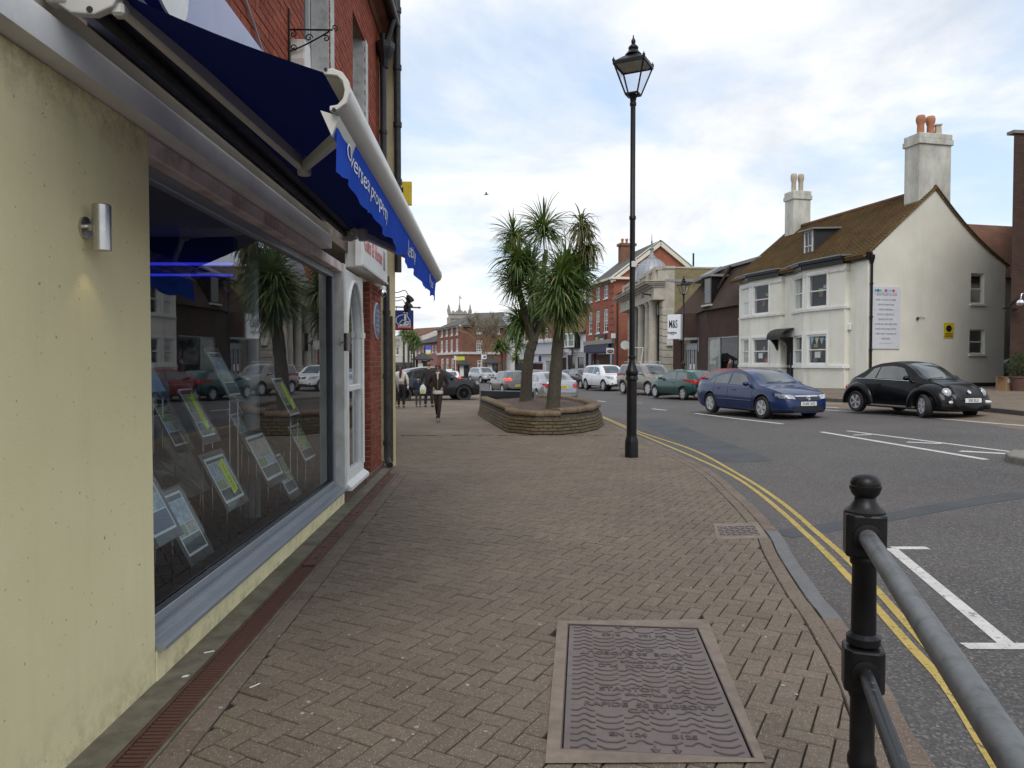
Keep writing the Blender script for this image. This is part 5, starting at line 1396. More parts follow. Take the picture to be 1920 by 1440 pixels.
def fwall(F, u0, u1, z0, z1, holes, mat, parent, reveal=.12, name='wall', thick=.25):
    mb = MB(); hs = [h for h in holes]
    us = sorted({u0, u1} | {h[0] for h in hs} | {h[1] for h in hs}); zs = sorted({z0, z1} | {h[2] for h in hs} | {h[3] for h in hs})
    for a, b in zip(us, us[1:]):
        if b - a < 1e-4: continue
        for c, d in zip(zs, zs[1:]):
            if d - c < 1e-4: continue
            if any(h[0] - 1e-6 <= a and b <= h[1] + 1e-6 and h[2] - 1e-6 <= c and d <= h[3] + 1e-6 for h in hs): continue
            mb.quad(F.p(a, c), F.p(b, c), F.p(b, d), F.p(a, d))
    for a, b, c, d in [h[:4] for h in hs]:
        mb.quad(F.p(a, c), F.p(a, d), F.p(a, d, -thick), F.p(a, c, -thick)); mb.quad(F.p(b, d), F.p(b, c), F.p(b, c, -thick), F.p(b, d, -thick))
        mb.quad(F.p(a, d), F.p(b, d), F.p(b, d, -thick), F.p(a, d, -thick)); mb.quad(F.p(b, c), F.p(a, c), F.p(a, c, -thick), F.p(b, c, -thick))
    return mb.build(name, mat, parent)
def fwindow(F, h, parent, nx=2, nz=2, reveal=.1, frame=None, fw=.06, bar=.025, sill=True, pane=None, deep=False, rd_=.88, mid=True, name='window', sillmat=None):
    a, b, c, d = h[:4]; frame = frame or WHITE; r = -reveal; e = .004
    mb = MB()
    fbox(mb, F, a + e, a + fw, c + e, d - e, r - .04, r + .03); fbox(mb, F, b - fw, b - e, c + e, d - e, r - .04, r + .03)
    fbox(mb, F, a + fw, b - fw, d - fw, d - e, r - .04, r + .03); fbox(mb, F, a + fw, b - fw, c + e, c + fw * 1.2, r - .04, r + .03)
    if mid: fbox(mb, F, a + fw, b - fw, (c + d) / 2 - .025, (c + d) / 2 + .025, r - .03, r + .035)
    for i in range(1, nx): x = a + (b - a) * i / nx; fbox(mb, F, x - bar / 2, x + bar / 2, c + fw, d - fw, r - .01, r + .02)
    for i in range(1, nz):
        if mid and abs(i / nz - .5) < .01: continue
        y = c + (d - c) * i / nz; fbox(mb, F, a + fw, b - fw, y - bar / 2, y + bar / 2, r - .009, r + .019)
    w = mb.build(name, frame, parent)
    if deep:
        MB().quad(F.p(a, c, r - .01), F.p(b, c, r - .01), F.p(b, d, r - .01), F.p(a, d, r - .01)).build('pane', PANE, w)
        mb = MB(); fbox(mb, F, a - .1, b + .1, c - .1, d + .1, r - rd_ - .02, r - rd_); mb.build('dim_room_plate', plain('dim_room_plate', (.022, .019, .018), .9, var=.5, scale=3), w)  # near-black plate close behind the pane; its colour stands in for room shade
    else:
        mb = MB(); fbox(mb, F, a + .02, b - .02, c + .02, d - .02, r - .03, r - .012); mb.build('pane', pane or DGLASS, w)
    if sill: mb = MB(); fbox(mb, F, a - .06, b + .06, c - .09, c - .002, -.05, .09); mb.build('sill', sillmat or frame, w)
    return w
def slab(mb, pts, th=.09, mi=0):
    """a roof slope with thickness"""
    n = (Vector(pts[1]) - Vector(pts[0])).cross(Vector(pts[2]) - Vector(pts[0])).normalized()
    if n.z < 0: n = -n
    return mb.prism([Vector(p) - n * th for p in pts], n * th, mi)
def tilemat(name, c1, c2, moss=None, amt=.6, w=.17, h=.11):
    return brick_mat(name, c1, c2, tuple(x * .25 for x in c1), w, h, .016, .9, .9, moss, amt, 1.6, .3)
TILE_M = tilemat('mossy_clay_tiles', (.13, .07, .034), (.25, .155, .07), (.13, .11, .03), .6, .2, .135)
TILE_R = tilemat('red_clay_tiles', (.16, .07, .042), (.22, .10, .06), (.09, .07, .05), .5)
TILE_B = tilemat('brown_mansard_tiles', (.055, .034, .026), (.085, .052, .04), (.05, .05, .035), .4)
SLATE = tilemat('grey_slates', (.085, .085, .085), (.125, .12, .115), (.10, .10, .07), .4, .3, .2)
SLATE_D = tilemat('dark_slates', (.045, .048, .052), (.07, .07, .072), None, .4, .3, .2)
BR_RED = brick_mat('red_facade_brick', (.24, .062, .038), (.32, .095, .058), (.25, .16, .12), ms=.008)
BR_ORA = brick_mat('orange_side_brick', (.26, .075, .042), (.33, .11, .062), (.24, .16, .12), ms=.008)
BR_DK = brick_mat('dark_brown_brick', (.052, .029, .022), (.075, .042, .031), (.04, .028, .023), ms=.008)
BR_YEL = brick_mat('stock_yellow_brick', (.18, .145, .07), (.27, .225, .12), (.10, .085, .055), ms=.012)
BR_BRN = brick_mat('brown_facade_brick', (.17, .075, .045), (.23, .11, .065), (.18, .13, .10), ms=.008)
BR_FAR = brick_mat('far_red_brick', (.22, .065, .042), (.28, .10, .06), (.2, .13, .1), ms=.006)
BR_PNK = brick_mat('pink_brick', (.26, .12, .105), (.32, .16, .14), (.26, .18, .16), ms=.006)
t = NT('painted_white_brick'); uv = t.coord('UV'); b = t.new('TexBrick'); t.link(uv, b.inputs['Vector'])
for k, v in (('Scale', 1.0), ('Brick Width', .225), ('Row Height', .075), ('Mortar Size', .008), ('Mortar Smooth', .6)): b.inputs[k].default_value = v
co = t.coord('Object')
c = t.ramp(t.noise(co, .8, 6, .6), [(.3, (.68, .66, .57)), (.7, (.76, .75, .67))])
c = t.mix(t.ramp(t.noise(t.coord('Object', (1, 1, .15)), 2.2, 8, .7), [(.52, (0, 0, 0)), (.8, (.55,) * 3)]), c, (.38, .36, .28))
WHITEBR = t.bsdf(c, .75, 0, t.bump(t.math('SUBTRACT', 1.0, b.outputs['Fac']), .55, .012, t.bump(t.noise(co, 14, 4, .6), .4, .01)), .3)
t = NT('white_gable_render'); co = t.coord('Object')
c = t.ramp(t.noise(co, .6, 6, .6), [(.3, (.63, .61, .53)), (.7, (.72, .70, .62))])
st = t.ramp(t.noise(t.coord('Object', (1, 1, .22)), 1.1, 9, .72), [(.5, (0, 0, 0)), (.75, (.38,) * 3)])
c = t.mix(st, c, (.46, .45, .40))
GABLEW = t.bsdf(c, .85, 0, t.bump(t.noise(co, 40, 4, .6), .25, .01), .25)
t = NT('stained_chimney_render'); co = t.coord('Object')
c = t.mix(t.ramp(t.noise(t.coord('Object', (1, 1, .4)), 1.6, 9, .72), [(.38, (0, 0, 0)), (.68, (.8,) * 3)]), (.56, .55, .49), (.27, .26, .22))
CHIM = t.bsdf(c, .9, 0, t.bump(t.noise(co, 30, 5, .7), .5, .01), .2)
POT = plain('terracotta_pot', (.40, .17, .085), .8, var=.2, scale=5)
POTG = plain('buff_pot', (.42, .36, .26), .85, var=.15)
STONE = plain('portland_stone', (.42, .385, .32), .85, var=.12, scale=1.2, bump=.3, bscale=40, dirt=(.17, .155, .13), dirt_scale=.9, dirt_amt=.75)
LEAD = plain('lead_dome', (.30, .31, .34), .5, .3, var=.12, scale=2, dirt=(.18, .18, .2), dirt_scale=2)
LEADF = plain('lead_flashing', (.22, .22, .22), .6, .2, var=.2)
NAVY = plain('navy_shopfront', (.014, .018, .06), .45, var=.15)
def pot(c, r, h, mat, name='chimney_pot', parent=None, taper=True):
    mb = MB(); mb.lathe([(r * .85, 0), (r * .8, h * .55), (r * .95, h * .62), (r * 1.1, h * .74), (r * 1.12, h * .86), (r * .95, h * .97), (r * .8, h), (r * .55, h), (r * .55, h * .8)] if taper else [(r * .9, 0), (r * .7, h * .85), (r * .95, h * .9), (r * .95, h), (r * .6, h)], c, 16 if taper else 4, rot=.6)
    return mb.build(name, mat, parent, smooth=40)
# white corner house with gable
A_ = xy(1627, 34.0); B_ = xy(1385, 44.8)
fd = (B_ - A_).normalized(); gd = Vector((-fd.y, fd.x)) * -1
if gd.x < 0: gd = -gd
gd = Vector((gd.x * .985 - gd.y * -.0, gd.y)).normalized()
C_ = A_ + gd * 7.6; D_ = B_ + gd * 7.6
hz = hp(A_.x, A_.y) - .12
wh = thing('white_gabled_house', 'white painted brick house with mossy tiled roof and bay windows across the road', 'building', ((A_.x + C_.x) / 2, A_.y + 4, hz))
EZ = at(1627, 478, 34.0).z - hz
GF = Frame(A_, C_, hz)                           # gable wall, faces the camera
FF = Frame(B_, A_, hz)                           # street front
gh = [(GF.at_px(1818), GF.at_px(1843), at(1818, 570, 35.5).z - hz, at(1818, 513, 35.5).z - hz), (GF.at_px(1817), GF.at_px(1846), at(1818, 664, 35.5).z - hz, at(1818, 618, 35.5).z - hz)]
fwall(GF, 0, 7.6, -.3, EZ, gh, GABLEW, wh)
ap_u = 3.55; RZ = at(1735, 352, 34.6).z - hz
mb = MB()
# gable triangle: straight at the left, bell-cast at the right
rt = [(ap_u + (7.75 - ap_u) * f, RZ + (EZ - .35 - RZ) * (1 - (1 - f) ** 1.0) + .55 * -math.sin(math.pi * f) * .5) for f in [i / 8 for i in range(9)]]
mb.prism([GF.p(u_, z_, -.02) for u_, z_ in [(0, EZ), (ap_u, RZ)] + rt[1:-1] + [(7.6, EZ)]], -GF.n * .25)
mb.build('gable', GABLEW, wh)
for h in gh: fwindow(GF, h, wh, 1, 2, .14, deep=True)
mb = MB(); fbox(mb, GF, -.01, 7.62, -.3, .42, -.02, .025); mb.build('plinth', plain('black_plinth', (.02, .02, .02), .7, var=.3), wh)
# roof
def fp3(base, along, z): return Vector((base.x, base.y, hz + z)) + Vector((fd.x, fd.y, 0)) * along
RL = 11.6
eave = Vector((A_.x, A_.y)) - gd * .35
apx = A_ + gd * ap_u
def slope_courses(p00, p01, p10, p11, n, mat, parent, name='roof', th=.03):
    """p00-p01 lower edge, p10-p11 ridge; tile courses step over one another"""
    mb = MB(); nrm = (p01 - p00).cross(p10 - p00).normalized()
    if nrm.z < 0: nrm = -nrm
    sl = (p10 - p00).normalized()
    for i in range(n):
        a, b = i / n, min(1, (i + 1.25) / n)
        q0, q1, q2, q3 = p00.lerp(p10, a), p01.lerp(p11, a), p01.lerp(p11, b), p00.lerp(p10, b)
        l0 = nrm * th; l1 = nrm * 0.002
        mb.add([q0, q1, q0 + l0, q1 + l0, q2 + l1, q3 + l1], [(0, 1, 3, 2), (2, 3, 4, 5), (0, 2, 5), (1, 4, 3)])
    return props(mb.build(name, mat, parent), None)
e0 = fp3(eave, -.05, EZ - .02); e1 = fp3(eave, RL + .0, EZ - .02); r0 = fp3(apx, -.05, RZ + .12); r1 = fp3(apx, RL, RZ + .0)
roof = MB(); slab(roof, [e0 - Vector((0, 0, .03)), e1 - Vector((0, 0, .03)), r1, r0], .1)
rb_pts = [(apx, RZ + .1)] + [(A_ + gd * u_, z_ + .10) for u_, z_ in rt[1:]]
for (p, z_), (q, w_) in zip(rb_pts, rb_pts[1:]): slab(roof, [fp3(p, -.06, z_), fp3(p, RL, z_), fp3(q, RL, w_), fp3(q, -.06, w_)], .1)
ro = roof.build('roof', TILE_M, wh)
props(slope_courses(e0, e1, r0, r1, 40, TILE_M, ro, 'tile_courses', .055), kind='stuff')
mb = MB()
for i in range(30): mb.lathe([(.11, 0), (.11, RL / 30 - .01)], (0, 0, 0), 8, axis='X').xf(Matrix.Translation(fp3(apx, i * RL / 30, RZ + .1)) @ Matrix.Rotation(math.atan2(fd.y, fd.x), 4, 'Z'), len(mb.v) - 16)
props(mb.build('ridge_tiles', TILE_R, ro), kind='stuff')
mb = MB()
for (p, z_), (q, w_) in zip(rb_pts, rb_pts[1:]): mb.beam(fp3(p, -.08, z_ - .02), fp3(q, -.08, w_ - .02), .04, .05)
mb.build('verge_board', plain('dark_verge', (.06, .04, .03), .8), ro)
far_g = Frame(D_, B_, hz); fwall(far_g, 0, 7.6, 0, EZ, [], GABLEW, wh)
MB().prism([far_g.p(0, EZ, -.02), far_g.p(7.6, EZ, -.02), far_g.p(7.6 - ap_u, RZ, -.02)], -far_g.n * .2).build('gable', GABLEW, wh)
# chimneys
def chimney(c, w, d, z0, z1, rz, pots, parent):
    mb = MB(); mb.box((c.x, c.y, hz + (z0 + z1) / 2), (w, d, z1 - z0), rz=rz); mb.box((c.x, c.y, hz + z1 - .32), (w + .14, d + .14, .26), rz=rz); mb.box((c.x, c.y, hz + z1 - .06), (w + .06, d + .06, .24), rz=rz)
    ch = mb.build('chimney', CHIM, parent, bevel=.02)
    for (off, r, h, m_, tp) in pots:
        v = Matrix.Rotation(rz, 3, 'Z') @ Vector((off, 0, 0)); pot(Vector((c.x, c.y, hz + z1 + .05)) + v, r, h, m_, 'chimney_pot', ch, tp)
rz_g = math.atan2(gd.y, gd.x)
cc1 = A_ + gd * (ap_u - .02) + fd * .5
chimney(cc1, 1.75, .95, RZ - .9, at(1735, 252, 34.8).z - hz, rz_g, [(-.42, .19, .95, POT, True), (.12, .19, .95, POT, True), (.55, .22, .6, POTG, False)], wh)
cc2 = A_ + gd * ap_u + fd * 10.6
chimney(cc2, 1.15, .9, RZ - 1.6, at(1500, 358, 44.5).z - hz, rz_g, [(-.28, .17, 1.1, POTG, True), (.2, .17, 1.1, POTG, True)], wh)
# street front with two bays
door_u = (FF.L - 6.75, FF.L - 5.75)
fwall(FF, 0, FF.L, -.3, EZ + .1, [(*door_u, 0.05, 2.35)], WHITEBR, wh)
mb = MB(); fbox(mb, FF, door_u[0] + .02, door_u[1] - .02, .06, 2.33, -.3, -.2); dr = mb.build('door', plain('black_door', (.012, .012, .014), .4), wh)
MB().ball(FF.p(door_u[0] + .85, 1.1, -.17), .04, 10).build('handle', CHROME, dr)
z1a, z1b = at(1530, 578, 36).z - hz + .08, at(1530, 512, 36.8).z - hz
z0a, z0b = at(1530, 686, 36).z - hz + .05, at(1530, 627, 36.8).z - hz
for bi, (q1_, q2_, q3_, wa_, wb_) in enumerate((((1583, 35.2), (1506, 37.9), (1483, 39.9), (1514, 1550), (1489, 1504.5)), ((1463, 40.3), (1406, 43.0), (1386.5, 44.9), (1411.5, 1441), (1390, 1404.5)))):
    P1, P2, P3 = xy(*q1_), xy(*q2_), xy(*q3_)
    P0 = P1 - FF.n.to_2d() * .6
    fa, fb, fc = Frame(P2, P1, hz), Frame(P3, P2, hz), Frame(P1, P0, hz)
    L = fa.L; wA = (fa.at_px(wa_[0]), fa.at_px(wa_[1])); wB = (fb.at_px(wb_[0]), fb.at_px(wb_[1]))
    ha = [(wA[0], wA[1], z1a, z1b), (wA[0], wA[1], z0a, z0b)]; hb = [(wB[0], wB[1], z1a, z1b), (wB[0], wB[1], z0a, z0b)]
    fwall(fa, 0, L, -.3, EZ + .05, ha, WHITEBR, wh); fwall(fb, 0, fb.L, -.3, EZ + .05, hb, WHITEBR, wh); fwall(fc, 0, fc.L, -.3, EZ + .05, [], WHITEBR, wh)
    for F_, hs in ((fa, ha), (fb, hb)):
        for j, h in enumerate(hs):
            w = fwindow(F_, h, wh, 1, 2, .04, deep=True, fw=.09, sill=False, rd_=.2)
            mb = MB(); fbox(mb, F_, h[0] - .09, h[1] + .09, h[3] + .002, h[3] + .1, .002, .05); fbox(mb, F_, h[0] - .09, h[0], h[2], h[3] + .0, .002, .04); fbox(mb, F_, h[1], h[1] + .09, h[2], h[3] + .0, .002, .04); mb.build('surround', WHITE, w)
            # things seen through the glass
            rr = random.Random(bi * 10 + j)
            if F_ is fa:
                cols = [(.35, .35, .36), (.25, .06, .1), (.2, .3, .05), (.22, .13, .07), (.12, .08, .12), (.3, .28, .22)]
                for q in range(3):
                    uu, zz2 = rr.uniform(h[0] + .15, h[1] - .3), rr.uniform(h[2] + .1, h[3] - .5)
                    k = q + j * 2 + bi
                    mb = MB(); fbox(mb, F_, uu, uu + rr.uniform(.12, .35), zz2, zz2 + rr.uniform(.12, .35), -.16, -.12); mb.build('display_item', plain('display_%d' % (k % 6), cols[k % 6], .6, var=.3, scale=12), w, bevel=.02)
                if j == 1:
                    mb = MB(); fbox(mb, F_, h[0] + .45, h[0] + .85, h[2] + .35, h[2] + .65, -.062, -.058); mb.build('notice', WHITE, w)
                    if bi == 1: mb = MB(); mb.lathe([(.16, 0), (.16, .004)], (0, 0, 0), 18); mb.xf(Matrix.Translation(F_.p(h[1] - .3, h[2] + .2, -.06)) @ Vector((0, 0, 1)).rotation_difference(F_.n).to_matrix().to_4x4()); mb.build('red_sticker', plain('red_sticker', (.5, .05, .05), .5), w)
                if j == 1 and bi == 0:
                    for q in range(4):
                        u0 = h[0] + .1 + q * .35; mb = MB(); mb.prism([F_.p(u0, h[3] - .12 - .03 * q, -.058), F_.p(u0 + .28, h[3] - .12 - .02 * q, -.058), F_.p(u0 + .14, h[3] - .5, -.058)], F_.n * .004); mb.build('bunting_flag', plain('bunting_%d' % (q % 2), ((.25, .5, .6), (.6, .55, .35))[q % 2], .8), w)
            else:
                mb = MB(); fbox(mb, F_, h[0] + .06, h[0] + .5, h[2] + .05, h[3] - .05, -.2, -.15); mb.build('curtain', plain('net_curtain', (.28, .28, .27), .9, var=.25, scale=10), w)
    pts = [P3 + (P3 - P2).normalized() * .05, P2, P1, P0]
    for za, zb_, ex, nm, mt in ((z1a - .14, z1a - .03, .08, 'string_course', WHITE2), (z0a - .16, z0a - .03, .09, 'string_course', WHITE), (EZ - .55, EZ - .42, .05, 'moulding', WHITE2), (EZ - .22, EZ + .02, .16, 'black_cornice', BLACKP), (EZ + .02, EZ + .14, .28, 'black_cornice', BLACKP), (EZ + .14, EZ + .2, .32, 'lead_cap', LEADF)):
        mb = MB()
        for a, b_ in zip(pts, pts[1:]):
            n_ = Vector(((b_ - a).y, -(b_ - a).x)).normalized()
            mb.prism([(a.x - n_.x * .3, a.y - n_.y * .3, hz + za), (b_.x - n_.x * .3, b_.y - n_.y * .3, hz + za), (b_.x + n_.x * ex, b_.y + n_.y * ex, hz + za), (a.x + n_.x * ex, a.y + n_.y * ex, hz + za)], (0, 0, zb_ - za))
        mb.build(nm, mt, wh)
mb = MB(); fbox(mb, FF, FF.L - 1.6, FF.L + .12, EZ - .2, EZ + .12, -.1, .2); fbox(mb, FF, FF.L - 6.9, FF.L - 5.5, EZ - .2, EZ + .12, -.1, .2); mb.build('black_cornice', BLACKP, wh)
mb = MB(); fbox(mb, FF, FF.L - .75, FF.L + .004, -.3, EZ - .21, .003, .06); mb.build('corner_pilaster', WHITEBR, wh)
# door hood on brackets
mb = MB(); uu0, uu1 = door_u[0] - .15, door_u[1] + .15
for k in range(6):
    f0, f1 = k / 6, (k + 1) / 6
    z_ = lambda f: 2.72 + .42 * math.cos(f * math.pi / 2); d_ = lambda f: .8 * math.sin(f * math.pi / 2)
    mb.prism([FF.p(uu0, z_(f0), d_(f0)), FF.p(uu1, z_(f0), d_(f0)), FF.p(uu1, z_(f1), d_(f1)), FF.p(uu0, z_(f1), d_(f1))], (0, 0, .07))
hood = mb.build('door_hood', plain('mossy_lead_hood', (.03, .03, .02), .8, var=.3), wh)
mb = MB()
fbox(mb, FF, uu0, uu1, 2.6, 2.72, .02, .82)
for uu in (uu0 + .05, uu1 - .15): mb.prism([FF.p(uu, 2.6, .02), FF.p(uu, 2.6, .65), FF.p(uu, 2.35, .4), FF.p(uu, 1.9, .14), FF.p(uu, 1.7, .02)], FF.u * .12)
for uu in (uu0 + .08, uu1 - .2): fbox(mb, FF, uu, uu + .14, 0, 1.9, .01, .12)
mb.build('hood_bracket', BLACKP, hood)
# dormer
ds = 5.0; dw = 1.0
dpos = A_ + gd * .75 + fd * ds
dF = Frame(Vector((dpos.x, dpos.y)) + fd * dw, dpos, hz); dz0 = EZ + .35; dz1 = dz0 + 1.75
dm = MB()
fbox(dm, dF, 0, .12, dz0 - .4, dz1, -2.6, 0); fbox(dm, dF, dw - .12, dw, dz0 - .4, dz1, -2.6, 0); do = dm.build('dormer', plain('black_dormer_cheek', (.02, .021, .025), .6), ro)
fwindow(dF, (.12, dw - .12, dz0 + .05, dz1), do, 2, 2, .0, WHITE2, fw=.1, sill=True)
mb = MB(); slab(mb, [dF.p(-.15, dz1 + .03, .22), dF.p(dw + .15, dz1 + .03, .22), dF.p(dw + .15, dz1 + .2, -2.7), dF.p(-.15, dz1 + .2, -2.7)], .08); mb.build('dormer_roof', LEADF, do)
# rear wing
W0 = A_ + gd * 6.9 + fd * 2.5
rw = Frame(W0, W0 + gd * 9, hz)
fwall(rw, 0, 9, -.3, EZ - .4, [], GABLEW, wh)
zr = at(1845, 388, 38).z - hz; mb = MB(); slab(mb, [rw.p(-.6, EZ - .5, .3), rw.p(9, EZ - .5, .3), rw.p(9, zr, -3.6), rw.p(-.6, zr, -3.6)], .1); mb.build('wing_roof', TILE_R, wh)
# drainpipe on the corner
mb = MB(); pp = GF.p(.08, 0, .09); mb.tube([pp + Vector((0, 0, .1)), pp + Vector((0, 0, EZ - .35))], .055, 10)
for k in (.3, 1.9, 3.4, 4.9): mb.lathe([(.075, 0), (.075, .09)], pp + Vector((0, 0, k)), 10)
mb.lathe([(.06, 0), (.13, .25), (.13, .4)], pp + Vector((0, 0, EZ - .4)), 8); props(mb.build('downpipe', BLACKP, smooth=40), 'black downpipe on the corner of the white gabled house', 'downpipe')
# sign board on the gable
SW0, SW1 = GF.at_px(1631), GF.at_px(1685); sz0, sz1 = at(1655, 654, 34.3).z - hz, at(1655, 538, 34.3).z - hz
sb = thing('boutique_sign_board', 'tall white sign board for the boutique on the white gable wall', 'sign', GF.p((SW0 + SW1) / 2, sz0, .03))
mb = MB(); fbox(mb, GF, SW0, SW1, sz0, (sz0 + sz1) / 2 + .35, .01, .05); fbox(mb, GF, SW0, SW1, (sz0 + sz1) / 2 + .356, sz1, .01, .05); mb.build('panel', plain('sign_white', (.58, .60, .64), .5, var=.05), sb)
sw = SW1 - SW0; cxm = (SW0 + SW1) / 2; shh = sz1 - sz0
for k, cl in enumerate(((.12, .3, .4), (.05, .1, .25), (.15, .5, .2), (.7, .5, .6), (.3, .05, .3), (.5, .5, .55), (.3, .5, .5), (.5, .03, .15), (.6, .62, .66))):
    mb = MB(); u0 = SW0 + sw * (.1 + k * .088); fbox(mb, GF, u0, u0 + sw * .078, sz1 - shh * .086, sz1 - shh * .043, .051, .054); mb.build('colour_badge', plain('badge_%d' % k, cl, .5), sb, bevel=.01)
DKL = plain('dark_sign_ink', (.06, .06, .075), .6); REDL = plain('wine_sign_ink', (.35, .06, .09), .6)
def gtext(b_, u_, z_, sz, m_, xs=1.0, al='CENTER'): lettering(b_, sz, m_, GF.p(u_, z_, .054), GF.u, (0, 0, 1), sb, align=al, xs=xs)
gtext('BOUTIQUE', SW0 + sw * .18, sz1 - shh * .125, .20, DKL, .62, 'LEFT'); gtext('VILLAGE', SW0 + sw * .58, sz1 - shh * .125, .20, REDL, .62, 'LEFT'); gtext('THE', SW0 + sw * .12, sz1 - shh * .12, .08, REDL, .7)
for k, ln in enumerate(('OPEN 7 DAYS A WEEK', 'GIFTS.FURNITURE', 'TOYS.FASHION', 'CRAFTS.CERAMICS', 'JEWELLERY.ART', 'COME IN AND BROWSE', 'EVERYONE WELCOME', '2 HISTORIC FLOORS OF', 'TREASURE')):
    gtext(ln, cxm, sz1 - shh * (.215 + k * .078), .115, DKL, .95)
gtext('SMALL DOGS WELCOME', cxm, sz0 + shh * .085, .07, plain('faint_ink', (.35, .36, .4), .6))
# yellow notice, security light
yn = thing('yellow_notice', 'yellow warning notice with black bell emblem on the white gable wall', 'sign', GF.p(GF.at_px(1777), at(1777, 634, 34.9).z - hz, .02))
u0, u1 = GF.at_px(1768), GF.at_px(1787); za, zb_ = at(1777, 634, 34.9).z - hz, at(1777, 605, 34.9).z - hz
mb = MB(); fbox(mb, GF, u0, u1, za, zb_, .005, .02); mb.build('plate', plain('sign_yellow', (.62, .46, .02), .5), yn, bevel=.004)
mb = MB(); um = (u0 + u1) / 2; zm = zb_ - .27; w_ = Vector((0, 0, 1)).rotation_difference(GF.n).to_matrix().to_4x4()
mb.lathe([(.16, 0), (.16, .004), (.12, .004), (.12, 0)], (0, 0, 0), 20); mb.xf(Matrix.Translation(GF.p(um, zm, .021)) @ w_); mb.build('emblem_ring', INK, yn)
mb = MB(); mb.prism([GF.p(um + a, zm + b_, .021) for a, b_ in ((-.09, -.09), (.09, -.09), (.06, -.03), (.05, .05), (0, .09), (-.05, .05), (-.06, -.03))], GF.n * .004); mb.build('emblem_bell', INK, yn)
for k in range(3): mb = MB(); fbox(mb, GF, u0 + .06, u1 - .06, za + .06 + k * .07, za + .09 + k * .07, .021, .023); mb.build('text_line', INK, yn)
mb = MB(); lq = GF.p(GF.at_px(1718), at(1718, 597, 34.7).z - hz, .05); mb.ball(lq, .07, 12); mb.tube([lq, lq + GF.u * .2 + Vector((0, 0, .06)), lq + GF.u * .4], .012, 6); props(mb.build('security_light', plain('dark_metal', (.04, .04, .04), .5), smooth=50), 'small dark security light on a thin arm on the white gable', 'light')
mb = MB(); fbox(mb, FF, FF.L - 1.35, FF.L - 1.1, 2.9, 3.2, .002, .1); props(mb.build('meter_box', WHITE, bevel=.02), 'small white alarm box between bay and corner of the white house', 'alarm box')
# dark brick building at the right edge
RA = xy(1893, 30.0); RB = RA + Vector((.995, .1)) * 1.15; RC = RB + Vector((.62, -.78)) * 5
dk = thing('dark_brick_building', 'tall dark brick building with white framed windows at the picture edge', 'building', (RB.x, RB.y, hp(RB.x, RB.y)))
dz = hp(RA.x, RA.y) - .1
F1, F2 = Frame(RA, RB, dz), Frame(RB, RC, dz)
HZ = at(1900, 250, 30).z - dz
fwall(F1, 0, F1.L, -.2, HZ, [], BR_DK, dk)
hs = [(.12, 2.6, at(1915, 555, 30).z - dz, at(1915, 478, 30).z - dz), (.12, 2.6, at(1915, 345, 30).z - dz, at(1915, 285, 30).z - dz)]
fwall(F2, 0, 5, -.2, HZ - .2, hs, BR_DK, dk)
for h in hs:
    w = fwindow(F2, h, dk, 3, 1, .06, mid=False)
    mb = MB(); fbox(mb, F2, h[0] - .1, h[1] + .1, h[3], h[3] + .45, -.02, .05); mb.build('panel', WHITE2, w)
mb = MB(); fbox(mb, F1, -.06, F1.L + .06, HZ, HZ + .12, -.3, .08); fbox(mb, F2, -.1, 5, HZ - .2, HZ - .05, -.6, .12); mb.build('coping', CONC, dk)
RD = RA * 1.45 + Vector((.6, 0)); F3 = Frame(RD, RA, dz); fwall(F3, 0, F3.L, -.2, HZ, [], BR_DK, dk)
mb = MB(); q = F1.p(.3, at(1900, 560, 30).z - dz, 0); mb.tube([q, q + Vector((-.75, -.3, -.42))], .03, 6); mb.tube([q + Vector((0, 0, -.42)), q + Vector((-.85, -.34, -.42))], .015, 6); props(mb.build('sign_bracket', BLACKP), 'black pole bracket on the side of the dark brick building', 'bracket')
q = at(1914, 568, 29.6); mb = MB(); mb.ball(q, .16, 16); mb.tube([q + Vector((0, 0, .16)), q + Vector((.02, 0, .35)), q + Vector((.3, .1, .4))], .02, 8); props(mb.build('globe_lamp', CHROME, smooth=60), 'silver globe lamp hanging by the dark brick building', 'lamp')
# cardboard boxes and potted bush by its door
q = xy(1886, 29.0); bx = thing('cardboard_box', 'open brown cardboard box standing by the dark brick building', 'box', (q.x, q.y, hp(q.x, q.y)))
CARD = plain('cardboard', (.28, .17, .085), .85, var=.15)
mb = MB(); mb.box((q.x, q.y, hp(q.x, q.y) + .3), (.46, .45, .6), rz=.2); mb.build('body', CARD, bx)
mb = MB(); mb.beam((q.x - .23, q.y - .1, hp(*q) + .6), (q.x - .5, q.y - .12, hp(*q) + .62), .4, .01); mb.beam((q.x + .23, q.y, hp(*q) + .6), (q.x + .45, q.y, hp(*q) + .5), .4, .01); mb.build('flap', CARD, bx)
mb = MB(); mb.box((q.x - .02, q.y - .235, hp(*q) + .45), (.14, .01, .16), rz=.2); mb.build('label', WHITE, bx)
q = xy(1912, 28.6); pz = hp(q.x, q.y); pt = thing('potted_bush', 'small dark green bush in a brick brown tub by the doorway', 'plant', (q.x, q.y, pz))
MB().lathe([(.24, 0), (.30, .55), (.33, .56), (.33, .62), (.27, .62)], (q.x, q.y, pz), 18).build('tub', plain('brown_tub', (.1, .05, .035), .8), pt, smooth=40)
rr = random.Random(5); mb = MB()
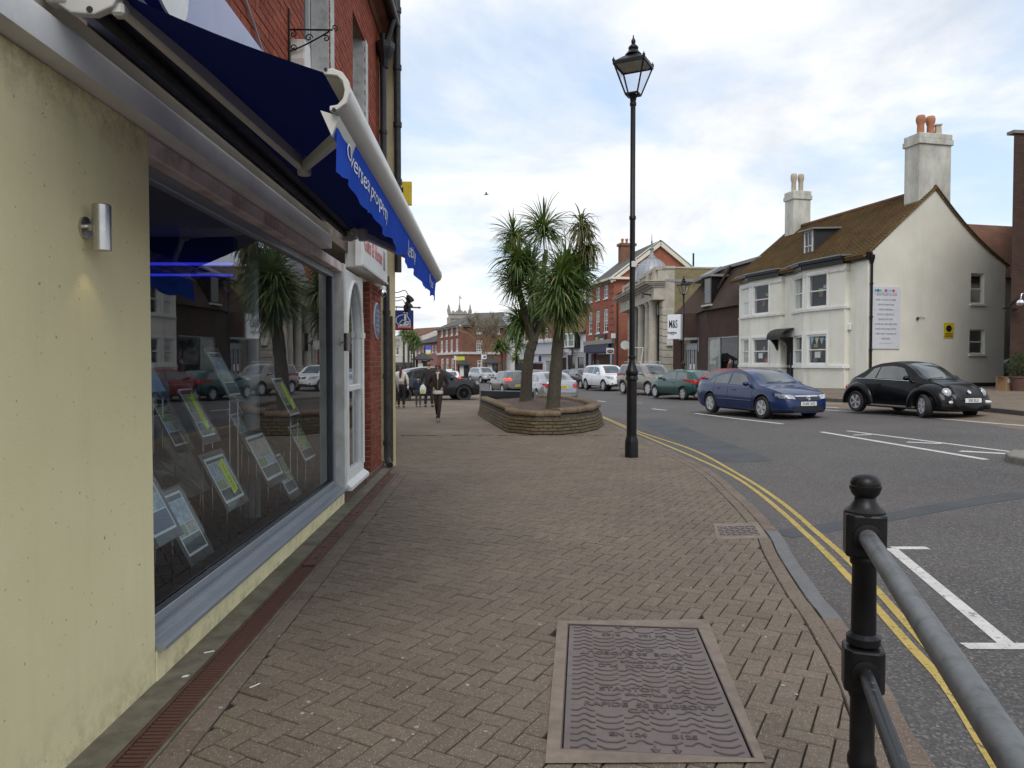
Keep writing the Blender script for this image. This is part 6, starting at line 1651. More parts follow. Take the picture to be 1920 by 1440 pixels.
for _ in range(900):
    v = Vector((rr.gauss(0, 1), rr.gauss(0, 1), rr.gauss(0, 1))).normalized() * rr.uniform(.25, .5); c0 = Vector((q.x, q.y, pz + 1.05)) + v * Vector((1, 1, .9)).length / 1.7
    a, b_ = Vector((rr.gauss(0, 1), rr.gauss(0, 1), rr.gauss(0, 1))).normalized() * .05, Vector((rr.gauss(0, 1), rr.gauss(0, 1), rr.gauss(0, 1))).normalized() * .03
    mb.quad(c0 - a, c0 + b_, c0 + a, c0 - b_)
props(mb.build('foliage', leaf_mat('bush_leaf', (.015, .03, .01), (.035, .06, .02), (.06, .08, .02)), pt, uv=False), kind='stuff')
MB().tube([(q.x, q.y, pz + .5), (q.x, q.y, pz + 1.0)], .03, 6).build('stem', BARK, pt)
# food shop with mansard roof
MA, MBp = xy(1388, 45.2), xy(1324, 50.0); MC = xy(1309, 53.2); MD = xy(1262, 55.0)
fs = thing('food_shop_building', 'dark brick shop with brown tiled mansard roof beside the white house', 'building', (MBp.x, MBp.y, hp(MBp.x, MBp.y)))
mz = hp(MA.x, MA.y) - .1
m1, m2, m3 = Frame(MBp, MA, mz), Frame(MC, MBp, mz), Frame(MD, MC, mz)
tz = at(1350, 574, 47.5).z - mz
wz = at(1350, 631, 47.5).z - mz
a_, b_ = .15, m1.L - .35
fwall(m1, 0, m1.L, -.2, tz, [(a_, b_, .5, wz)], BR_DK, fs)
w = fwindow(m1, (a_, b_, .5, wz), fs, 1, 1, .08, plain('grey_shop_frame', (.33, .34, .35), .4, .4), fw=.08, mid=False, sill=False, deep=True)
um = m1.at_px(1347.5); mb = MB(); fbox(mb, m1, um - .08, um + .08, .55, wz - .05, -.1, -.03); mb.build('mullion', plain('grey_shop_frame', (.33, .34, .35), .4, .4), w)
mb = MB(); fbox(mb, m1, a_ + .1, um - .1, .6, wz - .1, -.13, -.1); mb.build('window_blind', plain('pale_blind', (.34, .35, .30), .8, var=.25, scale=1.6), w)
fwall(m2, 0, m2.L, -.2, tz - .1, [], BR_DK, fs)
dh = (m3.at_px(1276), m3.at_px(1307), .02, at(1290, 637, 54).z - mz)
fwall(m3, 0, m3.L, -.2, at(1290, 588, 54).z - mz, [dh], BR_DK, fs)
GSF = plain('grey_shop_frame', (.33, .34, .35), .4, .4)
mb = MB(); fbox(mb, m3, dh[0], dh[1], 0.02, dh[3], -1.2, -1.1); mb.build('lobby', plain('lobby_dark', (.03, .032, .035), .5), fs)
zd = at(1290, 653, 54).z - mz
mb = MB(); fbox(mb, m3, dh[0], dh[1], zd - .1, zd + .35, -.5, -.35); fbox(mb, m3, dh[0] - .1, dh[1] + .1, dh[3] - .02, dh[3] + .14, -.2, .1); fr_ = mb.build('door_head', GSF, fs)
dw_ = (dh[1] - dh[0]) / 4
for k in range(4):
    u0 = dh[0] + k * dw_
    mb = MB(); fbox(mb, m3, u0 + .03, u0 + .12, .04, zd - .1, -.48, -.42); fbox(mb, m3, u0 + dw_ - .12, u0 + dw_ - .03, .04, zd - .1, -.48, -.42); fbox(mb, m3, u0 + .12, u0 + dw_ - .12, .04, .25, -.48, -.42)
    d_ = mb.build('door', GSF, fs)
    MB().quad(m3.p(u0 + .1, .2, -.45), m3.p(u0 + dw_ - .1, .2, -.45), m3.p(u0 + dw_ - .1, zd - .1, -.45), m3.p(u0 + .1, zd - .1, -.45)).build('pane', PANE, d_)
    if k in (1, 2): mb = MB(); x_ = u0 + (dw_ - .2 if k == 1 else .1); fbox(mb, m3, x_, x_ + .12, .9, 1.4, -.41, -.38); mb.build('handle', WHITE, d_)
# mansard slopes with dormer
zt = at(1400, 492, 47).z - mz
ms = MB()
slab(ms, [m1.p(-.3, tz - .1, .25), m1.p(m1.L + .2, tz - .1, .25), m1.p(m1.L + .2, zt, -1.3), m1.p(-.3 + .4, zt, -1.3)], .12)
slab(ms, [m2.p(-.2, tz - .1, .2), m2.p(m2.L + .25, tz - .1, .2), m2.p(m2.L + 1.5, zt, -1.2), m2.p(.8, zt, -1.2)], .12)
slab(ms, [m3.p(0, at(1290, 588, 54).z - mz, -.1), m3.p(m3.L, at(1290, 588, 54).z - mz, -.1), m3.p(m3.L + .8, zt - .3, -2.2), m3.p(1.0, zt - .3, -2.2)], .12)
mso = ms.build('roof', TILE_B, fs)
mb = MB(); mb.prism([m1.p(m1.L + .2, zt - .05, -1.1), m1.p(-.1, zt - .05, -1.1), m3.p(0, zt - .3, -2.2), m3.p(0, zt - .3, -10), m1.p(m1.L + .2, zt, -9)], (0, 0, .2)); mb.build('flat_roof', LEADF, mso)
du0, du1 = -.1, 1.0
z0d, z1d = at(1335, 571, 49.5).z - mz, at(1335, 520, 49.5).z - mz
mb = MB(); fbox(mb, m1, du0, du1, z0d, z1d, -2.0, .12); dmo = mb.build('dormer', BLACKP, mso)
mb = MB(); fbox(mb, m1, du0 + .12, du1 - .12, z0d + .12, z1d - .1, .121, .13); mb.build('pane', DGLASS, dmo)
mb = MB(); fbox(mb, m1, du0 + .1, du1 - .1, (z0d + z1d) / 2 - .03, (z0d + z1d) / 2 + .03, .125, .15); mb.build('glazing_bar', plain('grey_bar', (.2, .22, .2), .5), dmo)
mb = MB(); fbox(mb, m1, du0 - .2, du1 + .2, z1d, z1d + .15, -2, .4); slab(mb, [m1.p(du0 - .2, z1d + .15, .4), m1.p(du1 + .2, z1d + .15, .4), m1.p(du1 - .1, z1d + .7, -.6), m1.p(du0 + .1, z1d + .7, -.6)], .05); mb.build('dormer_roof', LEADF, dmo)
mb = MB(); fbox(mb, m1, du0 - .1, du1 + .1, z0d - .12, z0d, -.1, .3); mb.build('sill', plain('pale_lead', (.4, .4, .38), .7), dmo)
# white wall sign
sc0, sc1 = xy(1251, 53.2), xy(1275.5, 52.6)
sF = Frame(sc0, sc1, 0); zA, zB = at(1263, 636, 53).z, at(1263, 590, 53).z
sg = thing('food_shop_sign', 'large white box sign with black M&S lettering on the dark brick shop', 'sign', (sc0.x, sc0.y, zA))
mb = MB(); fbox(mb, sF, 0, sF.L, zA, zB, -.35, 0); mb.build('box', plain('sign_box_white', (.70, .72, .76), .4, var=.03), sg, bevel=.02)
lettering('M&S', .78, INK, sF.p(sF.L * .44, zA + (zB - zA) * .60, .004), sF.u, (0, 0, 1), sg, extrude=.01, xs=.46, bold=.008)
lettering('FOODHALL', .17, INK, sF.p(sF.L * .38, zA + (zB - zA) * .26, .004), sF.u, (0, 0, 1), sg, extrude=.01, xs=.8, bold=.006)
lettering('EST 1884', .10, INK, sF.p(sF.L * .38, zA + (zB - zA) * .19, .004), sF.u, (0, 0, 1), sg, extrude=.004, xs=.8)
mb = MB(); fbox(mb, m3, dh[1] + .12, dh[1] + .45, 2.3, 3.3, .01, .05); props(mb.build('entrance_notice', WHITE), 'small white notice beside the dark brick shop entrance', 'sign')
# stone bank with columns and dome
KA, KB = xy(1178, 76), xy(1243, 60)
bk = thing('stone_bank', 'pale stone classical bank with tall columns and lead dome', 'building', (KA.x + 4, (KA.y + KB.y) / 2, hp(KA.x, KA.y)))
kz = hp(KB.x, KB.y) - .1
kf = Frame(KA, KB, kz)
kn = -kf.n.to_2d()
KC = KB + Vector((kn.x, kn.y)).lerp(Vector((1, .05)), .8).normalized() * 9.5
ks = Frame(KB, KC, kz)
HT = at(1243, 500, 60).z - kz; ZC = at(1243, 530, 60).z - kz
q1 = ks.at_px(1264)
fwall(ks, 0, q1, -.2, HT - .15, [], STONE, bk); fwall(ks, q1, ks.L, -.2, HT - .12, [], BR_YEL, bk, name='side_wall')
mb = MB(); z = .4; k = 0
while z < ZC - 2.6:
    fbox(mb, ks, -.05, q1 - .02, z, z + .5, .002, .05); z += .56; k += 1
props(mb.build('rusticated_block', STONE, bk, bevel=.02), kind='stuff')
mb = MB(); fbox(mb, ks, -.1, q1 + .03, HT - .15, HT + .05, -.4, .1); fbox(mb, ks, q1 + .03, ks.L, HT - .12, HT, -.4, .06); mb.build('parapet_coping', STONE, bk)
# front: rusticated back wall, columns, entablature, parapet
L = kf.L
holes = []
for k in range(4):
    u0 = L * (.10 + k * .225); holes.append((u0 + .5, u0 + 2.3, 1.6, 5.6))
BZ = at(1243, 590, 60).z - kz
CZ = ZC - 1.35
fwall(kf, 0, L, -.2, HT, holes, STONE, bk)
for h in holes: fwindow(kf, h, bk, 2, 3, .25, plain('bronze_frame', (.05, .045, .04), .5), mid=False, sill=False)
mb = MB(); z = .5
while z < CZ - .3:
    for u0, u1 in ((.02, .9), (L - 1.1, L - .02)): fbox(mb, kf, u0, u1, z, z + .5, .002, .07)
    for h in holes:
        fbox(mb, kf, h[0] - .5, h[0] - .05, z, z + .5, .002, .05)
    z += .56
props(mb.build('rusticated_block', STONE, bk, bevel=.02), kind='stuff')
for px_ in (1199, 1212.5, 1226, 1234):
    u_ = kf.at_px(px_); c0 = kf.p(u_, 0, .45); mb = MB()
    mb.lathe([(.52, 0), (.52, 1.15), (.46, 1.2), (.48, 1.3), (.40, 1.38), (.37, 1.5), (.37, 2.5), (.32, CZ - .35), (.36, CZ - .3), (.34, CZ - .22), (.42, CZ - .1), (.42, CZ)], c0 - Vector((0, 0, 0)), 20); mb.build('column', STONE, bk, smooth=35)
mb = MB()
fbox(mb, kf, -.2, L + .1, CZ, CZ + .28, -.1, .85); fbox(mb, kf, -.15, L + .06, CZ + .28, CZ + 1.0, -.1, .78)
for k, (za, zb_, d_) in enumerate(((1.0, 1.14, .95), (1.14, 1.26, 1.2), (1.26, 1.42, 1.5), (1.42, 1.5, 1.6))): fbox(mb, kf, -.35 - .1 * k, L + .15 + .1 * k, CZ + za, CZ + zb_, -.1, d_)
mb.build('entablature', STONE, bk)
mb = MB(); fbox(mb, kf, 0, L, CZ + 1.5, HT - .25, -.1, .45); fbox(mb, kf, -.1, L + .05, HT - .25, HT + .03, -.15, .6)
for f in (0, .24, .5, .76, .93): fbox(mb, kf, f * L, f * L + .9, CZ + 1.5, HT + .06, -.12, .66)
mb.build('parapet', STONE, bk, bevel=.015)
lettering('BANK', .5, plain('stone_letter', (.2, .19, .17), .8), kf.p(L * .72, CZ + .64, .785), kf.u, (0, 0, 1), bk, extrude=.01)
# dome and spire
dq = xy(1221, 68); dz_ = kz + HT - .4; dr_ = 31 / 1400 * 68
mb = MB(); mb.lathe([(dr_ * 1.05, 0), (dr_ * 1.05, .4), (dr_, .45)] + [(dr_ * math.cos(a), .45 + dr_ * 1.15 * math.sin(a)) for a in [R_(8 * i) for i in range(1, 11)]] + [(.16, .5 + dr_ * 1.15)], (dq.x, dq.y, dz_), 32); dm = mb.build('dome', LEAD, bk, smooth=35)
mb = MB()
for k in range(16):
    a0 = k * math.pi / 8; mb.tube([(dq.x + (dr_ + .015) * math.cos(a) * math.cos(a0), dq.y + (dr_ + .015) * math.cos(a) * math.sin(a0), dz_ + .45 + (dr_ + .015) * 1.15 * math.sin(a)) for a in [R_(9 * i) for i in range(0, 10)]], .025, 5)
mb.build('dome_rib', LEAD, dm)
zt_ = dz_ + .5 + dr_ * 1.15; ztop = at(1221, 436, 68).z
mb = MB(); mb.lathe([(.42, 0), (.38, .12), (.22, .3), (.14, .6), (.12, .75), (.2, .85), (.2, .95), (.09, 1.05), (.07, 1.5), (.09, 1.55), (.04, 1.65), (.03, ztop - zt_ - .2), (.005, ztop - zt_)], (dq.x, dq.y, zt_ - .1), 16); mb.build('spire', LEADF, dm, smooth=40)
mb = MB(); fbox(mb, kf, 0, L, HT - 1.2, HT - 1.0, -8, -.1); mb.build('roof', LEADF, bk)
mb = MB(); rs_ = kf.p(L - 1.4, 6.8 if CZ > 7 else CZ - .2, .4); mb.beam(kf.p(L - 1.0, CZ + .45, .8), kf.p(L - 1.5, CZ + .6, 1.35), .2, .12); props(mb.build('floodlight', BLACKM), 'black floodlight fixed under the bank cornice', 'light')
mb = MB(); fbox(mb, ks, .25, .75, 3.0, 3.55, .06, .25); props(mb.build('alarm_box', WHITE2, bevel=.02), 'pale grey box on the stone side of the bank', 'alarm box')
mb = MB(); qv = xy(1172, 70); mb.lathe([(.42, -.06), (.42, .06)], (0, 0, 0), 24, axis='Y'); mb.xf(Matrix.Translation((qv.x, qv.y, at(1172, 647, 70).z))); rsn = props(mb.build('round_sign', WHITE), 'round white hanging sign on the brick side wall by the bank', 'sign')
lettering('VISIT', .2, plain('grey_letters', (.25, .25, .27), .5), (qv.x, qv.y - .063, at(1172, 652, 70).z), (1, 0, 0), (0, 0, 1), rsn)
# red brick three storey building
EA, EB = xy(1098, 90), xy(1151, 80)
rb = thing('red_brick_building', 'three storey red brick building with white sash windows and pediment gable', 'building', (EB.x, EB.y, hp(EB.x, EB.y)))
ez = hp(EB.x, EB.y) - .1
ef = Frame(EA, EB, ez); kn = -ef.n.to_2d(); EC = EB + Vector((kn.x, kn.y)).lerp(Vector((1, .12)), .75).normalized() * 12.6
es = Frame(EB, EC, ez)
EH = at(1151, 523, 80).z - ez
rows_ = [(at(1143, 622, 80.8).z - ez, at(1143, 577, 80.8).z - ez), (at(1143, 557, 80.8).z - ez, at(1143, 524, 80.8).z - ez)]
wpx = [(1104, 1110), (1117.5, 1124), (1132, 1139.5)]
holes = []
for za, zb_ in rows_:
    for a, b_ in wpx: holes.append((ef.at_px(a), ef.at_px(b_), za, zb_))
zs_ = at(1140, 636, 80.8).z - ez
fwall(ef, 0, ef.L, zs_, EH, holes, BR_RED, rb)
for h in holes: fwindow(ef, h, rb, 2, 4, .08, fw=.12, bar=.05)
mb = MB(); z = zs_ + .2
while z < EH - .3: fbox(mb, ef, ef.L - 1.3, ef.L + .004, z, z + .55, .003, .07); z += .68
props(mb.build('brick_quoin', BR_RED, rb), kind='stuff')
for h in holes:
    mb = MB(); um = (h[0] + h[1]) / 2; fbox(mb, ef, um - .5, um + .5, h[3] + .02, h[3] + .4, .003, .04); mb.build('window_head', BR_RED, rb)
ga = ef.L - 0; apu = es.at_px(1236)
GZ = at(1236, 458, 82).z - ez
fwall(es, 0, es.L, -.2, EH, [], BR_ORA, rb)
MB().prism([es.p(0, EH, -.01), es.p(apu, GZ, -.01), es.p(apu * 2, EH, -.01)], -es.n * .3).build('gable', BR_ORA, rb)
CREAMP = plain('cream_stone_trim', (.62, .58, .47), .7, var=.08)
rfo = MB(); bk_ = -es.n * 11
slab(rfo, [es.p(-.6, EH - .15, .3), es.p(apu, GZ + .25, .3), es.p(apu, GZ + .25, .3) + bk_, es.p(-.6, EH - .15, .3) + bk_], .1); slab(rfo, [es.p(apu * 2 + .6, EH - .15, .3), es.p(apu, GZ + .25, .3), es.p(apu, GZ + .25, .3) + bk_, es.p(apu * 2 + .6, EH - .15, .3) + bk_], .1)
rf = rfo.build('roof', SLATE, rb)
mb = MB(); mb.beam(es.p(-.5, EH - .2, .12), es.p(apu, GZ - .05, .12), .35, .55); mb.beam(es.p(apu * 2 + .4, EH - .2, .12), es.p(apu, GZ - .05, .12), .35, .55); mb.build('raking_cornice', CREAMP, rf)
mb = MB(); fbox(mb, ef, -.2, ef.L + .3, EH - .25, EH - .05, -.1, .25); fbox(mb, ef, -.2, ef.L + .45, EH - .05, EH + .2, -.1, .5); fbox(mb, es, -.4, 2.0, EH - .05, EH + .2, -.1, .45); mb.build('cornice', CREAMP, rb)
mb = MB(); c0 = xy(1174, 88); mb.box((c0.x, c0.y, ez + GZ - .6), (1.7, 1.0, 3.2), rz=.2); mb.box((c0.x, c0.y, ez + GZ + .85), (2.0, 1.3, .3), rz=.2); ch = mb.build('chimney', BR_BRN, rf)
for k in (-1, 0, 1): pot(Vector((c0.x + k * .5, c0.y, ez + GZ + 1.0)), .16, .6, POT, 'chimney_pot', ch)
# shopfront
fwall(ef, 0, ef.L, -.2, zs_ - .45, [(.3, ef.L - 1.4, .1, 2.9)], NAVY, rb, name='shopfront')
mb = MB(); fbox(mb, ef, 0, ef.L + .1, zs_ - .45, zs_, -.05, .3); mb.build('stone_band', plain('grey_band', (.25, .24, .22), .8), rb)
mb = MB(); fbox(mb, ef, .35, ef.L - 1.45, .1, 2.9, -.8, -.6); mb.build('shop_window', DGLASS, rb)
sgn_ = MB(); fbox(sgn_, ef, .0, ef.L - 1.15, 3.0, zs_ - .5, .01, .25); sgo = sgn_.build('shop_sign', NAVY, rb)
mb = MB(); um = ef.at_px(1128); fbox(mb, ef, um - 1.9, um + 1.9, 3.6, 5.0, .251, .27); mb.build('sign_panel', plain('sign_dark_panel', (.03, .02, .035), .5), sgo)
mb = MB(); fbox(mb, ef, um - 1.4, um - .4, 3.9, 4.7, .271, .29); mb.build('sign_motif', plain('sign_olive', (.35, .33, .03), .5), sgo)
lettering('INDIA', .55, WHITE, ef.p(um + .8, 4.3, .275), ef.u, (0, 0, 1), sgo, extrude=.01, xs=.9)
cq_ = xy(1144, 76); cz_ = hp(cq_.x, cq_.y); cs_ = thing('cafe_sign', 'white cafe sign with dark oval on a pale post', 'sign', (cq_.x, cq_.y, cz_))
zc = at(1144, 658, 76).z
mb = MB(); mb.box((cq_.x, cq_.y, zc), (.78, .06, .6)); mb.build('board', WHITE, cs_, bevel=.02)
mb = MB(); mb.lathe([(.34, -.005), (.34, .005)], (0, 0, 0), 24, axis='Y'); mb.xf(Matrix.Translation((cq_.x, cq_.y - .036, zc - .05)) @ Matrix.Diagonal((.95, 1, .5, 1))); mb.build('oval', NAVY, cs_)
lettering('CAFE', .2, WHITE, (cq_.x, cq_.y - .045, zc - .05), (1, 0, 0), (0, 0, 1), cs_, xs=.85)
MB().tube([(cq_.x + .1, cq_.y + .05, cz_), (cq_.x + .1, cq_.y + .05, zc)], .05, 8).build('post', WHITE2, cs_)
mb = MB(); q = es.p(.35, 0, .1); mb.tube([q + Vector((0, 0, .2)), q + Vector((0, 0, EH - 1.6)), q + es.u * 1.6 + Vector((0, 0, EH - .9)), q + es.u * 1.65 + Vector((0, 0, EH + 1.4))], .09, 8); props(mb.build('downpipe', BLACKM, smooth=40), 'black downpipe bending across the side of the red brick building', 'downpipe')
mb = MB(); q = at(1150, 630, 79.5); mb.box(q, (.45, .3, .5)); props(mb.build('alarm_box', WHITE, bevel=.03), 'white alarm box at the corner of the red brick building', 'alarm box')
mb = MB(); q = at(1300, 500, 84); mb.tube([q - Vector((0, 0, 2)), q + Vector((0, 0, 1.5))], .1, 8); props(mb.build('flue_pipe', BLACKM), 'thin dark flue pipe above the roofs right of the dome', 'flue')
# shops toward the bend
def shop_row(name, label, pa, da, pb_, db, eave_py, mat, roofmat, ridge_py, up, sh):
    a, b_ = xy(pa, da), xy(pb_, db); z0 = hp(b_.x, b_.y) - .1; F = Frame(a, b_, z0)
    o = thing(name, label, 'building', (a.x, a.y, z0)); eh = at(pb_, eave_py, db).z - z0
    return F, o, eh, z0
# white house with bay window
F, o, eh, z0 = shop_row('white_shop_house', 'low white house with black trimmed bay and brown tile roof', 1049, 99, 1098.5, 91, 621, None, None, 0, 0, 0)
us = [(F.at_px(1056), F.at_px(1064), at(1060, 652, 97).z - z0, at(1060, 630, 97).z - z0)]
WHR = plain('white_shop_render', (.68, .69, .70), .7, var=.06, dirt=(.4, .4, .38), dirt_scale=.8, dirt_amt=.4)
z1_ = at(1075, 660, 94).z - z0
fwall(F, 0, F.L, z1_, eh, us, WHR, o)
fwindow(F, us[0], o, 2, 2, .06, sillmat=BLACKP)
ub0, ub1 = F.at_px(1069), F.at_px(1088)
bz0, bz1 = at(1080, 651, 93).z - z0, eh - .1
mb = MB(); fbox(mb, F, ub0, ub1, bz0 - .15, bz1 + .1, 0, .75); bo = mb.build('bay', BLACKP, o)
bf = Frame((F.p(ub0, 0, .752)).to_2d(), (F.p(ub1, 0, .752)).to_2d(), z0)
fwindow(bf, (.1, bf.L * .36, bz0, bz1), bo, 1, 2, -.05, fw=.14, sill=False); fwindow(bf, (bf.L * .4, bf.L - .1, bz0, bz1), bo, 1, 2, -.05, fw=.14, sill=False)
mb = MB(); slab(mb, [F.p(-.1, eh - .1, .4), F.p(F.L + .1, eh - .1, .4), F.p(F.L + .1, at(1098, 556, 97).z - z0, -5), F.p(-.1, at(1098, 556, 97).z - z0, -5)], .12); rf_ = mb.build('roof', TILE_M, o)
mb = MB(); fbox(mb, F, 0, F.L, eh - .25, eh - .1, 0, .42); mb.build('gutter', BLACKP, rf_)
fwall(F, 0, F.L, -.2, z1_, [(.6, F.L * .28, .1, 2.6), (F.L * .33, F.L * .62, .1, 2.9), (F.L * .7, F.L * .93, .1, 2.6)], plain('grey_shopfront', (.35, .34, .35), .6), o, name='shopfront')
for a, b_, hh in ((.6, F.L * .28, 2.6), (F.L * .33, F.L * .62, 2.9), (F.L * .7, F.L * .93, 2.6)): fwindow(F, (a, b_, .1, hh), o, 1, 1, .1, BLACKP, mid=False, sill=False)
for f in (.2, .5):
    mb = MB(); mb.lathe([(.42, 0), (.42, .1)], (0, 0, 0), 20); mb.xf(Matrix.Translation(F.p(F.L * f, 3.35, .2)) @ Vector((0, 0, 1)).rotation_difference(F.n).to_matrix().to_4x4()); mb.build('round_sign', WHITE, o)
fe = Frame(F.p(F.L, 0).to_2d(), (F.p(F.L, 0) - F.n * 8).to_2d(), z0); fwall(fe, 0, 8, 0, eh, [], WHR, o)
# brown brick shop
F, o, eh, z0 = shop_row('brown_brick_shop', 'brown brick shop with white fascia and sash windows behind the palm trunks', 984, 112, 1049, 99.5, 566, None, None, 0, 0, 0)
zf = at(1020, 643, 104).z - z0; zq = at(1020, 664, 104).z - z0
hs = [(F.at_px(a), F.at_px(b_), at(1010, 641, 105).z - z0, at(1010, 616, 105).z - z0) for a, b_ in ((993, 999), (1007, 1012.5), (1022, 1028))]
fwall(F, 0, F.L, zf, eh, hs, BR_BRN, o)
for h in hs: fwindow(F, h, o, 2, 4, .1, fw=.14, bar=.05)
mb = MB(); fbox(mb, F, 0, F.L - .1, zq, zf, -.1, .35); fbox(mb, F, 0, F.L - .1, zf, zf + .3, -.1, .6); mb.build('fascia', plain('grey_fascia', (.50, .51, .54), .6, var=.06), o)
mb = MB()
for k in range(9): fbox(mb, F, k * F.L / 9 + .1, k * F.L / 9 + F.L / 14, zf + .3, zf + .55, 0, .5)
props(mb.build('cresting', WHITE2, o), kind='stuff')
fwall(F, 0, F.L, -.2, zq, [(.5, F.L * .55, .2, 2.0), (F.L * .62, F.L * .97, .2, 2.4)], plain('white_shop_front', (.5, .5, .52), .6), o, name='shopfront')
fwindow(F, (.5, F.L * .55, .2, 2.0), o, 2, 1, .1, NAVY, mid=False, sill=False); fwindow(F, (F.L * .62, F.L * .97, .2, 2.4), o, 1, 1, .1, WHITE, mid=False, sill=False, pane=plain('pale_green_glass', (.25, .33, .32), .1))
mb = MB(); fbox(mb, F, .4, F.L * .56, 2.15, 3.2, .01, .15); so_ = mb.build('shop_sign', plain('lilac_white_sign', (.55, .56, .66), .5), o)
lettering('BATES', .7, NAVY, F.p(F.L * .25, 2.67, .16), F.u, (0, 0, 1), so_, extrude=.01)
mb = MB(); fbox(mb, F, F.L * .46, F.L * .54, 2.25, 3.1, .151, .17); mb.build('sign_motif', NAVY, so_)
mb = MB(); slab(mb, [F.p(-.1, eh - .1, .4), F.p(F.L + .1, eh - .1, .4), F.p(F.L + .1, eh + 3.2, -5), F.p(-.1, eh + 3.2, -5)], .12); mb.build('roof', TILE_R, o)
fe = Frame(F.p(F.L, 0).to_2d(), (F.p(F.L, 0) - F.n * 8).to_2d(), z0); fwall(fe, 0, 8, 0, eh, [], BR_BRN, o)
# white house with shaped gable
ga_, gb_, gc_ = xy(938, 121), xy(957, 116), xy(986, 113)
z0 = hp(gb_.x, gb_.y) - .1
o = thing('shaped_gable_house', 'narrow white house with curved shaped gable at the bend', 'building', (gb_.x, gb_.y, z0))
F, F2_ = Frame(ga_, gb_, z0), Frame(gb_, gc_, z0)
eh = at(945, 605, 119).z - z0
hs = [(F.L * f, F.L * f + .5, at(945, 637, 119).z - z0, at(945, 612, 119).z - z0) for f in (.15, .42, .7)]
fwall(F, 0, F.L, -.2, eh, hs, WHR, o)
for h in hs: fwindow(F, h, o, 1, 2, .1, sill=False)
mb = MB(); gz = at(950, 588, 118).z - z0
mb.prism([F.p(u_ * F.L, z_, 0) for u_, z_ in ((0, eh), (0, eh + .25), (.15, eh + .3), (.25, eh + .9), (.4, eh + 1.0), (.45, gz - .3), (.5, gz), (.6, gz), (.66, gz - .3), (.7, eh + 1.0), (.85, eh + .9), (.95, eh + .3), (1, eh + .25), (1, eh))], -F.n * .35); mb.build('shaped_gable', WHR, o)
mb = MB(); fbox(mb, F, -.1, F.L + .1, eh - .9, eh - .7, 0, .15); mb.build('string_course', WHITE2, o)
hs = [(F2_.at_px(973), F2_.at_px(980), at(976, 645, 114).z - z0, at(976, 624, 114).z - z0)]
fwall(F2_, 0, F2_.L, -.2, eh - .8, hs, WHR, o); fwindow(F2_, hs[0], o, 2, 2, .1)
mb = MB(); slab(mb, [F2_.p(-.2, eh - .8, .3), F2_.p(F2_.L, eh - .8, .3), F2_.p(F2_.L, eh + 2.6, -5), F2_.p(-.2, eh + 2.6, -5)], .15); mb.build('roof', SLATE_D, o)
fwall(F2_, F2_.L * .3, F2_.L, -.2, 2.9, [], plain('dark_shopfront', (.05, .05, .055), .5), o, name='shopfront').location = F2_.n * .05
qd = xy(944, 108); MB().box((qd.x, qd.y, at(944, 666, 108).z), (.9, .1, .9)).build('red_sign', plain('dark_red_sign', (.20, .01, .03), .5), o)
# corner building that closes the street
HA, HB, HC = xy(820, 128), xy(866, 112), xy(946, 117)
z0 = hp(HB.x, HB.y) - .1
o = thing('corner_brick_building', 'red brick corner building with hipped slate roof closing the street', 'building', (HB.x, HB.y, z0))
F, F2_ = Frame(HA, HB, z0), Frame(HB, HC, z0)
eh = at(866, 612, 112).z - z0; bz = at(866, 664, 112).z - z0
zr1 = (at(830, 664, 122).z - z0 + .3, at(830, 639, 122).z - z0 + .1); zr2 = (at(830, 631, 122).z - z0, at(830, 616, 122).z - z0)
hs = []
for px0, px1 in ((826, 830.5), (835, 839.5), (844.5, 849), (854.5, 859)):
    for za, zb_ in (zr1, zr2): hs.append((F.at_px(px0), F.at_px(px1), za, zb_))
gl_ = []
for px0, px1 in ((827, 831.5), (836, 841), (846, 851)): gl_.append((F.at_px(px0), F.at_px(px1), .2, at(830, 672, 122).z - z0))
fwall(F, 0, F.L, -.2, eh, hs + gl_, BR_FAR, o)
for h in hs: fwindow(F, h, o, 2, 4, .1, fw=.22, bar=.07)
for h in gl_: fwindow(F, h, o, 2, 4, .1, fw=.22, bar=.07)
hs = [(F2_.at_px(893.5), F2_.at_px(904.5), at(898, 661, 114).z - z0, at(898, 638, 114).z - z0), (F2_.at_px(893.5), F2_.at_px(904.5), at(898, 626, 114).z - z0, at(898, 614, 114).z - z0), (F2_.at_px(932), F2_.at_px(938), at(898, 626, 114).z - z0, at(898, 614, 114).z - z0), (F2_.at_px(895), F2_.at_px(905), .6, at(898, 675, 114).z - z0)]
fwall(F2_, 0, F2_.L, -.2, eh, hs, BR_BRN, o)
for h in hs: fwindow(F2_, h, o, 3, 4, .1, fw=.15, bar=.08)
mb = MB()
for f_ in (F, F2_): fbox(mb, f_, 0, f_.L, bz, bz + .35, 0, .15)
mb.build('string_course', WHITE2, o)
mb = MB()
for f_ in (F, F2_): fbox(mb, f_, -.2, f_.L + .2, eh, eh + .25, -.1, .5)
mb.build('eaves', CREAMP, o)
zR = at(910, 584, 122).z - z0
ra_, rb_ = xy(868, 126), xy(945, 124)
mb = MB(); P3 = lambda v, z_: Vector((v.x, v.y, z0 + z_))
slab(mb, [F.p(-.6, eh + .2, .6), F.p(F.L + .4, eh + .2, .6), P3(rb_.lerp(ra_, .72), zR)], .15); slab(mb, [F2_.p(-.5, eh + .2, .6), F2_.p(F2_.L + .6, eh + .2, .6), P3(rb_, zR), P3(rb_.lerp(ra_, .72), zR)], .15)
mb.build('roof', SLATE, o)
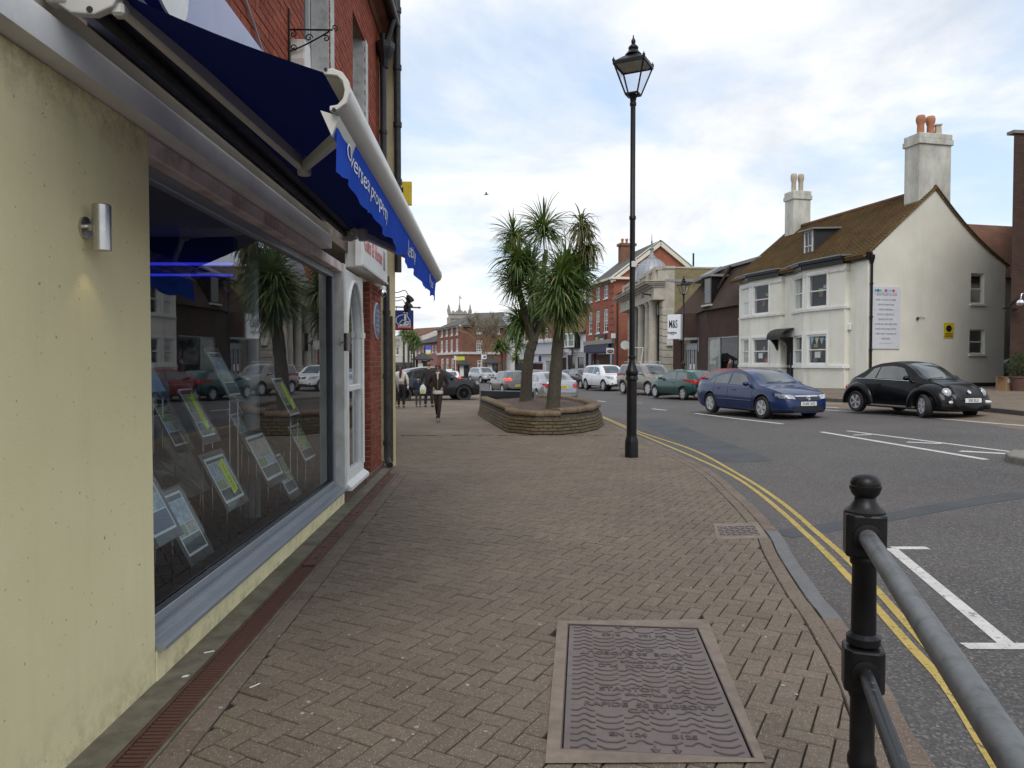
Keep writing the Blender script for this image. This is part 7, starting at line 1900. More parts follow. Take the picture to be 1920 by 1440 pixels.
# lower pink brick building beside it, far shops, church tower
IA, IB = xy(781, 142), xy(821, 128.5); z0 = hp(IB.x, IB.y) - .1
o = thing('pink_brick_building', 'two storey pink brick building with steep slate roof left of the corner building', 'building', (IB.x, IB.y, z0)); F = Frame(IA, IB, z0)
eh = at(821, 641, 128).z - z0
hs = [(F.at_px(a), F.at_px(a + 2.6), at(800, 662, 135).z - z0, at(800, 649, 135).z - z0) for a in (785, 792, 804, 810, 816)]
fwall(F, 0, F.L, -.2, eh, hs, BR_PNK, o)
for h in hs: fwindow(F, h, o, 1, 2, .1, fw=.18, bar=.06)
zr_ = at(815, 610, 140).z - z0
mb = MB(); slab(mb, [F.p(-.4, eh, .5), F.p(F.L + .2, eh, .5), F.p(F.L + .2, zr_, -7), F.p(F.L * .62, zr_, -7)], .15); mb.build('roof', SLATE_D, o)
o = thing('cream_far_shops', 'pale cream shops with dark windows far down the street', 'building', (*xy(760, 150), -.8))
F = Frame(xy(735, 150), xy(782, 143), -.9)
hs = [(F.L * f, F.L * f + 3.2, .3, 2.6) for f in (.1, .5)] + [(F.L * f, F.L * f + 1.2, 4.0, 5.8) for f in (.15, .4, .75)]
fwall(F, 0, F.L, -.2, 7.4, hs, plain('cream_far_wall', (.52, .49, .42), .8, var=.1), o)
for h in hs: fwindow(F, h, o, 1, 2, .1, BLACKM if h[2] < 1 else WHITE, fw=.15)
mb = MB(); slab(mb, [F.p(-.4, 7.4, .5), F.p(F.L + .2, 7.4, .5), F.p(F.L + .2, 9.6, -6), F.p(-.4, 9.6, -6)], .15); mb.build('roof', TILE_R, o)
o = thing('hill_terrace', 'long pale terrace roofs on the rise beyond the shops', 'building', (*xy(775, 200), 0)); F = Frame(xy(740, 205), xy(806, 195), 0)
hs = [(F.L * f, F.L * f + 1.4, 5.2, 7.0) for f in (.2, .5, .8)]
fwall(F, 0, F.L, -1, 7.6, hs, plain('pale_far_wall', (.5, .49, .46), .8, var=.15), o)
for h in hs: fwindow(F, h, o, 1, 2, .1, fw=.2)
mb = MB(); slab(mb, [F.p(-.4, 7.5, .5), F.p(F.L + .2, 7.5, .5), F.p(F.L + .2, 10.2, -5), F.p(-.4, 9.8, -5)], .2); mb.build('roof', plain('pale_far_roof', (.30, .27, .24), .9, var=.25, scale=.8), o)
# church tower
tq = xy(862, 172); tw = 5.2; tz0 = -1.0; tt_ = at(862, 590, 172).z
o = thing('church_tower', 'grey stone church tower with battlements and pinnacles behind the corner building', 'church tower', (tq.x, tq.y, tz0))
CHS = plain('church_stone', (.30, .28, .24), .9, var=.18, scale=.5, bump=.3, bscale=8)
mb = MB(); mb.box((tq.x, tq.y, (tz0 + tt_) / 2), (tw - .3, tw - .3, tt_ - tz0));
for a in (-1, 1):
    for b_ in (-1, 1): mb.box((tq.x + a * (tw / 2 - .3), tq.y + b_ * (tw / 2 - .3), (tz0 + tt_ - .8) / 2), (.9, .9, tt_ - tz0 - .8))
mb.box((tq.x, tq.y, tt_ - .9), (tw + .1, tw + .1, .3)); tb = mb.build('tower', CHS, o)
mb = MB(); mb.box((tq.x - .3, tq.y - tw / 2 + .1, tt_ - 3.0), (1.5, .4, 2.6)); mb.build('belfry_louvre', plain('rust_louvre', (.13, .06, .045), .8), tb)
mb = MB()
for k in range(6):
    for s_ in (-1, 1):
        f = -tw / 2 + .35 + k * (tw - .7) / 5
        mb.box((tq.x + f, tq.y + s_ * (tw / 2 - .1), tt_ + .35), (.55, .3, .8)); mb.box((tq.x + s_ * (tw / 2 - .1), tq.y + f, tt_ + .35), (.3, .55, .8))
mb.box((tq.x, tq.y, tt_ + .05), (tw, tw, .3)); mb.build('battlement', CHS, tb)
for a in (-1, 0, 1):
    for b_ in (-1, 1):
        for p in ((a * (tw / 2 - .15), b_ * (tw / 2 - .15)), (b_ * (tw / 2 - .15), a * (tw / 2 - .15)) if a == 0 else None):
            if p: MB().lathe([(.3, 0), (.28, .5), (.36, .55), (.2, .8), (.02, 1.9)], (tq.x + p[0], tq.y + p[1], tt_ + .4), 4).build('pinnacle', CHS, tb)
MB().lathe([(1.6, 0), (.02, 1.1)], (tq.x, tq.y, tt_ + .2), 4).build('cap_roof', LEADF, tb)
zt_ = at(862, 554, 172).z; MB().tube([(tq.x, tq.y, tt_ + .8), (tq.x, tq.y, zt_)], .06, 6).build('flagpole', BLACKM, o)
MB().prism([(tq.x, tq.y, zt_ - .2), (tq.x + .4, tq.y, zt_ - .35), (tq.x + .5, tq.y, zt_ - .8), (tq.x, tq.y, zt_ - .7)], (0, .03, 0)).build('flag', WHITE2, o)
# FAR SIDE OF THE ROAD, NEIGHBOURS, STREET THINGS
kf_px = [(2120, 800), (1930, 777), (1830, 767), (1700, 758.5), (1532, 749), (1430, 743), (1330, 737.5), (1262, 730.5), (1200, 722.5), (1140, 714), (1080, 708)]
kfar = catmull([Vector((*gnd(*p).xy, 0)) for p in kf_px], 6)
mb = MB(); prev = None
for p in kfar:
    row = [Vector((p.x + k * 1.2 + (.13 if k else 0), p.y + k * .5, 0)) for k in range(14)]; b0 = len(mb.v)
    for q in row: mb.v.append((q.x, q.y, hp(q.x, q.y) + .06))
    if prev is not None:
        for k in range(13): mb.f.append([prev + k, prev + k + 1, b0 + k + 1, b0 + k]); mb.m.append(0)
    prev = b0
props(mb.build('far_pavement', FARPAV), kind='structure')
mb = MB(); rs = resample(kfar, .5)
for a, b_ in zip(rs, rs[1:]):
    t_ = (b_ - a).normalized(); n_ = Vector((t_.y, -t_.x, 0))
    if n_.x < 0: n_ = -n_
    a2 = a + t_ * .006; b2 = b_ - t_ * .006
    mb.prism([(q.x, q.y, hp(q.x, q.y) - .2) for q in (a2 - n_ * .0, b2 - n_ * .0, b2 + n_ * .14, a2 + n_ * .14)], (0, 0, .264))
props(mb.build('far_kerb', plain('dark_kerb_stone', (.085, .075, .065), .85, var=.25)), kind='structure')
# paved parking bay
inner = offset(resample(kfar, .5), .02); mb = MB(); prev = None
for p in resample(kfar, .5):
    b0 = len(mb.v); q = p + Vector((-1.9, -.35, 0))
    for v in (p, p.lerp(q, .5), q): mb.v.append((v.x, v.y, hr(v.x, v.y) + .003))
    if prev is not None:
        for k in (0, 1): mb.f.append([prev + k, b0 + k, b0 + k + 1, prev + k + 1]); mb.m.append(0)
    prev = b0
mb.build('parking_bay_paving', FARPAV, road)
# traffic island
iq = [rd(1890, 868), rd(1885, 861), rd(1900, 856), rd(2050, 868), rd(2080, 900)]
mb = MB(); mb.prism([Vector((p.x, p.y, p.z - .1)) for p in iq], (0, 0, .22)); props(mb.build('traffic_island', CONC, bevel=.03, bseg=2), kind='structure', label='concrete kerb nose of a traffic island at the right picture edge')
# ---- buildings on the left beyond the shop
def left_bld(name, label, pts, H, mat, trim=None):
    z0 = hp(pts[0][0], pts[0][1]) - .2; o = thing(name, label, 'building', (pts[0][0], pts[0][1], z0))
    for a, b_ in zip(pts, pts[1:]): fwall(Frame(a, b_, z0), 0, Frame(a, b_, z0).L, 0, H, [], mat, o)
    mb = MB(); n = len(pts); mb.prism([(p[0], p[1], z0 + H) for p in pts], (0, 0, .3)); mb.build('roof', SLATE_D, o)
    return o
L2 = left_bld('cream_neighbour_building', 'cream neighbour building seen edge on behind the brick pier', [(-6, 12.2), (-1.56, 12.15), (-4.6, 22.5), (-9, 22.5)], 8.6, plain('cream_edge_render', (.60, .52, .32), .8, var=.12, scale=3, dirt=(.3, .25, .14), dirt_scale=2))
mb = MB(); mb.tube([(-1.50, 12.06, 8.5), (-1.50, 12.06, 3.1)], .055, 10)
for zz in (3.6, 4.5, 5.4, 6.3, 7.2, 8.0): mb.lathe([(.07, 0), (.07, .08)], (-1.50, 12.06, zz), 10)
props(mb.build('downpipe', GUTT, smooth=40), 'tall black downpipe on the edge of the cream neighbour building', 'downpipe')
mb = MB(); mb.box2((-1.70, 12.08, .05), (-1.60, 12.145, 2.4)); mb.build('timber_edge', plain('weathered_timber', (.06, .045, .03), .9, var=.4, scale=12), L2)
# projecting signs
q = at(761, 363, 15.2); ys = thing('yellow_projecting_sign', 'yellow projecting sign above the awning tip', 'sign', q)
mb = MB(); mb.box(q, (.24, .08, .47)); mb.build('panel', plain('yellow_sign', (.62, .45, .03), .5), ys, bevel=.006)
mb = MB(); mb.box(q + Vector((-.08, -.042, .06)), (.07, .006, .1)); mb.build('motif', NAVY, ys)
MB().beam(q + Vector((-.12, 0, .15)), q + Vector((-.75, .1, .15)), .03, .03).build('bracket', BLACKP, ys)
D2 = 15.6
q = at(756, 600.5, D2); hs_ = thing('blue_hanging_sign', 'square blue hanging sign with white house emblem and red base on iron bracket', 'sign', q)
sw_ = 38 / 1400 * D2; sh_ = 37 / 1400 * D2
EBL = plain('emblem_blue', (.012, .035, .24), .45); ERED = plain('emblem_red', (.45, .012, .03), .45)
mb = MB(); mb.box(q, (sw_, .05, sh_)); mb.build('frame', BLACKP, hs_)
mb = MB(); mb.box(q + Vector((0, -.026, .1 * sh_)), (sw_ * .94, .006, sh_ * .74)); mb.build('blue_field', EBL, hs_)
mb = MB(); mb.box(q + Vector((0, -.026, -.365 * sh_)), (sw_ * .94, .006, sh_ * .18)); mb.build('red_field', ERED, hs_)
def emb(pts, m_, lift, nm, wid=None):
    pp = [q + Vector((a * sw_, -.030 - lift, b_ * sh_)) for a, b_ in pts]; mb = MB()
    if wid is None: mb.prism(pp, (0, -.002, 0))
    else:
        for a, b_ in zip(pp, pp[1:]): mb.beam(a, b_, wid, .003, up=Vector((0, 1, 0)))
    return mb.build(nm, m_, hs_)
outl = [(-.24, -.36), (.36, -.36), (.36, -.02), (.22, .22), (.22, .40), (.02, .40), (.02, .30), (-.1, .27), (-.24, .22), (-.36, .08), (-.36, -.08), (-.30, -.18), (-.24, -.22)]
emb(outl, WHITE, 0, 'emblem_outline'); emb([(a * .88 + .0, b_ * .88 - .0) for a, b_ in outl], EBL, .003, 'emblem_field')
emb([(-.18, -.30), (-.18, -.2), (-.02, -.2), (-.02, -.30)], WHITE, .006, 'emblem_wall'); emb([(.0, -.30), (.0, -.2), (.1, -.05), (.28, -.05), (.28, -.26), (.12, -.30)], WHITE, .006, 'emblem_gable'); emb([(.06, -.02), (.06, .3), (.16, .3), (.16, -.02)], WHITE, .006, 'emblem_tower')
emb([(-.18, -.16), (-.06, .0), (.08, .0)], WHITE, .006, 'emblem_roof_line', .014); emb([(.16, -.18), (.16, -.1), (.22, -.1), (.22, -.18)], EBL, .009, 'emblem_window')
bz_ = at(760, 575, D2).z; mb = MB(); mb.tube([(q.x - .35, q.y, bz_), (q.x + .32, q.y, bz_ - .02)], .014, 8); mb.lathe([(.025, 0), (.003, .06)], (q.x + .32, q.y, bz_ - .02), 8, axis='X')
for dx in (-.14, .14): mb.tube([(q.x + dx, q.y, bz_), (q.x + dx, q.y, q.z + sh_ / 2)], .006, 6)
mb.build('bracket', BLACKP, hs_)
for k, (px_, py_, x1, y1) in enumerate(((733, 548, 765, 556), (733, 556, 763, 568), (733, 562, 760, 574))):
    a = at(px_, py_, 14.0); e = at(x1, y1, 14.2 + k * .5)
    g = thing('swan_neck_lamp', ('topmost', 'middle', 'lowest')[k] + ' black swan neck spotlight above the blue hanging sign', 'spotlight', a, 0, 'swan neck spotlights')
    MB().tube(catmull([a, a.lerp(e, .4) + Vector((0, 0, .03)), a.lerp(e, .8) + Vector((0, 0, .10)), e + Vector((0, 0, .04)), e], 5), .008, 6).build('arm', BLACKP, g, smooth=40)
    MB().lathe([(.075, -.12), (.07, -.06), (.045, 0), (.02, .03)], (0, 0, 0), 14).xf(Matrix.Translation(e) @ Matrix.Rotation(-.5, 4, 'Y')).build('shade', BLACKP, g, smooth=40)
for k, py_ in enumerate((500, 513, 527)):
    a = at(736, py_, 12.6); g = MB(); g.lathe([(.06, -.1), (.055, -.04), (.03, 0)], (0, 0, 0), 12); g.xf(Matrix.Translation(a) @ Matrix.Rotation(1.9, 4, 'Y')); g.tube([a, a + Vector((-.12, .02, .05))], .01, 6)
    props(g.build('sign_spotlight', BLACKP, smooth=40), ('upper', 'middle', 'lower')[k] + ' of three small black spotlights on the cream building edge', 'spotlight', 'small spotlights')
q = at(741, 641, 17.0); jm = thing('white_hanging_sign', 'small white hanging sign lettered JM beside the cream building', 'sign', q)
mb = MB(); mb.box(q, (.28, .03, .26)); mb.build('panel', WHITE, jm)
lettering('J M', .13, plain('grey_letters', (.25, .25, .27), .5), q + Vector((.02, -.017, .02)), (1, 0, 0), (0, 0, 1), jm); lettering('Martin Estates', .036, plain('grey_letters', (.25, .25, .27), .5), q + Vector((.0, -.017, -.08)), (1, 0, 0), (0, 0, 1), jm)
MB().beam(q + Vector((-.14, 0, .12)), q + Vector((-.5, 0, .14)), .02, .02).build('bracket', BLACKP, jm)
# ---- shelters, clock, signs down the street
def shelter(px, d, w, label, zroof_py, eave_py):
    b_ = xy(px, d); z0 = hr(b_.x, b_.y); o = thing('bus_shelter', label, 'shelter', (b_.x, b_.y, z0), 0, 'dark roofed shelters')
    ze, zr = at(px, eave_py, d).z, at(px, zroof_py, d).z; w2 = w / 2
    mb = MB(); mb.lathe([(w2 * 1.42, ze - .15), (w2 * 1.42, ze), (.35, zr - .1), (.3, zr)], (b_.x, b_.y, 0), 4, rot=math.pi / 4); mb.build('roof', SLATE_D, o)
    for a, c in ((-1, -1), (1, -1), (1, 1), (-1, 1)): MB().beam((b_.x + a * w2 * .62, b_.y + c * w2 * .62, z0), (b_.x + a * w2 * .62, b_.y + c * w2 * .62, ze), .12, .12).build('post', BLACKP, o)
    mb = MB(); mb.box((b_.x + w2 * .25, b_.y, z0 + 1.3), (w2 * .7, w2 * 1.1, 2.1)); mb.build('kiosk', plain('dark_kiosk', (.02, .018, .018), .4), o)
    mb = MB(); mb.box((b_.x - w2 * .2, b_.y - w2 * .6, z0 + 1.3), (w2 * .5, .05, 1.6)); mb.build('poster_panel', WHITE2, o)
    for dy in (-.6, .6): MB().quad((b_.x - w2 * .6, b_.y + w2 * dy, z0 + .4), (b_.x + w2 * .6, b_.y + w2 * dy, z0 + .4), (b_.x + w2 * .6, b_.y + w2 * dy, z0 + 2.0), (b_.x - w2 * .6, b_.y + w2 * dy, z0 + 2.0)).build('pane', PANE, o)
    return o
shelter(793, 80, 2.1, 'shelter with tall pyramid roof behind the dark estate car', 661, 673)
shelter(869, 96, 2.0, 'low shelter under the lime coloured board', 675, 683)
shelter(922, 92, 2.2, 'shelter with brown roof near the bare tree', 671, 680)
q = xy(862, 92); bd = thing('lime_board', 'lime yellow board on a pale post above the middle shelter', 'sign', (q.x, q.y, hr(*q)))
mb = MB(); mb.box((q.x + .1, q.y, at(862, 672, 92).z), (1.0, .1, .45)); mb.build('panel', plain('lime_sign', (.45, .5, .04), .5), bd)
mb = MB(); mb.tube([(q.x - .5, q.y, hr(*q)), (q.x - .5, q.y, at(862, 667, 92).z)], .05, 8); mb.box((q.x - .55, q.y, at(862, 671, 92).z), (.3, .08, .5)); mb.build('post', WHITE2, bd)
q = xy(803, 104); bd = thing('agent_board', 'blue white and yellow agent board high on the pink brick front', 'sign', (q.x, q.y, at(803, 668, 104).z))
for k, (za, zb_, cl) in enumerate(((648, 656, (.04, .12, .5)), (656, 661, (.65, .62, .6)), (661, 664, (.6, .5, .05)))):
    mb = MB(); mb.box2((q.x - .35, q.y - .05, at(803, zb_, 104).z), (q.x + .35, q.y + .05, at(803, za, 104).z)); mb.build('panel', plain('agent_%d' % k, cl, .5), bd)
mb = MB(); mb.box2((q.x - .6, q.y - .05, at(803, 664, 104).z), (q.x - .36, q.y + .05, at(803, 650, 104).z)); mb.build('side_panel', plain('maroon_panel', (.05, .01, .02), .5), bd)
MB().beam((q.x - .4, q.y, at(803, 690, 104).z - 2.5), (q.x - .4, q.y, at(803, 650, 104).z), .08, .08).build('post', WHITE2, bd)
q = xy(907, 88); bs = thing('bus_stop_sign', 'white bus stop flag with blue square on a pale post', 'sign', (q.x, q.y, hr(*q)))
MB().tube([(q.x - .25, q.y, hr(*q)), (q.x - .25, q.y, at(907, 664, 88).z)], .045, 8).build('post', WHITE2, bs)
mb = MB(); mb.box((q.x + .05, q.y, at(907, 669, 88).z), (.55, .05, .5)); mb.build('flag', WHITE, bs)
mb = MB(); mb.box((q.x + .1, q.y - .03, at(907, 669, 88).z), (.3, .02, .26)); mb.build('blue_square', plain('bus_blue', (.04, .1, .4), .5), bs)
q = xy(771, 78); ck = thing('street_clock', 'round black street clock on a post beside the far palms', 'clock', (q.x, q.y, hr(*q)))
MB().tube([(q.x, q.y, hr(*q)), (q.x, q.y, at(771, 655, 78).z)], .06, 8).build('post', BLACKP, ck)
mb = MB(); zc = at(771, 651, 78).z; mb.tube([(q.x + .34 * math.cos(a), q.y, zc + .34 * math.sin(a)) for a in [i * math.pi / 10 for i in range(21)]], .05, 6); mb.build('rim', BLACKP, ck)
mb = MB(); mb.lathe([(.32, -.04), (.32, .04)], (0, 0, 0), 20, axis='Y'); mb.xf(Matrix.Translation((q.x, q.y, zc))); mb.build('dial', plain('dark_dial', (.03, .035, .03), .4), ck)
# ---- bare tree
TWIG = plain('bare_tree_bark', (.20, .165, .11), .9, var=.25, scale=5)
def bare_tree(px, d, base_py, top_py, label, seed, spread=1.0, depth=6):
    rr = random.Random(seed); b_ = xy(px, d); z0 = hr(b_.x, b_.y); H = at(px, top_py, d).z - z0
    o = thing('bare_tree', label, 'tree', (b_.x, b_.y, z0)); tr = MB(); tw = MB()
    def grow(p, v, L, r, lv):
        n = 4; pts = [p]
        for i in range(n):
            v = (v + Vector((rr.gauss(0, .13), rr.gauss(0, .13), rr.gauss(.04, .07)))).normalized(); pts.append(pts[-1] + v * (L / n))
        (tr if lv < 2 else tw).tube(pts, [max(r * (1 - .45 * i / n), .026) for i in range(n + 1)], 5 if lv < 3 else 3, cap=False)
        if lv >= depth: return
        for k in range(3 if lv < 4 else 3):
            f = rr.uniform(.45, 1.0); q = pts[min(n, int(f * n + .5))]
            a = rr.uniform(0, 6.28); el = rr.uniform(.25, .75) * spread
            ax = v.orthogonal().normalized(); d2 = (Matrix.Rotation(a, 3, v) @ ax)
            grow(q, (v * math.cos(el) + d2 * math.sin(el) + Vector((0, 0, .12))).normalized(), L * rr.uniform(.62, .8), r * .52, lv + 1)
    grow(Vector((b_.x, b_.y, z0)), Vector((0, 0, 1)), H * .40, .2, 0)
    tr.build('trunk', TWIG, o, uv=False); props(tw.build('crown', TWIG, o, uv=False), kind='stuff')
bare_tree(903, 96, 700, 575, 'tall bare branched tree before the corner building', 4, 1.0)
bare_tree(1393, 75, 700, 500, 'small bare tree showing above the mansard roof', 9, 1.0, 5)
# ---- a gull in the sky
q = at(912, 365, 60); gl = MB()
gl.tube([q + Vector((-.2, 0, -.02)), q + Vector((-.1, 0, .01)), q + Vector((.08, 0, .03)), q + Vector((.18, 0, .02))], [.01, .05, .05, .015], 8)
for s_ in (-1, 1): gl.prism([q + Vector((.06, s_ * .03, .03)), q + Vector((.02, s_ * .28, .14)), q + Vector((-.08, s_ * .52, .08)), q + Vector((-.06, s_ * .25, .1)), q + Vector((-.08, s_ * .03, .03))], (0, 0, .01))
props(gl.build('bird', plain('gull_grey', (.25, .25, .26), .8), smooth=40), 'small gull flying in the sky left of the palms', 'bird')
# VEHICLES
def lerp_curve(pts):
    """smooth monotone interpolation through (x, y) points"""
    xs = [p[0] for p in pts]; ys = [p[1] for p in pts]; n = len(xs)
    d = [(ys[i + 1] - ys[i]) / (xs[i + 1] - xs[i]) for i in range(n - 1)]
    m = [d[0]] + [0 if d[i - 1] * d[i] <= 0 else 2 * d[i - 1] * d[i] / (d[i - 1] + d[i]) for i in range(1, n - 1)] + [d[-1]]
    def f(x):
        if x <= xs[0]: return ys[0]
        if x >= xs[-1]: return ys[-1]
        i = max(k for k in range(n - 1) if xs[k] <= x); h = xs[i + 1] - xs[i]; t = (x - xs[i]) / h
        return (2*t**3 - 3*t*t + 1) * ys[i] + (t**3 - 2*t*t + t) * h * m[i] + (-2*t**3 + 3*t*t) * ys[i+1] + (t**3 - t*t) * h * m[i+1]
    return f
def car_paint(name, col, metal=.35):
    t = NT(name); co = t.coord('Object')
    c = t.mix(t.ramp(t.noise(co, 1.6, 5, .6), [(.35, (0, 0, 0)), (.75, (.05,) * 3)]), col, (.16, .15, .14))
    return t.bsdf(c, .32, metal, None, .25, .6)
LAMPG = plain('headlamp', (.34, .35, .37), .10, .2, var=.6, scale=16, coat=.8)
TAILR = plain('tail_lamp', (.36, .012, .012), .15, var=.25, scale=14, coat=.8)
t = NT('lit_brake_lamp'); BRAKE = t.bsdf((.5, .02, .02), .2, emit=(1, .05, .03), estr=1.2)
PLW = plain('white_plate', (.70, .70, .68), .4, var=.03); PLY = plain('yellow_plate', (.62, .47, .03), .4, var=.03)
TRIM = plain('black_car_trim', (.014, .014, .015), .55, var=.15)
_wheel = {}
def wheel_meshes(r, w, spokes, style):
    k = (r, w, spokes, style)
    if k in _wheel: return _wheel[k]
    ty = MB(); ri = r * (.66 if style != 'low' else .74)
    ty.lathe([(ri, -w * .42), (r * .93, -w * .5), (r * .985, -w * .4), (r, -w * .25), (r, w * .25), (r * .985, w * .4), (r * .93, w * .5), (ri, w * .42)], (0, 0, 0), 36, axis='Y')
    tm = ty.mesh('tyre', RUBBER, smooth=40)
    rm = MB(); rm.lathe([(ri * 1.01, w * .42), (ri * 1.01, w * .46), (ri * .93, w * .44), (ri * .88, w * .2), (ri * .86, -w * .3)], (0, 0, 0), 36, axis='Y')
    for i in range(spokes):
        a = 2 * math.pi * i / spokes
        for da in ((-.09, .09) if spokes <= 6 else (0,)):
            p0 = Vector((math.cos(a + da * .6) * ri * .18, w * .40, math.sin(a + da * .6) * ri * .18)); p1 = Vector((math.cos(a + da * 1.5) * ri * .94, w * .42, math.sin(a + da * 1.5) * ri * .94))
            rm.beam(p0, p1, ri * (.17 if spokes <= 6 else .1), .03, up=Vector((0, 1, 0)))
    rm.lathe([(ri * .24, w * .3), (ri * .24, w * .44), (ri * .16, w * .47), (.001, w * .47)], (0, 0, 0), 18, axis='Y')
    rmm = rm.mesh('rim', ALLOY if style != 'dark' else plain('dark_alloy', (.03, .03, .032), .3, .6), smooth=35)
    hb = MB(); hb.lathe([(ri * .88, -w * .25), (ri * .88, -w * .2)], (0, 0, 0), 24, axis='Y'); hm = hb.mesh('brake_disc', plain('brake_disc_black', (.02, .02, .02), .7))  # near-black disc set behind the spokes
    _wheel[k] = (tm, rmm, hm); return _wheel[k]
def build_car(name, label, S, loc, heading, plate=None, group=None, steer=0.0, braking=False):
    L, W, H = S['L'], S['W'], S['H']; hw = W / 2
    x0, x1 = -L / 2, L / 2
    top = lerp_curve(S['top']); belt = lerp_curve(S['belt']); zs = S.get('sill', .22)
    und = lerp_curve(S.get('under', [(x0, zs + .16), (x0 + .5, zs), (x1 - .6, zs), (x1, zs + .04)]))
    plan = lerp_curve(S.get('plan', [(x0, hw * .74), (x0 + .12, hw * .87), (x0 + .5, hw * .965), (x0 + 1.2, hw), (x1 - 1.3, hw), (x1 - .6, hw * .955), (x1 - .2, hw * .84), (x1 - .04, hw * .68), (x1, hw * .6)]))
    tum = S.get('tumble', .26); paint = S['paint']; roofm = S.get('roof', paint)
    o = thing(name, label, 'car', loc, heading, group)
    nx = 72; xs = [x0 + L * (.5 - .5 * math.cos(math.pi * i / nx)) * 1.0 for i in range(nx + 1)]
    xs = [.55 * a + .45 * (x0 + L * i / nx) for i, a in enumerate(xs)]
    xs[0] = x0 + .004
    def sect(x):
        zt = top(x); zb = min(belt(x), zt - .0); wb = plan(x); zu = und(x); gh = max(0.0, zt - zb)
        wr = wb - tum * gh; r = min(.13, gh * .55)
        pts = [(0, zu), (wb * .6, zu), (wb * .86, zu + .01), (wb * .945, zu + .06)]
        hgt = zb - zu
        for f, k in ((.25, .985), (.42, 1.0), (.55, 1.0), (.68, .993), (.8, .98), (.9, .965)): pts.append((wb * k, zu + hgt * f))
        # shoulder
        cr = min(.06, hgt * .15)
        if gh < .05:
            pts += [(wb * .93, zb - cr * .35), (wb * .86, zb - cr * .08), (wb * .7, zb + gh * .3), (wb * .45, zb + gh * .7), (wb * .22, zb + gh * .92), (0, zb + gh)]
            return pts + [(0, zb + gh)] * 0
        k = .95
        pts += [(wb * .945, zb - .012), (wb * .93, zb + .002), ((wb * .93) + (wr - wb) * .5, zb + (gh - r) * .5), (wb * .93 + (wr - wb), zt - r), (wb * .93 + (wr - wb) - r * .4, zt - r * .28), (0, zt)]
        w_top = wb * .93 + (wr - wb) - r * 1.15
        pts[-1:] = [(max(.05, w_top), zt - .028), (max(.03, w_top * .55), zt - .006), (0, zt)]
        return pts
    def sect_n(x):
        p = sect(x)
        # even out point count
        want = 18
        while len(p) < want: p.insert(-1, ((p[-2][0] + p[-1][0]) / 2, (p[-2][1] + p[-1][1]) / 2))
        return p[:want] if len(p) == want else p
    rows = [sect_n(x) for x in xs]; n = max(len(r) for r in rows)
    mb = MB()
    for x, r in zip(xs, rows):
        # rounded nose and tail lean
        for (y, z) in r: mb.v.append((x, y, z))
        for (y, z) in r[-2:0:-1]: mb.v.append((x, -y, z))
    m = 2 * n - 2
    for i in range(nx):
        for k in range(m):
            a, b = i * m + k, i * m + (k + 1) % m; mb.f.append([a, b, b + m, a + m]); mb.m.append(0)
    mb.f.append([k for k in range(m)][::-1]); mb.m.append(0); mb.f.append([nx * m + k for k in range(m)]); mb.m.append(0)
    me = mb.mesh('body', [paint, TRIM, roofm], None, uv=False)
    bm = bmesh.new(); bm.from_mesh(me); bmesh.ops.recalc_face_normals(bm, faces=bm.faces); bm.to_mesh(me); bm.free()
    body = bpy.data.objects.new('body', me); COL.objects.link(body)
    # wheel arches
    wr_, ww = S['wheel'], S.get('ww', .21); ax = S['axles']; ar = wr_ + S.get('gap', .05)
    cut = MB()
    for x in ax:
        for s_ in (-1, 1):
            b = len(cut.v); cut.lathe([(ar, -.22), (ar, .22)], (x, s_ * (hw - .08), wr_ + .01), 40, axis='Y')
    cm = cut.mesh('cutter', TRIM, None, uv=False); co_ = bpy.data.objects.new('cutter', cm); COL.objects.link(co_)
    bmc = bmesh.new(); bmc.from_mesh(cm); bmesh.ops.recalc_face_normals(bmc, faces=bmc.faces); bmc.to_mesh(cm); bmc.free()
    md = body.modifiers.new('arch', 'BOOLEAN'); md.operation = 'DIFFERENCE'; md.object = co_; md.solver = 'EXACT'
    dg = bpy.context.evaluated_depsgraph_get(); nme = bpy.data.meshes.new_from_object(body.evaluated_get(dg))
    body.modifiers.clear(); body.data = nme
    COL.objects.unlink(co_); bpy.data.objects.remove(co_)
    nme.materials.clear()
    for q in (paint, TRIM, roofm): nme.materials.append(q)
    rs = S.get('roof_span', None)
    for p in nme.polygons:
        c = p.center; d = min(math.hypot(c.x - x, c.z - wr_ - .01) for x in ax)
        if d <= ar * 1.002 and abs(c.y) > .3: p.material_index = 1
        elif c.z < und(c.x) + S.get('skirt', .05): p.material_index = 1
        elif rs and rs[0] < c.x < rs[1] and c.z > belt(c.x) + .015: p.material_index = 2
        else: p.material_index = 0
        p.use_smooth = True
    nme.set_sharp_from_angle(angle=R_(38))
    body.parent = o
    # wheels
    tm, rm, hm = wheel_meshes(wr_, ww, S.get('spokes', 5), S.get('rim', 'std'))
    for i, x in enumerate(ax):
        for s_ in (-1, 1):
            w = bpy.data.objects.new('wheel', None); COL.objects.link(w); w.parent = o; w.location = (x, s_ * (hw - ww * .5 - .012 + S.get('wout', 0)), wr_)
            w.rotation_euler = (0, rnd.uniform(0, 1), (0 if s_ > 0 else math.pi) + (steer if i == 0 else 0))
            link('tyre', tm, w); link('rim', rm, w); link('brake_disc', hm, w)
    # glass panels that follow the body, opaque and dark in colour
    def gside(x, f, lift=.004):
        zt, zb, wb = top(x), belt(x), plan(x); gh = zt - zb; wr = wb - tum * gh; r = min(.13, gh * .55)
        zz = zb + .01 + (gh - r - .005) * f
        y = wb * .93 + (wr - wb) * f
        return y + lift, zz
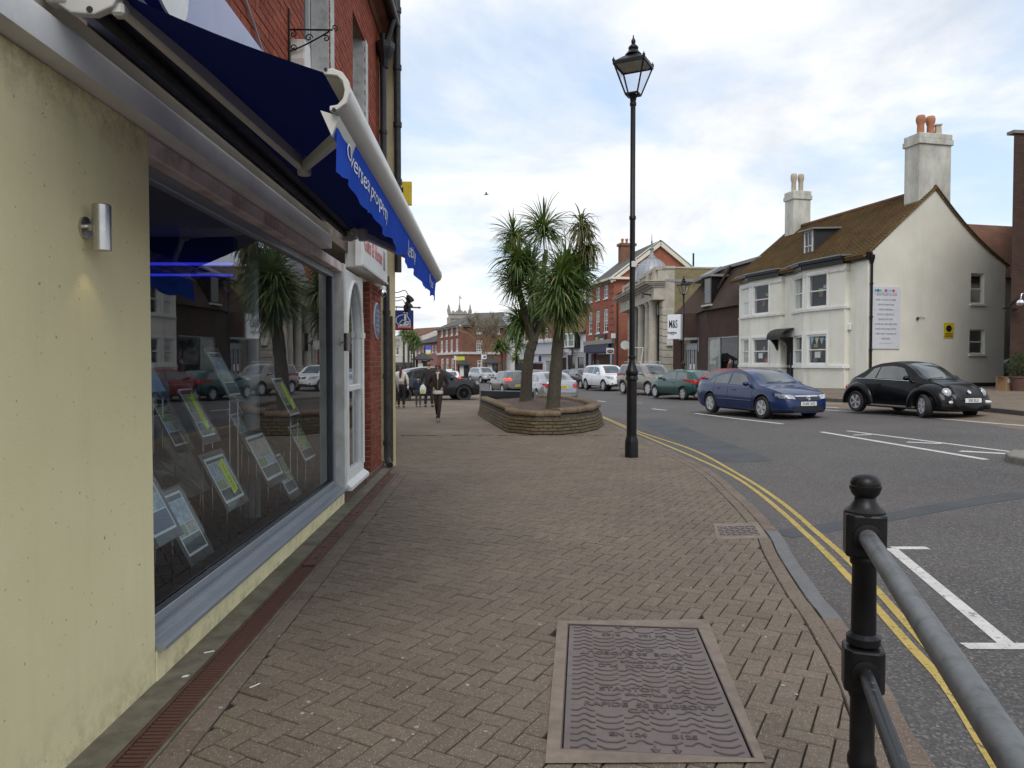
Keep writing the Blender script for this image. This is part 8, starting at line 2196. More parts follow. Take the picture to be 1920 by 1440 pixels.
    def side_window(a, b, lean_a, lean_b, s_, f0=.04, f1=.96):
        mbw = MB(); N = 8; q = []
        for k in range(N + 1):
            for f in (f0, (f0 + f1) / 2, f1):
                g = (f - f0) / (f1 - f0)
                xa, xb = a + lean_a * g, b + lean_b * g; x = xa + (xb - xa) * k / N
                y, z = gside(x, f); mbw.v.append((x, s_ * y, z))
        for k in range(N):
            for j in (0, 1):
                p = k * 3 + j; f_ = [p, p + 3, p + 4, p + 1]; mbw.f.append(f_ if s_ < 0 else f_[::-1]); mbw.m.append(0)
        return mbw.build('side_window', S.get('glass', DGL), o, smooth=40, uv=False, keep=False)
    for (a, b, la, lb) in S['swin']:
        for s_ in (-1, 1): side_window(a, b, la, lb, s_)
    def top_window(xa, xb, nm, inset=.9, lift=.004):
        mbw = MB(); N, K = 8, 8
        for k in range(N + 1):
            x = xa + (xb - xa) * k / N; zt, zb, wb = top(x), belt(x), plan(x); gh = max(.0, zt - zb); wr = wb - tum * gh; r = min(.13, gh * .55)
            wt = (wb * .93 + (wr - wb) - r * .35) * inset if gh > .05 else wb * .80 * inset
            for j in range(K + 1):
                g = -1 + 2 * j / K; y = g * wt
                z = zt - .034 * abs(g) ** 2.2 - (r * .25 * max(0, abs(g) - .75) / .25 if gh > .05 else 0)
                mbw.v.append((x, y, z + lift + .004))
        for k in range(N):
            for j in range(K):
                p = k * (K + 1) + j; f_ = [p, p + K + 1, p + K + 2, p + 1]; mbw.f.append(f_ if xb > xa else f_[::-1]); mbw.m.append(0)
        return mbw.build(nm, S.get('glass', DGL), o, smooth=60, uv=False, keep=False)
    ws = top_window(*S['wscreen'], 'windscreen'); rw = top_window(*S['rscreen'], 'rear_window', .86)
    wbx = S['wscreen'][0] if S['wscreen'][0] > S['wscreen'][1] else S['wscreen'][1]
    mbw = MB(); zc = top(wbx) + .01
    for s_ in (-.15, .4): mbw.beam((wbx - .02, s_ - .28, zc + .0), (wbx - .06, s_ + .22, zc + .035), .02, .015)
    mbw.build('wiper', TRIM, ws, keep=False)
    # surface lookups for fittings on nose and tail
    def face_x(y, z, front):
        """x of the body surface at lateral y and height z, near the nose or the tail"""
        rng_ = [x1 - .002 - k * .006 for k in range(200)] if front else [x0 + .002 + k * .006 for k in range(200)]
        for x in rng_:
            if abs(y) <= plan(x) * .97 and und(x) <= z <= top(x) - .01: return x
        return rng_[-1]
    def nose_patch(nm, ya, yb, za, zb_, mat, front=True, lift=.006, parent=None, nu=8, nv=4, shape=None, th=.02):
        mbp = MB(); sg = 1 if front else -1
        for i in range(nu + 1):
            for j in range(nv + 1):
                u_, v_ = i / nu, j / nv; y = ya + (yb - ya) * u_
                z = za + (zb_ - za) * v_
                if shape: y, z = shape(u_, v_, y, z)
                mbp.v.append((face_x(y, z, front) + sg * lift, y, z))
        b = len(mbp.v)
        for i in range(nu):
            for j in range(nv):
                p = i * (nv + 1) + j; mbp.f.append([p, p + nv + 1, p + nv + 2, p + 1] if sg > 0 else [p + 1, p + nv + 2, p + nv + 1, p]); mbp.m.append(0)
        return mbp.build(nm, mat, parent or o, smooth=50, uv=False, keep=False)
    for it in S['front']:
        nm, ya, yb, za, zb_, mat = it[:6]; sym = it[6] if len(it) > 6 else False; sh = it[7] if len(it) > 7 else None
        for s_ in ((1, -1) if sym else (1,)): nose_patch(nm, ya * s_, yb * s_, za, zb_, mat, True, .016, shape=sh)
    for it in S['rear']:
        nm, ya, yb, za, zb_, mat = it[:6]; sym = it[6] if len(it) > 6 else False
        mat = BRAKE if (braking and nm == 'tail_light') else mat
        for s_ in ((1, -1) if sym else (1,)): nose_patch(nm, ya * s_, yb * s_, za, zb_, mat, False, .022)
    # plates
    for front in (True, False):
        zp = S['plate_z'][0 if front else 1]; xf = face_x(.26, zp, front); sg = 1 if front else -1
        xf = max(face_x(0, zp, True), xf) if front else min(face_x(0, zp, False), xf)
        mbp = MB(); mbp.box((xf + sg * .014, 0, zp), (.012, .52, .112)); pl_ = mbp.build('number_plate', PLW if front else PLY, o, keep=False)
        if plate: lettering(plate, .105, INK, (xf + sg * .021, 0, zp - .004), (0, sg, 0), (0, 0, 1), pl_, xs=.82, keep=False, bold=.002)
    # mirrors, handles, door seams
    mx = S['mirror']
    for s_ in (-1, 1):
        y, z = gside(mx, .08); mbm = MB(); mbm.ball((mx, s_ * (y + .11), z + .06), .1, 14, sc=(.75, 1.05, .72)); mbm.beam((mx, s_ * (y - .02), z + .02), (mx, s_ * (y + .08), z + .04), .06, .035)
        mbm.build('mirror', S.get('mirror_mat', paint), o, smooth=60, keep=False)
    for xh in S.get('handles', ()):
        for s_ in (-1, 1):
            mbm = MB(); zh = belt(xh) - .13; mbm.box((xh, s_ * (plan(xh) * .985 + .012), zh), (.16, .03, .028)); mbm.build('door_handle', S.get('handle_mat', paint), o, bevel=.008, keep=False)
    for xd in S.get('seams', ()):
        for s_ in (-1, 1):
            mbm = MB(); pts = []
            for f in (.12, .25, .42, .55, .68, .8, .9):
                k = {.12: .965, .25: .985, .42: 1, .55: 1, .68: .993, .8: .98, .9: .965}[f]; z = und(xd) + (belt(xd) - und(xd)) * f; pts.append((xd + .04 * (f - .5), s_ * (plan(xd) * k + .0005), z))
            mbm.tube(pts, .005, 4); mbm.build('door_seam', TRIM, o, keep=False)
    if S.get('mould'):
        for s_ in (-1, 1):
            mbm = MB(); pts = [(x, s_ * (plan(x) * 1.0 + .004), S['mould']) for x in (ax[1] + ar + .08, 0, ax[0] - ar - .08)]; mbm.tube(pts, .014, 6); mbm.build('side_moulding', S.get('mould_mat', paint), o, keep=False)
    if S.get('belttrim'):
        for s_ in (-1, 1):
            xa, xb = S['belttrim']; mbm = MB(); mbm.tube([(xa + (xb - xa) * k / 10, s_ * (plan(xa + (xb - xa) * k / 10) * .95 + .003), belt(xa + (xb - xa) * k / 10) + .0) for k in range(11)], .011, 6); mbm.build('waist_trim', CHROME, o, keep=False)
    return o
t = NT('tinted_car_glass'); fr = t.new('Fresnel'); fr.inputs['IOR'].default_value = 1.9
df = t.new('BsdfDiffuse'); t.link(t.ramp(t.noise(t.coord('Object'), 2.2, 3, .5), [(.4, (.02, .026, .028)), (.7, (.075, .09, .09))]), df.inputs[0])
gl_ = t.new('BsdfGlossy'); gl_.inputs['Roughness'].default_value = .015; mx_ = t.new('MixShader'); t.link(t.math('MINIMUM', t.math('MULTIPLY', fr.outputs[0], 1.5), 1.0), mx_.inputs[0]); t.link(df.outputs[0], mx_.inputs[1]); t.link(gl_.outputs[0], mx_.inputs[2]); t.link(mx_.outputs[0], t.out.inputs[0]); DGL = t.mat
DGL2 = plain('privacy_car_glass', (.012, .014, .017), .03, var=.3, scale=1.4, spec=.3)
def ell(cy, cz, ry, rz_):
    def f(u, v, y, z):
        a = -1 + 2 * u; b = -1 + 2 * v
        # square to disc
        k = math.sqrt(1 - b * b / 2); l = math.sqrt(1 - a * a / 2)
        s_ = 1 if y >= 0 else -1
        return s_ * abs(cy) + a * k * ry, cz + b * l * rz_
    return f
def wedge(dz):
    return lambda u, v, y, z: (y, z + dz * u * (1 - .6 * (1 - v)))
# ---- blue saloon, near lane
saloon = dict(L=4.68, W=1.78, H=1.44, wheel=.325, axles=(1.38, -1.30), sill=.17,
    top=[(-2.34, .60), (-2.31, .80), (-2.24, .98), (-2.05, 1.03), (-1.75, 1.06), (-1.2, 1.27), (-.75, 1.385), (-.25, 1.435), (.1, 1.43), (.42, 1.37), (1.0, 1.08), (1.22, .965), (1.6, .90), (2.0, .80), (2.2, .71), (2.30, .62), (2.34, .52)],
    belt=[(-2.34, .58), (-2.2, .93), (-1.6, .97), (0, .93), (1.1, .90), (1.6, .84), (2.1, .70), (2.34, .48)],
    swin=[(-1.42, -1.16, .16, .10), (-1.10, -.36, .05, .05), (-.28, .86, .05, -.42)], wscreen=(1.10, .36), rscreen=(-1.72, -.95), mirror=.72, handles=(-.85, .02), seams=(-.33, .93, -1.1), mould=.5, plate_z=(.47, .72),
    front=[('headlight', .42, .80, .60, .70, LAMPG, True, wedge(.05)), ('grille', -.36, .36, .555, .665, TRIM), ('grille_chrome', -.38, .38, .668, .70, CHROME), ('lower_grille', -.50, .50, .26, .40, TRIM), ('fog_recess', .56, .76, .30, .39, TRIM, True)],
    rear=[('tail_light', .48, .80, .72, .86, TAILR, True)], spokes=5)
sal = dict(saloon); sal['paint'] = car_paint('blue_car_paint', (.002, .017, .085), .0)
def place(px, d, py=None):
    p = xy(px, d); return (p.x, p.y, hr(p.x, p.y) + .005)
def hd(cx, cy): return math.atan2(cy, cx) - YAW
c_blue = build_car('blue_saloon_car', 'metallic blue saloon car driving toward the viewer beside the white house', sal, place(1421, 23.2), hd(.30, -.954), 'DU08 OXD')
# round badge on its grille
mb = MB(); mb.tube([(2.335, .065 * math.cos(a), .625 + .05 * math.sin(a)) for a in [i * math.pi / 8 for i in range(17)]], .009, 6); mb.tube([(2.335, -.05, .635), (2.335, 0, .61), (2.335, .05, .635)], .008, 6)
mb.build('badge', CHROME, c_blue, keep=False)
# ---- black soft-top with round wings
beetle = dict(L=4.06, W=1.66, H=1.5, wheel=.31, axles=(1.24, -1.26), sill=.17, gap=.03, ww=.2, wout=.03,
    plan=[(-2.03, .42), (-1.9, .56), (-1.5, .68), (-.9, .755), (0, .78), (.7, .76), (1.2, .70), (1.6, .62), (1.9, .54), (2.03, .42)],
    top=[(-2.03, .58), (-1.98, .78), (-1.8, .96), (-1.5, 1.06), (-1.28, 1.18), (-.95, 1.36), (-.5, 1.475), (-.1, 1.50), (.2, 1.47), (.5, 1.37), (.95, 1.08), (1.12, .99), (1.45, .92), (1.72, .80), (1.9, .66), (2.0, .52), (2.03, .42)],
    belt=[(-2.03, .55), (-1.75, .90), (-1.4, .99), (0, .97), (1.0, .93), (1.5, .84), (1.85, .62), (2.03, .40)],
    swin=[(-1.08, -.62, .30, .08), (-.56, .78, .06, -.42)], wscreen=(1.06, .34), rscreen=(-1.30, -.95), mirror=.66, handles=(-.42,), seams=(-.62, .88), mirror_mat=None, plate_z=(.48, .6), tumble=.30, belttrim=(-1.4, .8),
    front=[], rear=[], spokes=5, roof_span=(-1.6, .32))
t = NT('black_car_paint'); BLK = t.bsdf((.0035, .0035, .004), .3, 0, None, .12, .3)
beetle['paint'] = BLK; beetle['mirror_mat'] = BLK; beetle['roof'] = plain('black_soft_top', (.012, .012, .013), .85, var=.15, bump=.3, bscale=200)
c_b = build_car('black_convertible_car', 'black rounded convertible car parked at the kerb by the gable wall', beetle, place(1710, 21.2), hd(.27, -.963), 'X50 DLX', steer=-.38)
def fender(x, rx, rz_, yo, front):
    """swelling wing over a wheel, open underneath"""
    for s_ in (-1, 1):
        mbf = MB(); NA, NC = 22, 9; r_in = .355
        for i in range(NA + 1):
            a = math.pi * (-.04 + 1.08 * i / NA)
            for j in range(NC + 1):
                c = math.pi / 2 * j / NC                       # 0 outer lip ... pi/2 inner crown
                rr = r_in + (.05 + .20 * math.sin(c) ** .9)
                yy = yo - .04 * (1 - math.cos(c)) * 0 - .34 * (1 - math.cos(c)) + .02 * math.sin(c * 2)
                mbf.v.append((x + rr * rx * math.cos(a), s_ * yy, .31 + rr * rz_ * math.sin(a)))
        for i in range(NA):
            for j in range(NC):
                p = i * (NC + 1) + j; f_ = [p, p + 1, p + NC + 2, p + NC + 1]; mbf.f.append(f_ if s_ > 0 else f_[::-1]); mbf.m.append(0)
        b = len(mbf.v)
        for i in range(NA + 1):
            a = math.pi * (-.04 + 1.08 * i / NA)
            for rr, yy in ((r_in + .05, yo), (r_in - .005, yo - .01), (r_in - .005, yo - .3)): mbf.v.append((x + rr * rx * math.cos(a), s_ * yy, .31 + rr * rz_ * math.sin(a)))
        for i in range(NA):
            for j in range(2):
                p = b + i * 3 + j; mbf.f.append([p, p + 1, p + 4, p + 3]); mbf.m.append(1 if j else 0)
        w = mbf.build('wing', [BLK, TRIM], c_b, smooth=50, uv=False, keep=False)
fender(1.24, 1.14, 1.0, .845, True); fender(-1.26, 1.10, 1.02, .845, False)
for s_ in (-1, 1):
    mb = MB(); mb.ball((0, 0, 0), .135, 20, sc=(.5, .92, 1.0)); mb.xf(Matrix.Translation((1.765, s_ * .59, .675)) @ Matrix.Rotation(-.45, 4, 'Y') @ Matrix.Rotation(s_ * .35, 4, 'Z')); mb.build('headlight', LAMPG, c_b, smooth=60, keep=False)
    mb = MB(); mb.tube([(.0, .13 * .95 * math.cos(a), .13 * math.sin(a)) for a in [i * math.pi / 12 for i in range(25)]], .012, 6); mb.xf(Matrix.Translation((1.78, s_ * .593, .677)) @ Matrix.Rotation(-.45, 4, 'Y') @ Matrix.Rotation(s_ * .35, 4, 'Z')); mb.build('headlight_ring', BLK, c_b, smooth=60, keep=False)
    mb = MB(); mb.ball((0, 0, 0), .1, 14, sc=(.3, 1.35, .45)); mb.xf(Matrix.Translation((1.905, s_ * .57, .43)) @ Matrix.Rotation(s_ * -.35, 4, 'Z')); mb.build('indicator', plain('amber_clear_lamp', (.7, .66, .6), .15, coat=.8), c_b, smooth=60, keep=False)
    mb = MB(); mb.ball((-1.93, s_ * .52, .70), .1, 14, sc=(.5, 1, 1)); mb.build('tail_light', TAILR, c_b, smooth=60, keep=False)
# bumpers
for sg, nm in ((1, 'front_bumper'), (-1, 'rear_bumper')):
    mbb = MB(); path = [(sg * (1.995 - .50 * (abs(y) / .84) ** 3.4), y) for y in [(-.84 + 1.68 * k / 24) for k in range(25)]]
    prof = [(-.10, .18), (-.02, .2), (.02, .3), (.03, .44), (.0, .54), (-.08, .58), (-.2, .58), (-.25, .18)]
    for (px_, py_) in path:
        for a, z in prof: mbb.v.append((px_ + sg * a, py_, z))
    n = len(prof)
    for i in range(24):
        for j in range(n): mbb.f.append([i * n + j, i * n + (j + 1) % n, (i + 1) * n + (j + 1) % n, (i + 1) * n + j]); mbb.m.append(0)
    mbb.build(nm, BLK, c_b, smooth=50, uv=False, keep=False)
for ch in list(c_b.children):
    if ch.name.startswith('number_plate'):
        front = sum(v.co.x for v in ch.data.vertices) > 0
        dx = 0.0
        for q in [ch] + list(ch.children):
            lo_, hi_ = min(v.co.x for v in q.data.vertices), max(v.co.x for v in q.data.vertices)
            base_ = 2.036 if front else -2.036
            sh_x = (base_ + (.009 if q is not ch else 0) * (1 if front else -1)) - (lo_ + hi_) / 2
            for v in q.data.vertices: v.co.x += sh_x
mb = MB(); mb.lathe([(.055, 0), (.055, .012), (.05, .014)], (0, 0, 0), 18); mb.xf(Matrix.Translation((1.90, 0, .69)) @ Matrix.Rotation(.95, 4, 'Y')); mb.build('badge', CHROME, c_b, smooth=40, keep=False)
mb = MB(); mb.box((0.0, 0.0, 0.245), (1.75, 1.60, .05)); mb.build('sill_trim', plain('grey_sill', (.12, .12, .13), .5), c_b, keep=False, bevel=.01)
# ---- other shapes
suv = dict(L=4.62, W=1.85, H=1.68, wheel=.36, axles=(1.45, -1.36), sill=.28, ww=.23, skirt=.12,
    top=[(-2.31, .75), (-2.29, 1.0), (-2.22, 1.2), (-1.98, 1.48), (-1.7, 1.62), (-1.0, 1.675), (0, 1.68), (.35, 1.63), (.62, 1.52), (1.08, 1.18), (1.22, 1.10), (1.7, 1.05), (2.05, .96), (2.22, .84), (2.29, .68), (2.31, .5)],
    belt=[(-2.31, .73), (-2.2, 1.10), (-1.5, 1.12), (0, 1.06), (1.15, 1.03), (1.7, .99), (2.1, .85), (2.31, .48)],
    swin=[(-1.98, -1.28, .25, .06), (-1.2, -.32, .05, .02), (-.24, .95, .02, -.42)], wscreen=(1.14, .46), rscreen=(-2.21, -1.86), mirror=.78, handles=(-.9, .08), seams=(-.28, 1.0, -1.2), plate_z=(.55, .85),
    front=[('headlight', .50, .86, .80, .93, LAMPG, True, wedge(.03)), ('grille', .03, .30, .80, .93, TRIM, True), ('grille_surround', -.02, .02, .80, .94, CHROME), ('lower_grille', -.45, .45, .36, .45, TRIM), ('fog_light', .58, .80, .42, .54, TRIM, True)],
    rear=[('tail_light', .55, .86, .92, 1.14, TAILR, True)], spokes=10)
s1 = dict(suv); s1['paint'] = car_paint('white_car_paint', (.66, .67, .68), .0)
build_car('white_suv', 'white four wheel drive parked facing the viewer across the road', s1, place(1137, 49.0), hd(.30, -.954), 'FX12 DKE', group='cars across the road')
xt = dict(suv); xt.update(L=4.46, W=1.77, axles=(1.32, -1.30), spokes=6, paint=car_paint('bronze_car_paint', (.26, .235, .205), .6),
    top=[(-2.23, .75), (-2.21, 1.0), (-2.17, 1.2), (-2.0, 1.55), (-1.8, 1.66), (-1.0, 1.70), (0, 1.69), (.35, 1.63), (.6, 1.52), (.98, 1.18), (1.12, 1.10), (1.7, 1.06), (2.02, .98), (2.16, .86), (2.21, .68), (2.23, .5)],
    belt=[(-2.23, .73), (-2.12, 1.08), (-1.5, 1.1), (0, 1.06), (1.1, 1.03), (1.7, 1.0), (2.05, .86), (2.23, .48)],
    swin=[(-1.95, -1.3, .12, .04), (-1.22, -.32, .04, .02), (-.24, .85, .02, -.40)], wscreen=(1.06, .45), rscreen=(-2.16, -1.9), mirror=.72,
    front=[('headlight', .42, .84, .76, .95, LAMPG, True), ('grille', .06, .38, .80, .93, TRIM, True), ('grille_surround', -.06, .06, .78, .95, CHROME), ('bumper_panel', -.7, .7, .40, .58, plain('grey_bumper', (.2, .2, .2), .5)), ('fog_light', .55, .72, .46, .57, TRIM, True)])
c_x = build_car('bronze_suv', 'bronze grey four wheel drive with roof rails parked beside the bank', xt, place(1216, 40.5), hd(.36, -.933), 'YT54 KUB', group='cars across the road')
for s_ in (-1, 1): MB().tube([(-1.6, s_ * .62, 1.68), (-1.5, s_ * .62, 1.76), (.1, s_ * .62, 1.76), (.25, s_ * .62, 1.68)], .02, 6).build('roof_rail', STEEL, c_x, keep=False)
hatch = dict(L=3.86, W=1.64, H=1.37, wheel=.29, axles=(1.2, -1.22), sill=.2, ww=.18,
    top=[(-1.93, .55), (-1.91, .8), (-1.86, .95), (-1.68, 1.16), (-1.45, 1.30), (-.9, 1.36), (-.1, 1.37), (.2, 1.33), (.42, 1.25), (.95, .98), (1.12, .92), (1.5, .84), (1.78, .72), (1.88, .60), (1.93, .45)],
    belt=[(-1.93, .53), (-1.84, .88), (-1.2, .91), (0, .88), (1.0, .86), (1.5, .79), (1.8, .62), (1.93, .42)],
    swin=[(-1.52, -.66, .22, .04), (-.58, .72, .03, -.36)], wscreen=(1.0, .36), rscreen=(-1.88, -1.5), mirror=.58, handles=(-.42,), seams=(-.62, .84), plate_z=(.42, .78),
    front=[('headlight', .42, .74, .60, .72, LAMPG, True), ('grille', -.3, .3, .52, .58, TRIM)], rear=[('tail_light', .50, .78, .74, .92, TAILR, True), ('bumper_trim', -.7, .7, .42, .5, TRIM)], spokes=6, rim='std')
h1 = dict(hatch); h1['paint'] = car_paint('green_car_paint', (.008, .055, .048), .1)
build_car('green_hatchback', 'dark green three door hatchback parked facing away beside the bronze vehicle', h1, place(1281, 34.6), hd(-.33, .944), 'R418 KPR', group='cars across the road')
h2 = dict(hatch); h2['paint'] = car_paint('red_car_paint', (.22, .022, .03), .0); h2['H'] = 1.4
build_car('red_hatchback', 'red hatchback parked behind the blue saloon', h2, place(1366, 31.8), hd(-.33, .944), 'T220 HLP', group='cars across the road')
sil = dict(saloon); sil.update(L=4.80, W=1.81, paint=car_paint('silver_car_paint', (.33, .335, .35), .6), plate_z=(.47, .78),
    top=[(-2.40, .60), (-2.38, .85), (-2.30, 1.03), (-2.05, 1.07), (-1.7, 1.09), (-1.15, 1.33), (-.7, 1.43), (-.2, 1.455), (.15, 1.44), (.45, 1.37), (1.0, 1.1), (1.22, .99), (1.6, .93), (2.0, .84), (2.25, .72), (2.37, .6), (2.40, .5)],
    belt=[(-2.40, .58), (-2.25, .97), (-1.6, 1.0), (0, .96), (1.1, .93), (1.6, .87), (2.1, .72), (2.40, .48)],
    rear=[('tail_light', .52, .86, .76, .93, TAILR, True), ('bumper_band', -.82, .82, .50, .62, car_paint('silver_car_paint_b', (.36, .365, .38), .6)), ('lower_valance', -.7, .7, .30, .38, TRIM)])
build_car('silver_saloon_car', 'silver saloon seen from behind driving away past the planter', sil, place(1027, 35.6), hd(-.22, .975), 'AE02 KWT')
gol = dict(hatch); gol.update(L=4.2, W=1.78, wheel=.315, axles=(1.3, -1.3), paint=car_paint('grey_car_paint', (.13, .125, .125), .5), plate_z=(.45, .55),
    top=[(-2.1, .55), (-2.08, .85), (-2.03, 1.02), (-1.82, 1.28), (-1.6, 1.42), (-1.0, 1.455), (-.1, 1.45), (.25, 1.41), (.5, 1.31), (1.02, 1.05), (1.2, .97), (1.6, .88), (1.95, .75), (2.06, .62), (2.1, .45)],
    belt=[(-2.1, .53), (-1.98, .97), (-1.2, .98), (0, .94), (1.1, .91), (1.6, .83), (1.95, .65), (2.1, .42)], swin=[(-1.5, -.45, .15, .03), (-.38, .80, .03, -.40)], wscreen=(1.08, .42), rscreen=(-2.02, -1.68), mirror=.66,
    rear=[('tail_light', .48, .84, .84, .97, TAILR, True)])
build_car('grey_hatchback', 'grey hatchback with brake lights lit following the road bend', gol, place(955, 47.5), hd(-.30, .954), 'WM14 CFD', braking=True)
vol = dict(suv); vol.update(paint=car_paint('pale_silver_paint', (.42, .42, .43), .5), W=1.89, glass=DGL)
build_car('silver_suv', 'pale silver four wheel drive approaching round the bend', vol, place(906, 79.0), hd(.42, -.907), 'GJ63 OKE')
x6 = dict(suv); x6.update(L=4.88, W=1.98, H=1.69, wheel=.385, axles=(1.50, -1.43), sill=.27, ww=.28, rim='dark', spokes=10, paint=car_paint('charcoal_car_paint', (.008, .009, .011), .0), glass=DGL2, mould=None,
    top=[(-2.44, .80), (-2.42, 1.0), (-2.32, 1.16), (-2.1, 1.22), (-1.6, 1.42), (-1.0, 1.60), (-.4, 1.68), (.05, 1.685), (.45, 1.60), (.75, 1.46), (1.15, 1.18), (1.32, 1.11), (1.8, 1.06), (2.15, .97), (2.34, .84), (2.42, .68), (2.44, .5)],
    belt=[(-2.44, .78), (-2.3, 1.12), (-1.5, 1.15), (0, 1.08), (1.2, 1.05), (1.8, 1.0), (2.2, .86), (2.44, .48)],
    swin=[(-1.75, -1.1, .32, .12), (-1.0, -.2, .08, .03), (-.12, 1.0, .03, -.46)], wscreen=(1.24, .5), rscreen=(-2.08, -1.1), mirror=.9, handles=(-.75, .2), seams=(-.16, 1.08, -1.05))
build_car('charcoal_coupe_suv', 'large charcoal sloping backed vehicle crossing the pavement behind the pedestrians', x6, place(806, 36.8), hd(.955, .297), 'K20 JMS')
wt = dict(hatch); wt.update(paint=car_paint('white_taxi_paint', (.62, .64, .66), .0))
c_t = build_car('white_hatchback', 'white hatchback with roof sign driving away behind the walkers', wt, place(842, 62), hd(-.2, .98), 'HX11 TAX', braking=True)
mb = MB(); mb.box((0, 0, 1.43), (.2, .5, .13)); mb.build('roof_sign', WHITE, c_t, bevel=.02, keep=False)
nv_ = dict(hatch); nv_.update(paint=car_paint('navy_car_paint', (.015, .022, .05), .3))
build_car('navy_hatchback', 'dark navy car facing the viewer behind the silver saloon', nv_, place(1070, 60), hd(.2, -.98), 'HJ05 LNX', group='cars across the road')
es_ = dict(gol); es_.update(paint=car_paint('black_estate_paint', (.012, .013, .016), .2))
build_car('black_hatchback', 'black car parked directly behind the white four wheel drive', es_, place(1098, 55), hd(.25, -.97), 'EK57 RTO', group='cars across the road')
rd_ = dict(gol); rd_.update(paint=car_paint('maroon_car_paint', (.16, .02, .028), .3))
build_car('maroon_hatchback', 'maroon car seen between the two palm trunks', rd_, place(1008, 58), hd(.1, -.99), 'SL06 VBN', group='cars across the road')
va = dict(suv); va.update(paint=car_paint('dull_silver_paint', (.25, .24, .23), .4))
p_ = xy(1894, 40.5); build_car('alley_car', 'silver car with tall red tail lights in the alley beside the gable', va, (p_.x, p_.y, hp(p_.x, p_.y)), hd(.5, .86), 'AV03 LDZ')
# PEOPLE
SKIN = plain('skin', (.42, .235, .17), .6, var=.1, scale=20)
def skin_mesh(name, V, E, root, mats, parent, sub=2, fac=1.0):
    """V: {joint: ((x, y, z), rx, ry)}; E: pairs of joints"""
    keys = list(V); ix = {k: i for i, k in enumerate(keys)}
    me = bpy.data.meshes.new(name); me.from_pydata([V[k][0] for k in keys], [(ix[a], ix[b]) for a, b in E], [])
    ob = bpy.data.objects.new(name, me); COL.objects.link(ob)
    ob.modifiers.new('skin', 'SKIN'); sm_ = ob.modifiers.new('sub', 'SUBSURF'); sm_.levels = sub; sm_.render_levels = sub
    sv = me.skin_vertices[0].data
    for k in keys: sv[ix[k]].radius = (V[k][1] * fac, V[k][2] * fac); sv[ix[k]].use_root = (k == root)
    dg = bpy.context.evaluated_depsgraph_get(); nm = bpy.data.meshes.new_from_object(ob.evaluated_get(dg))
    ob.modifiers.clear(); ob.data = nm; nm.materials.clear()
    for m_ in (mats if isinstance(mats, (list, tuple)) else [mats]): nm.materials.append(m_)
    nm.polygons.foreach_set('use_smooth', [True] * len(nm.polygons))
    ob.parent = parent
    return ob
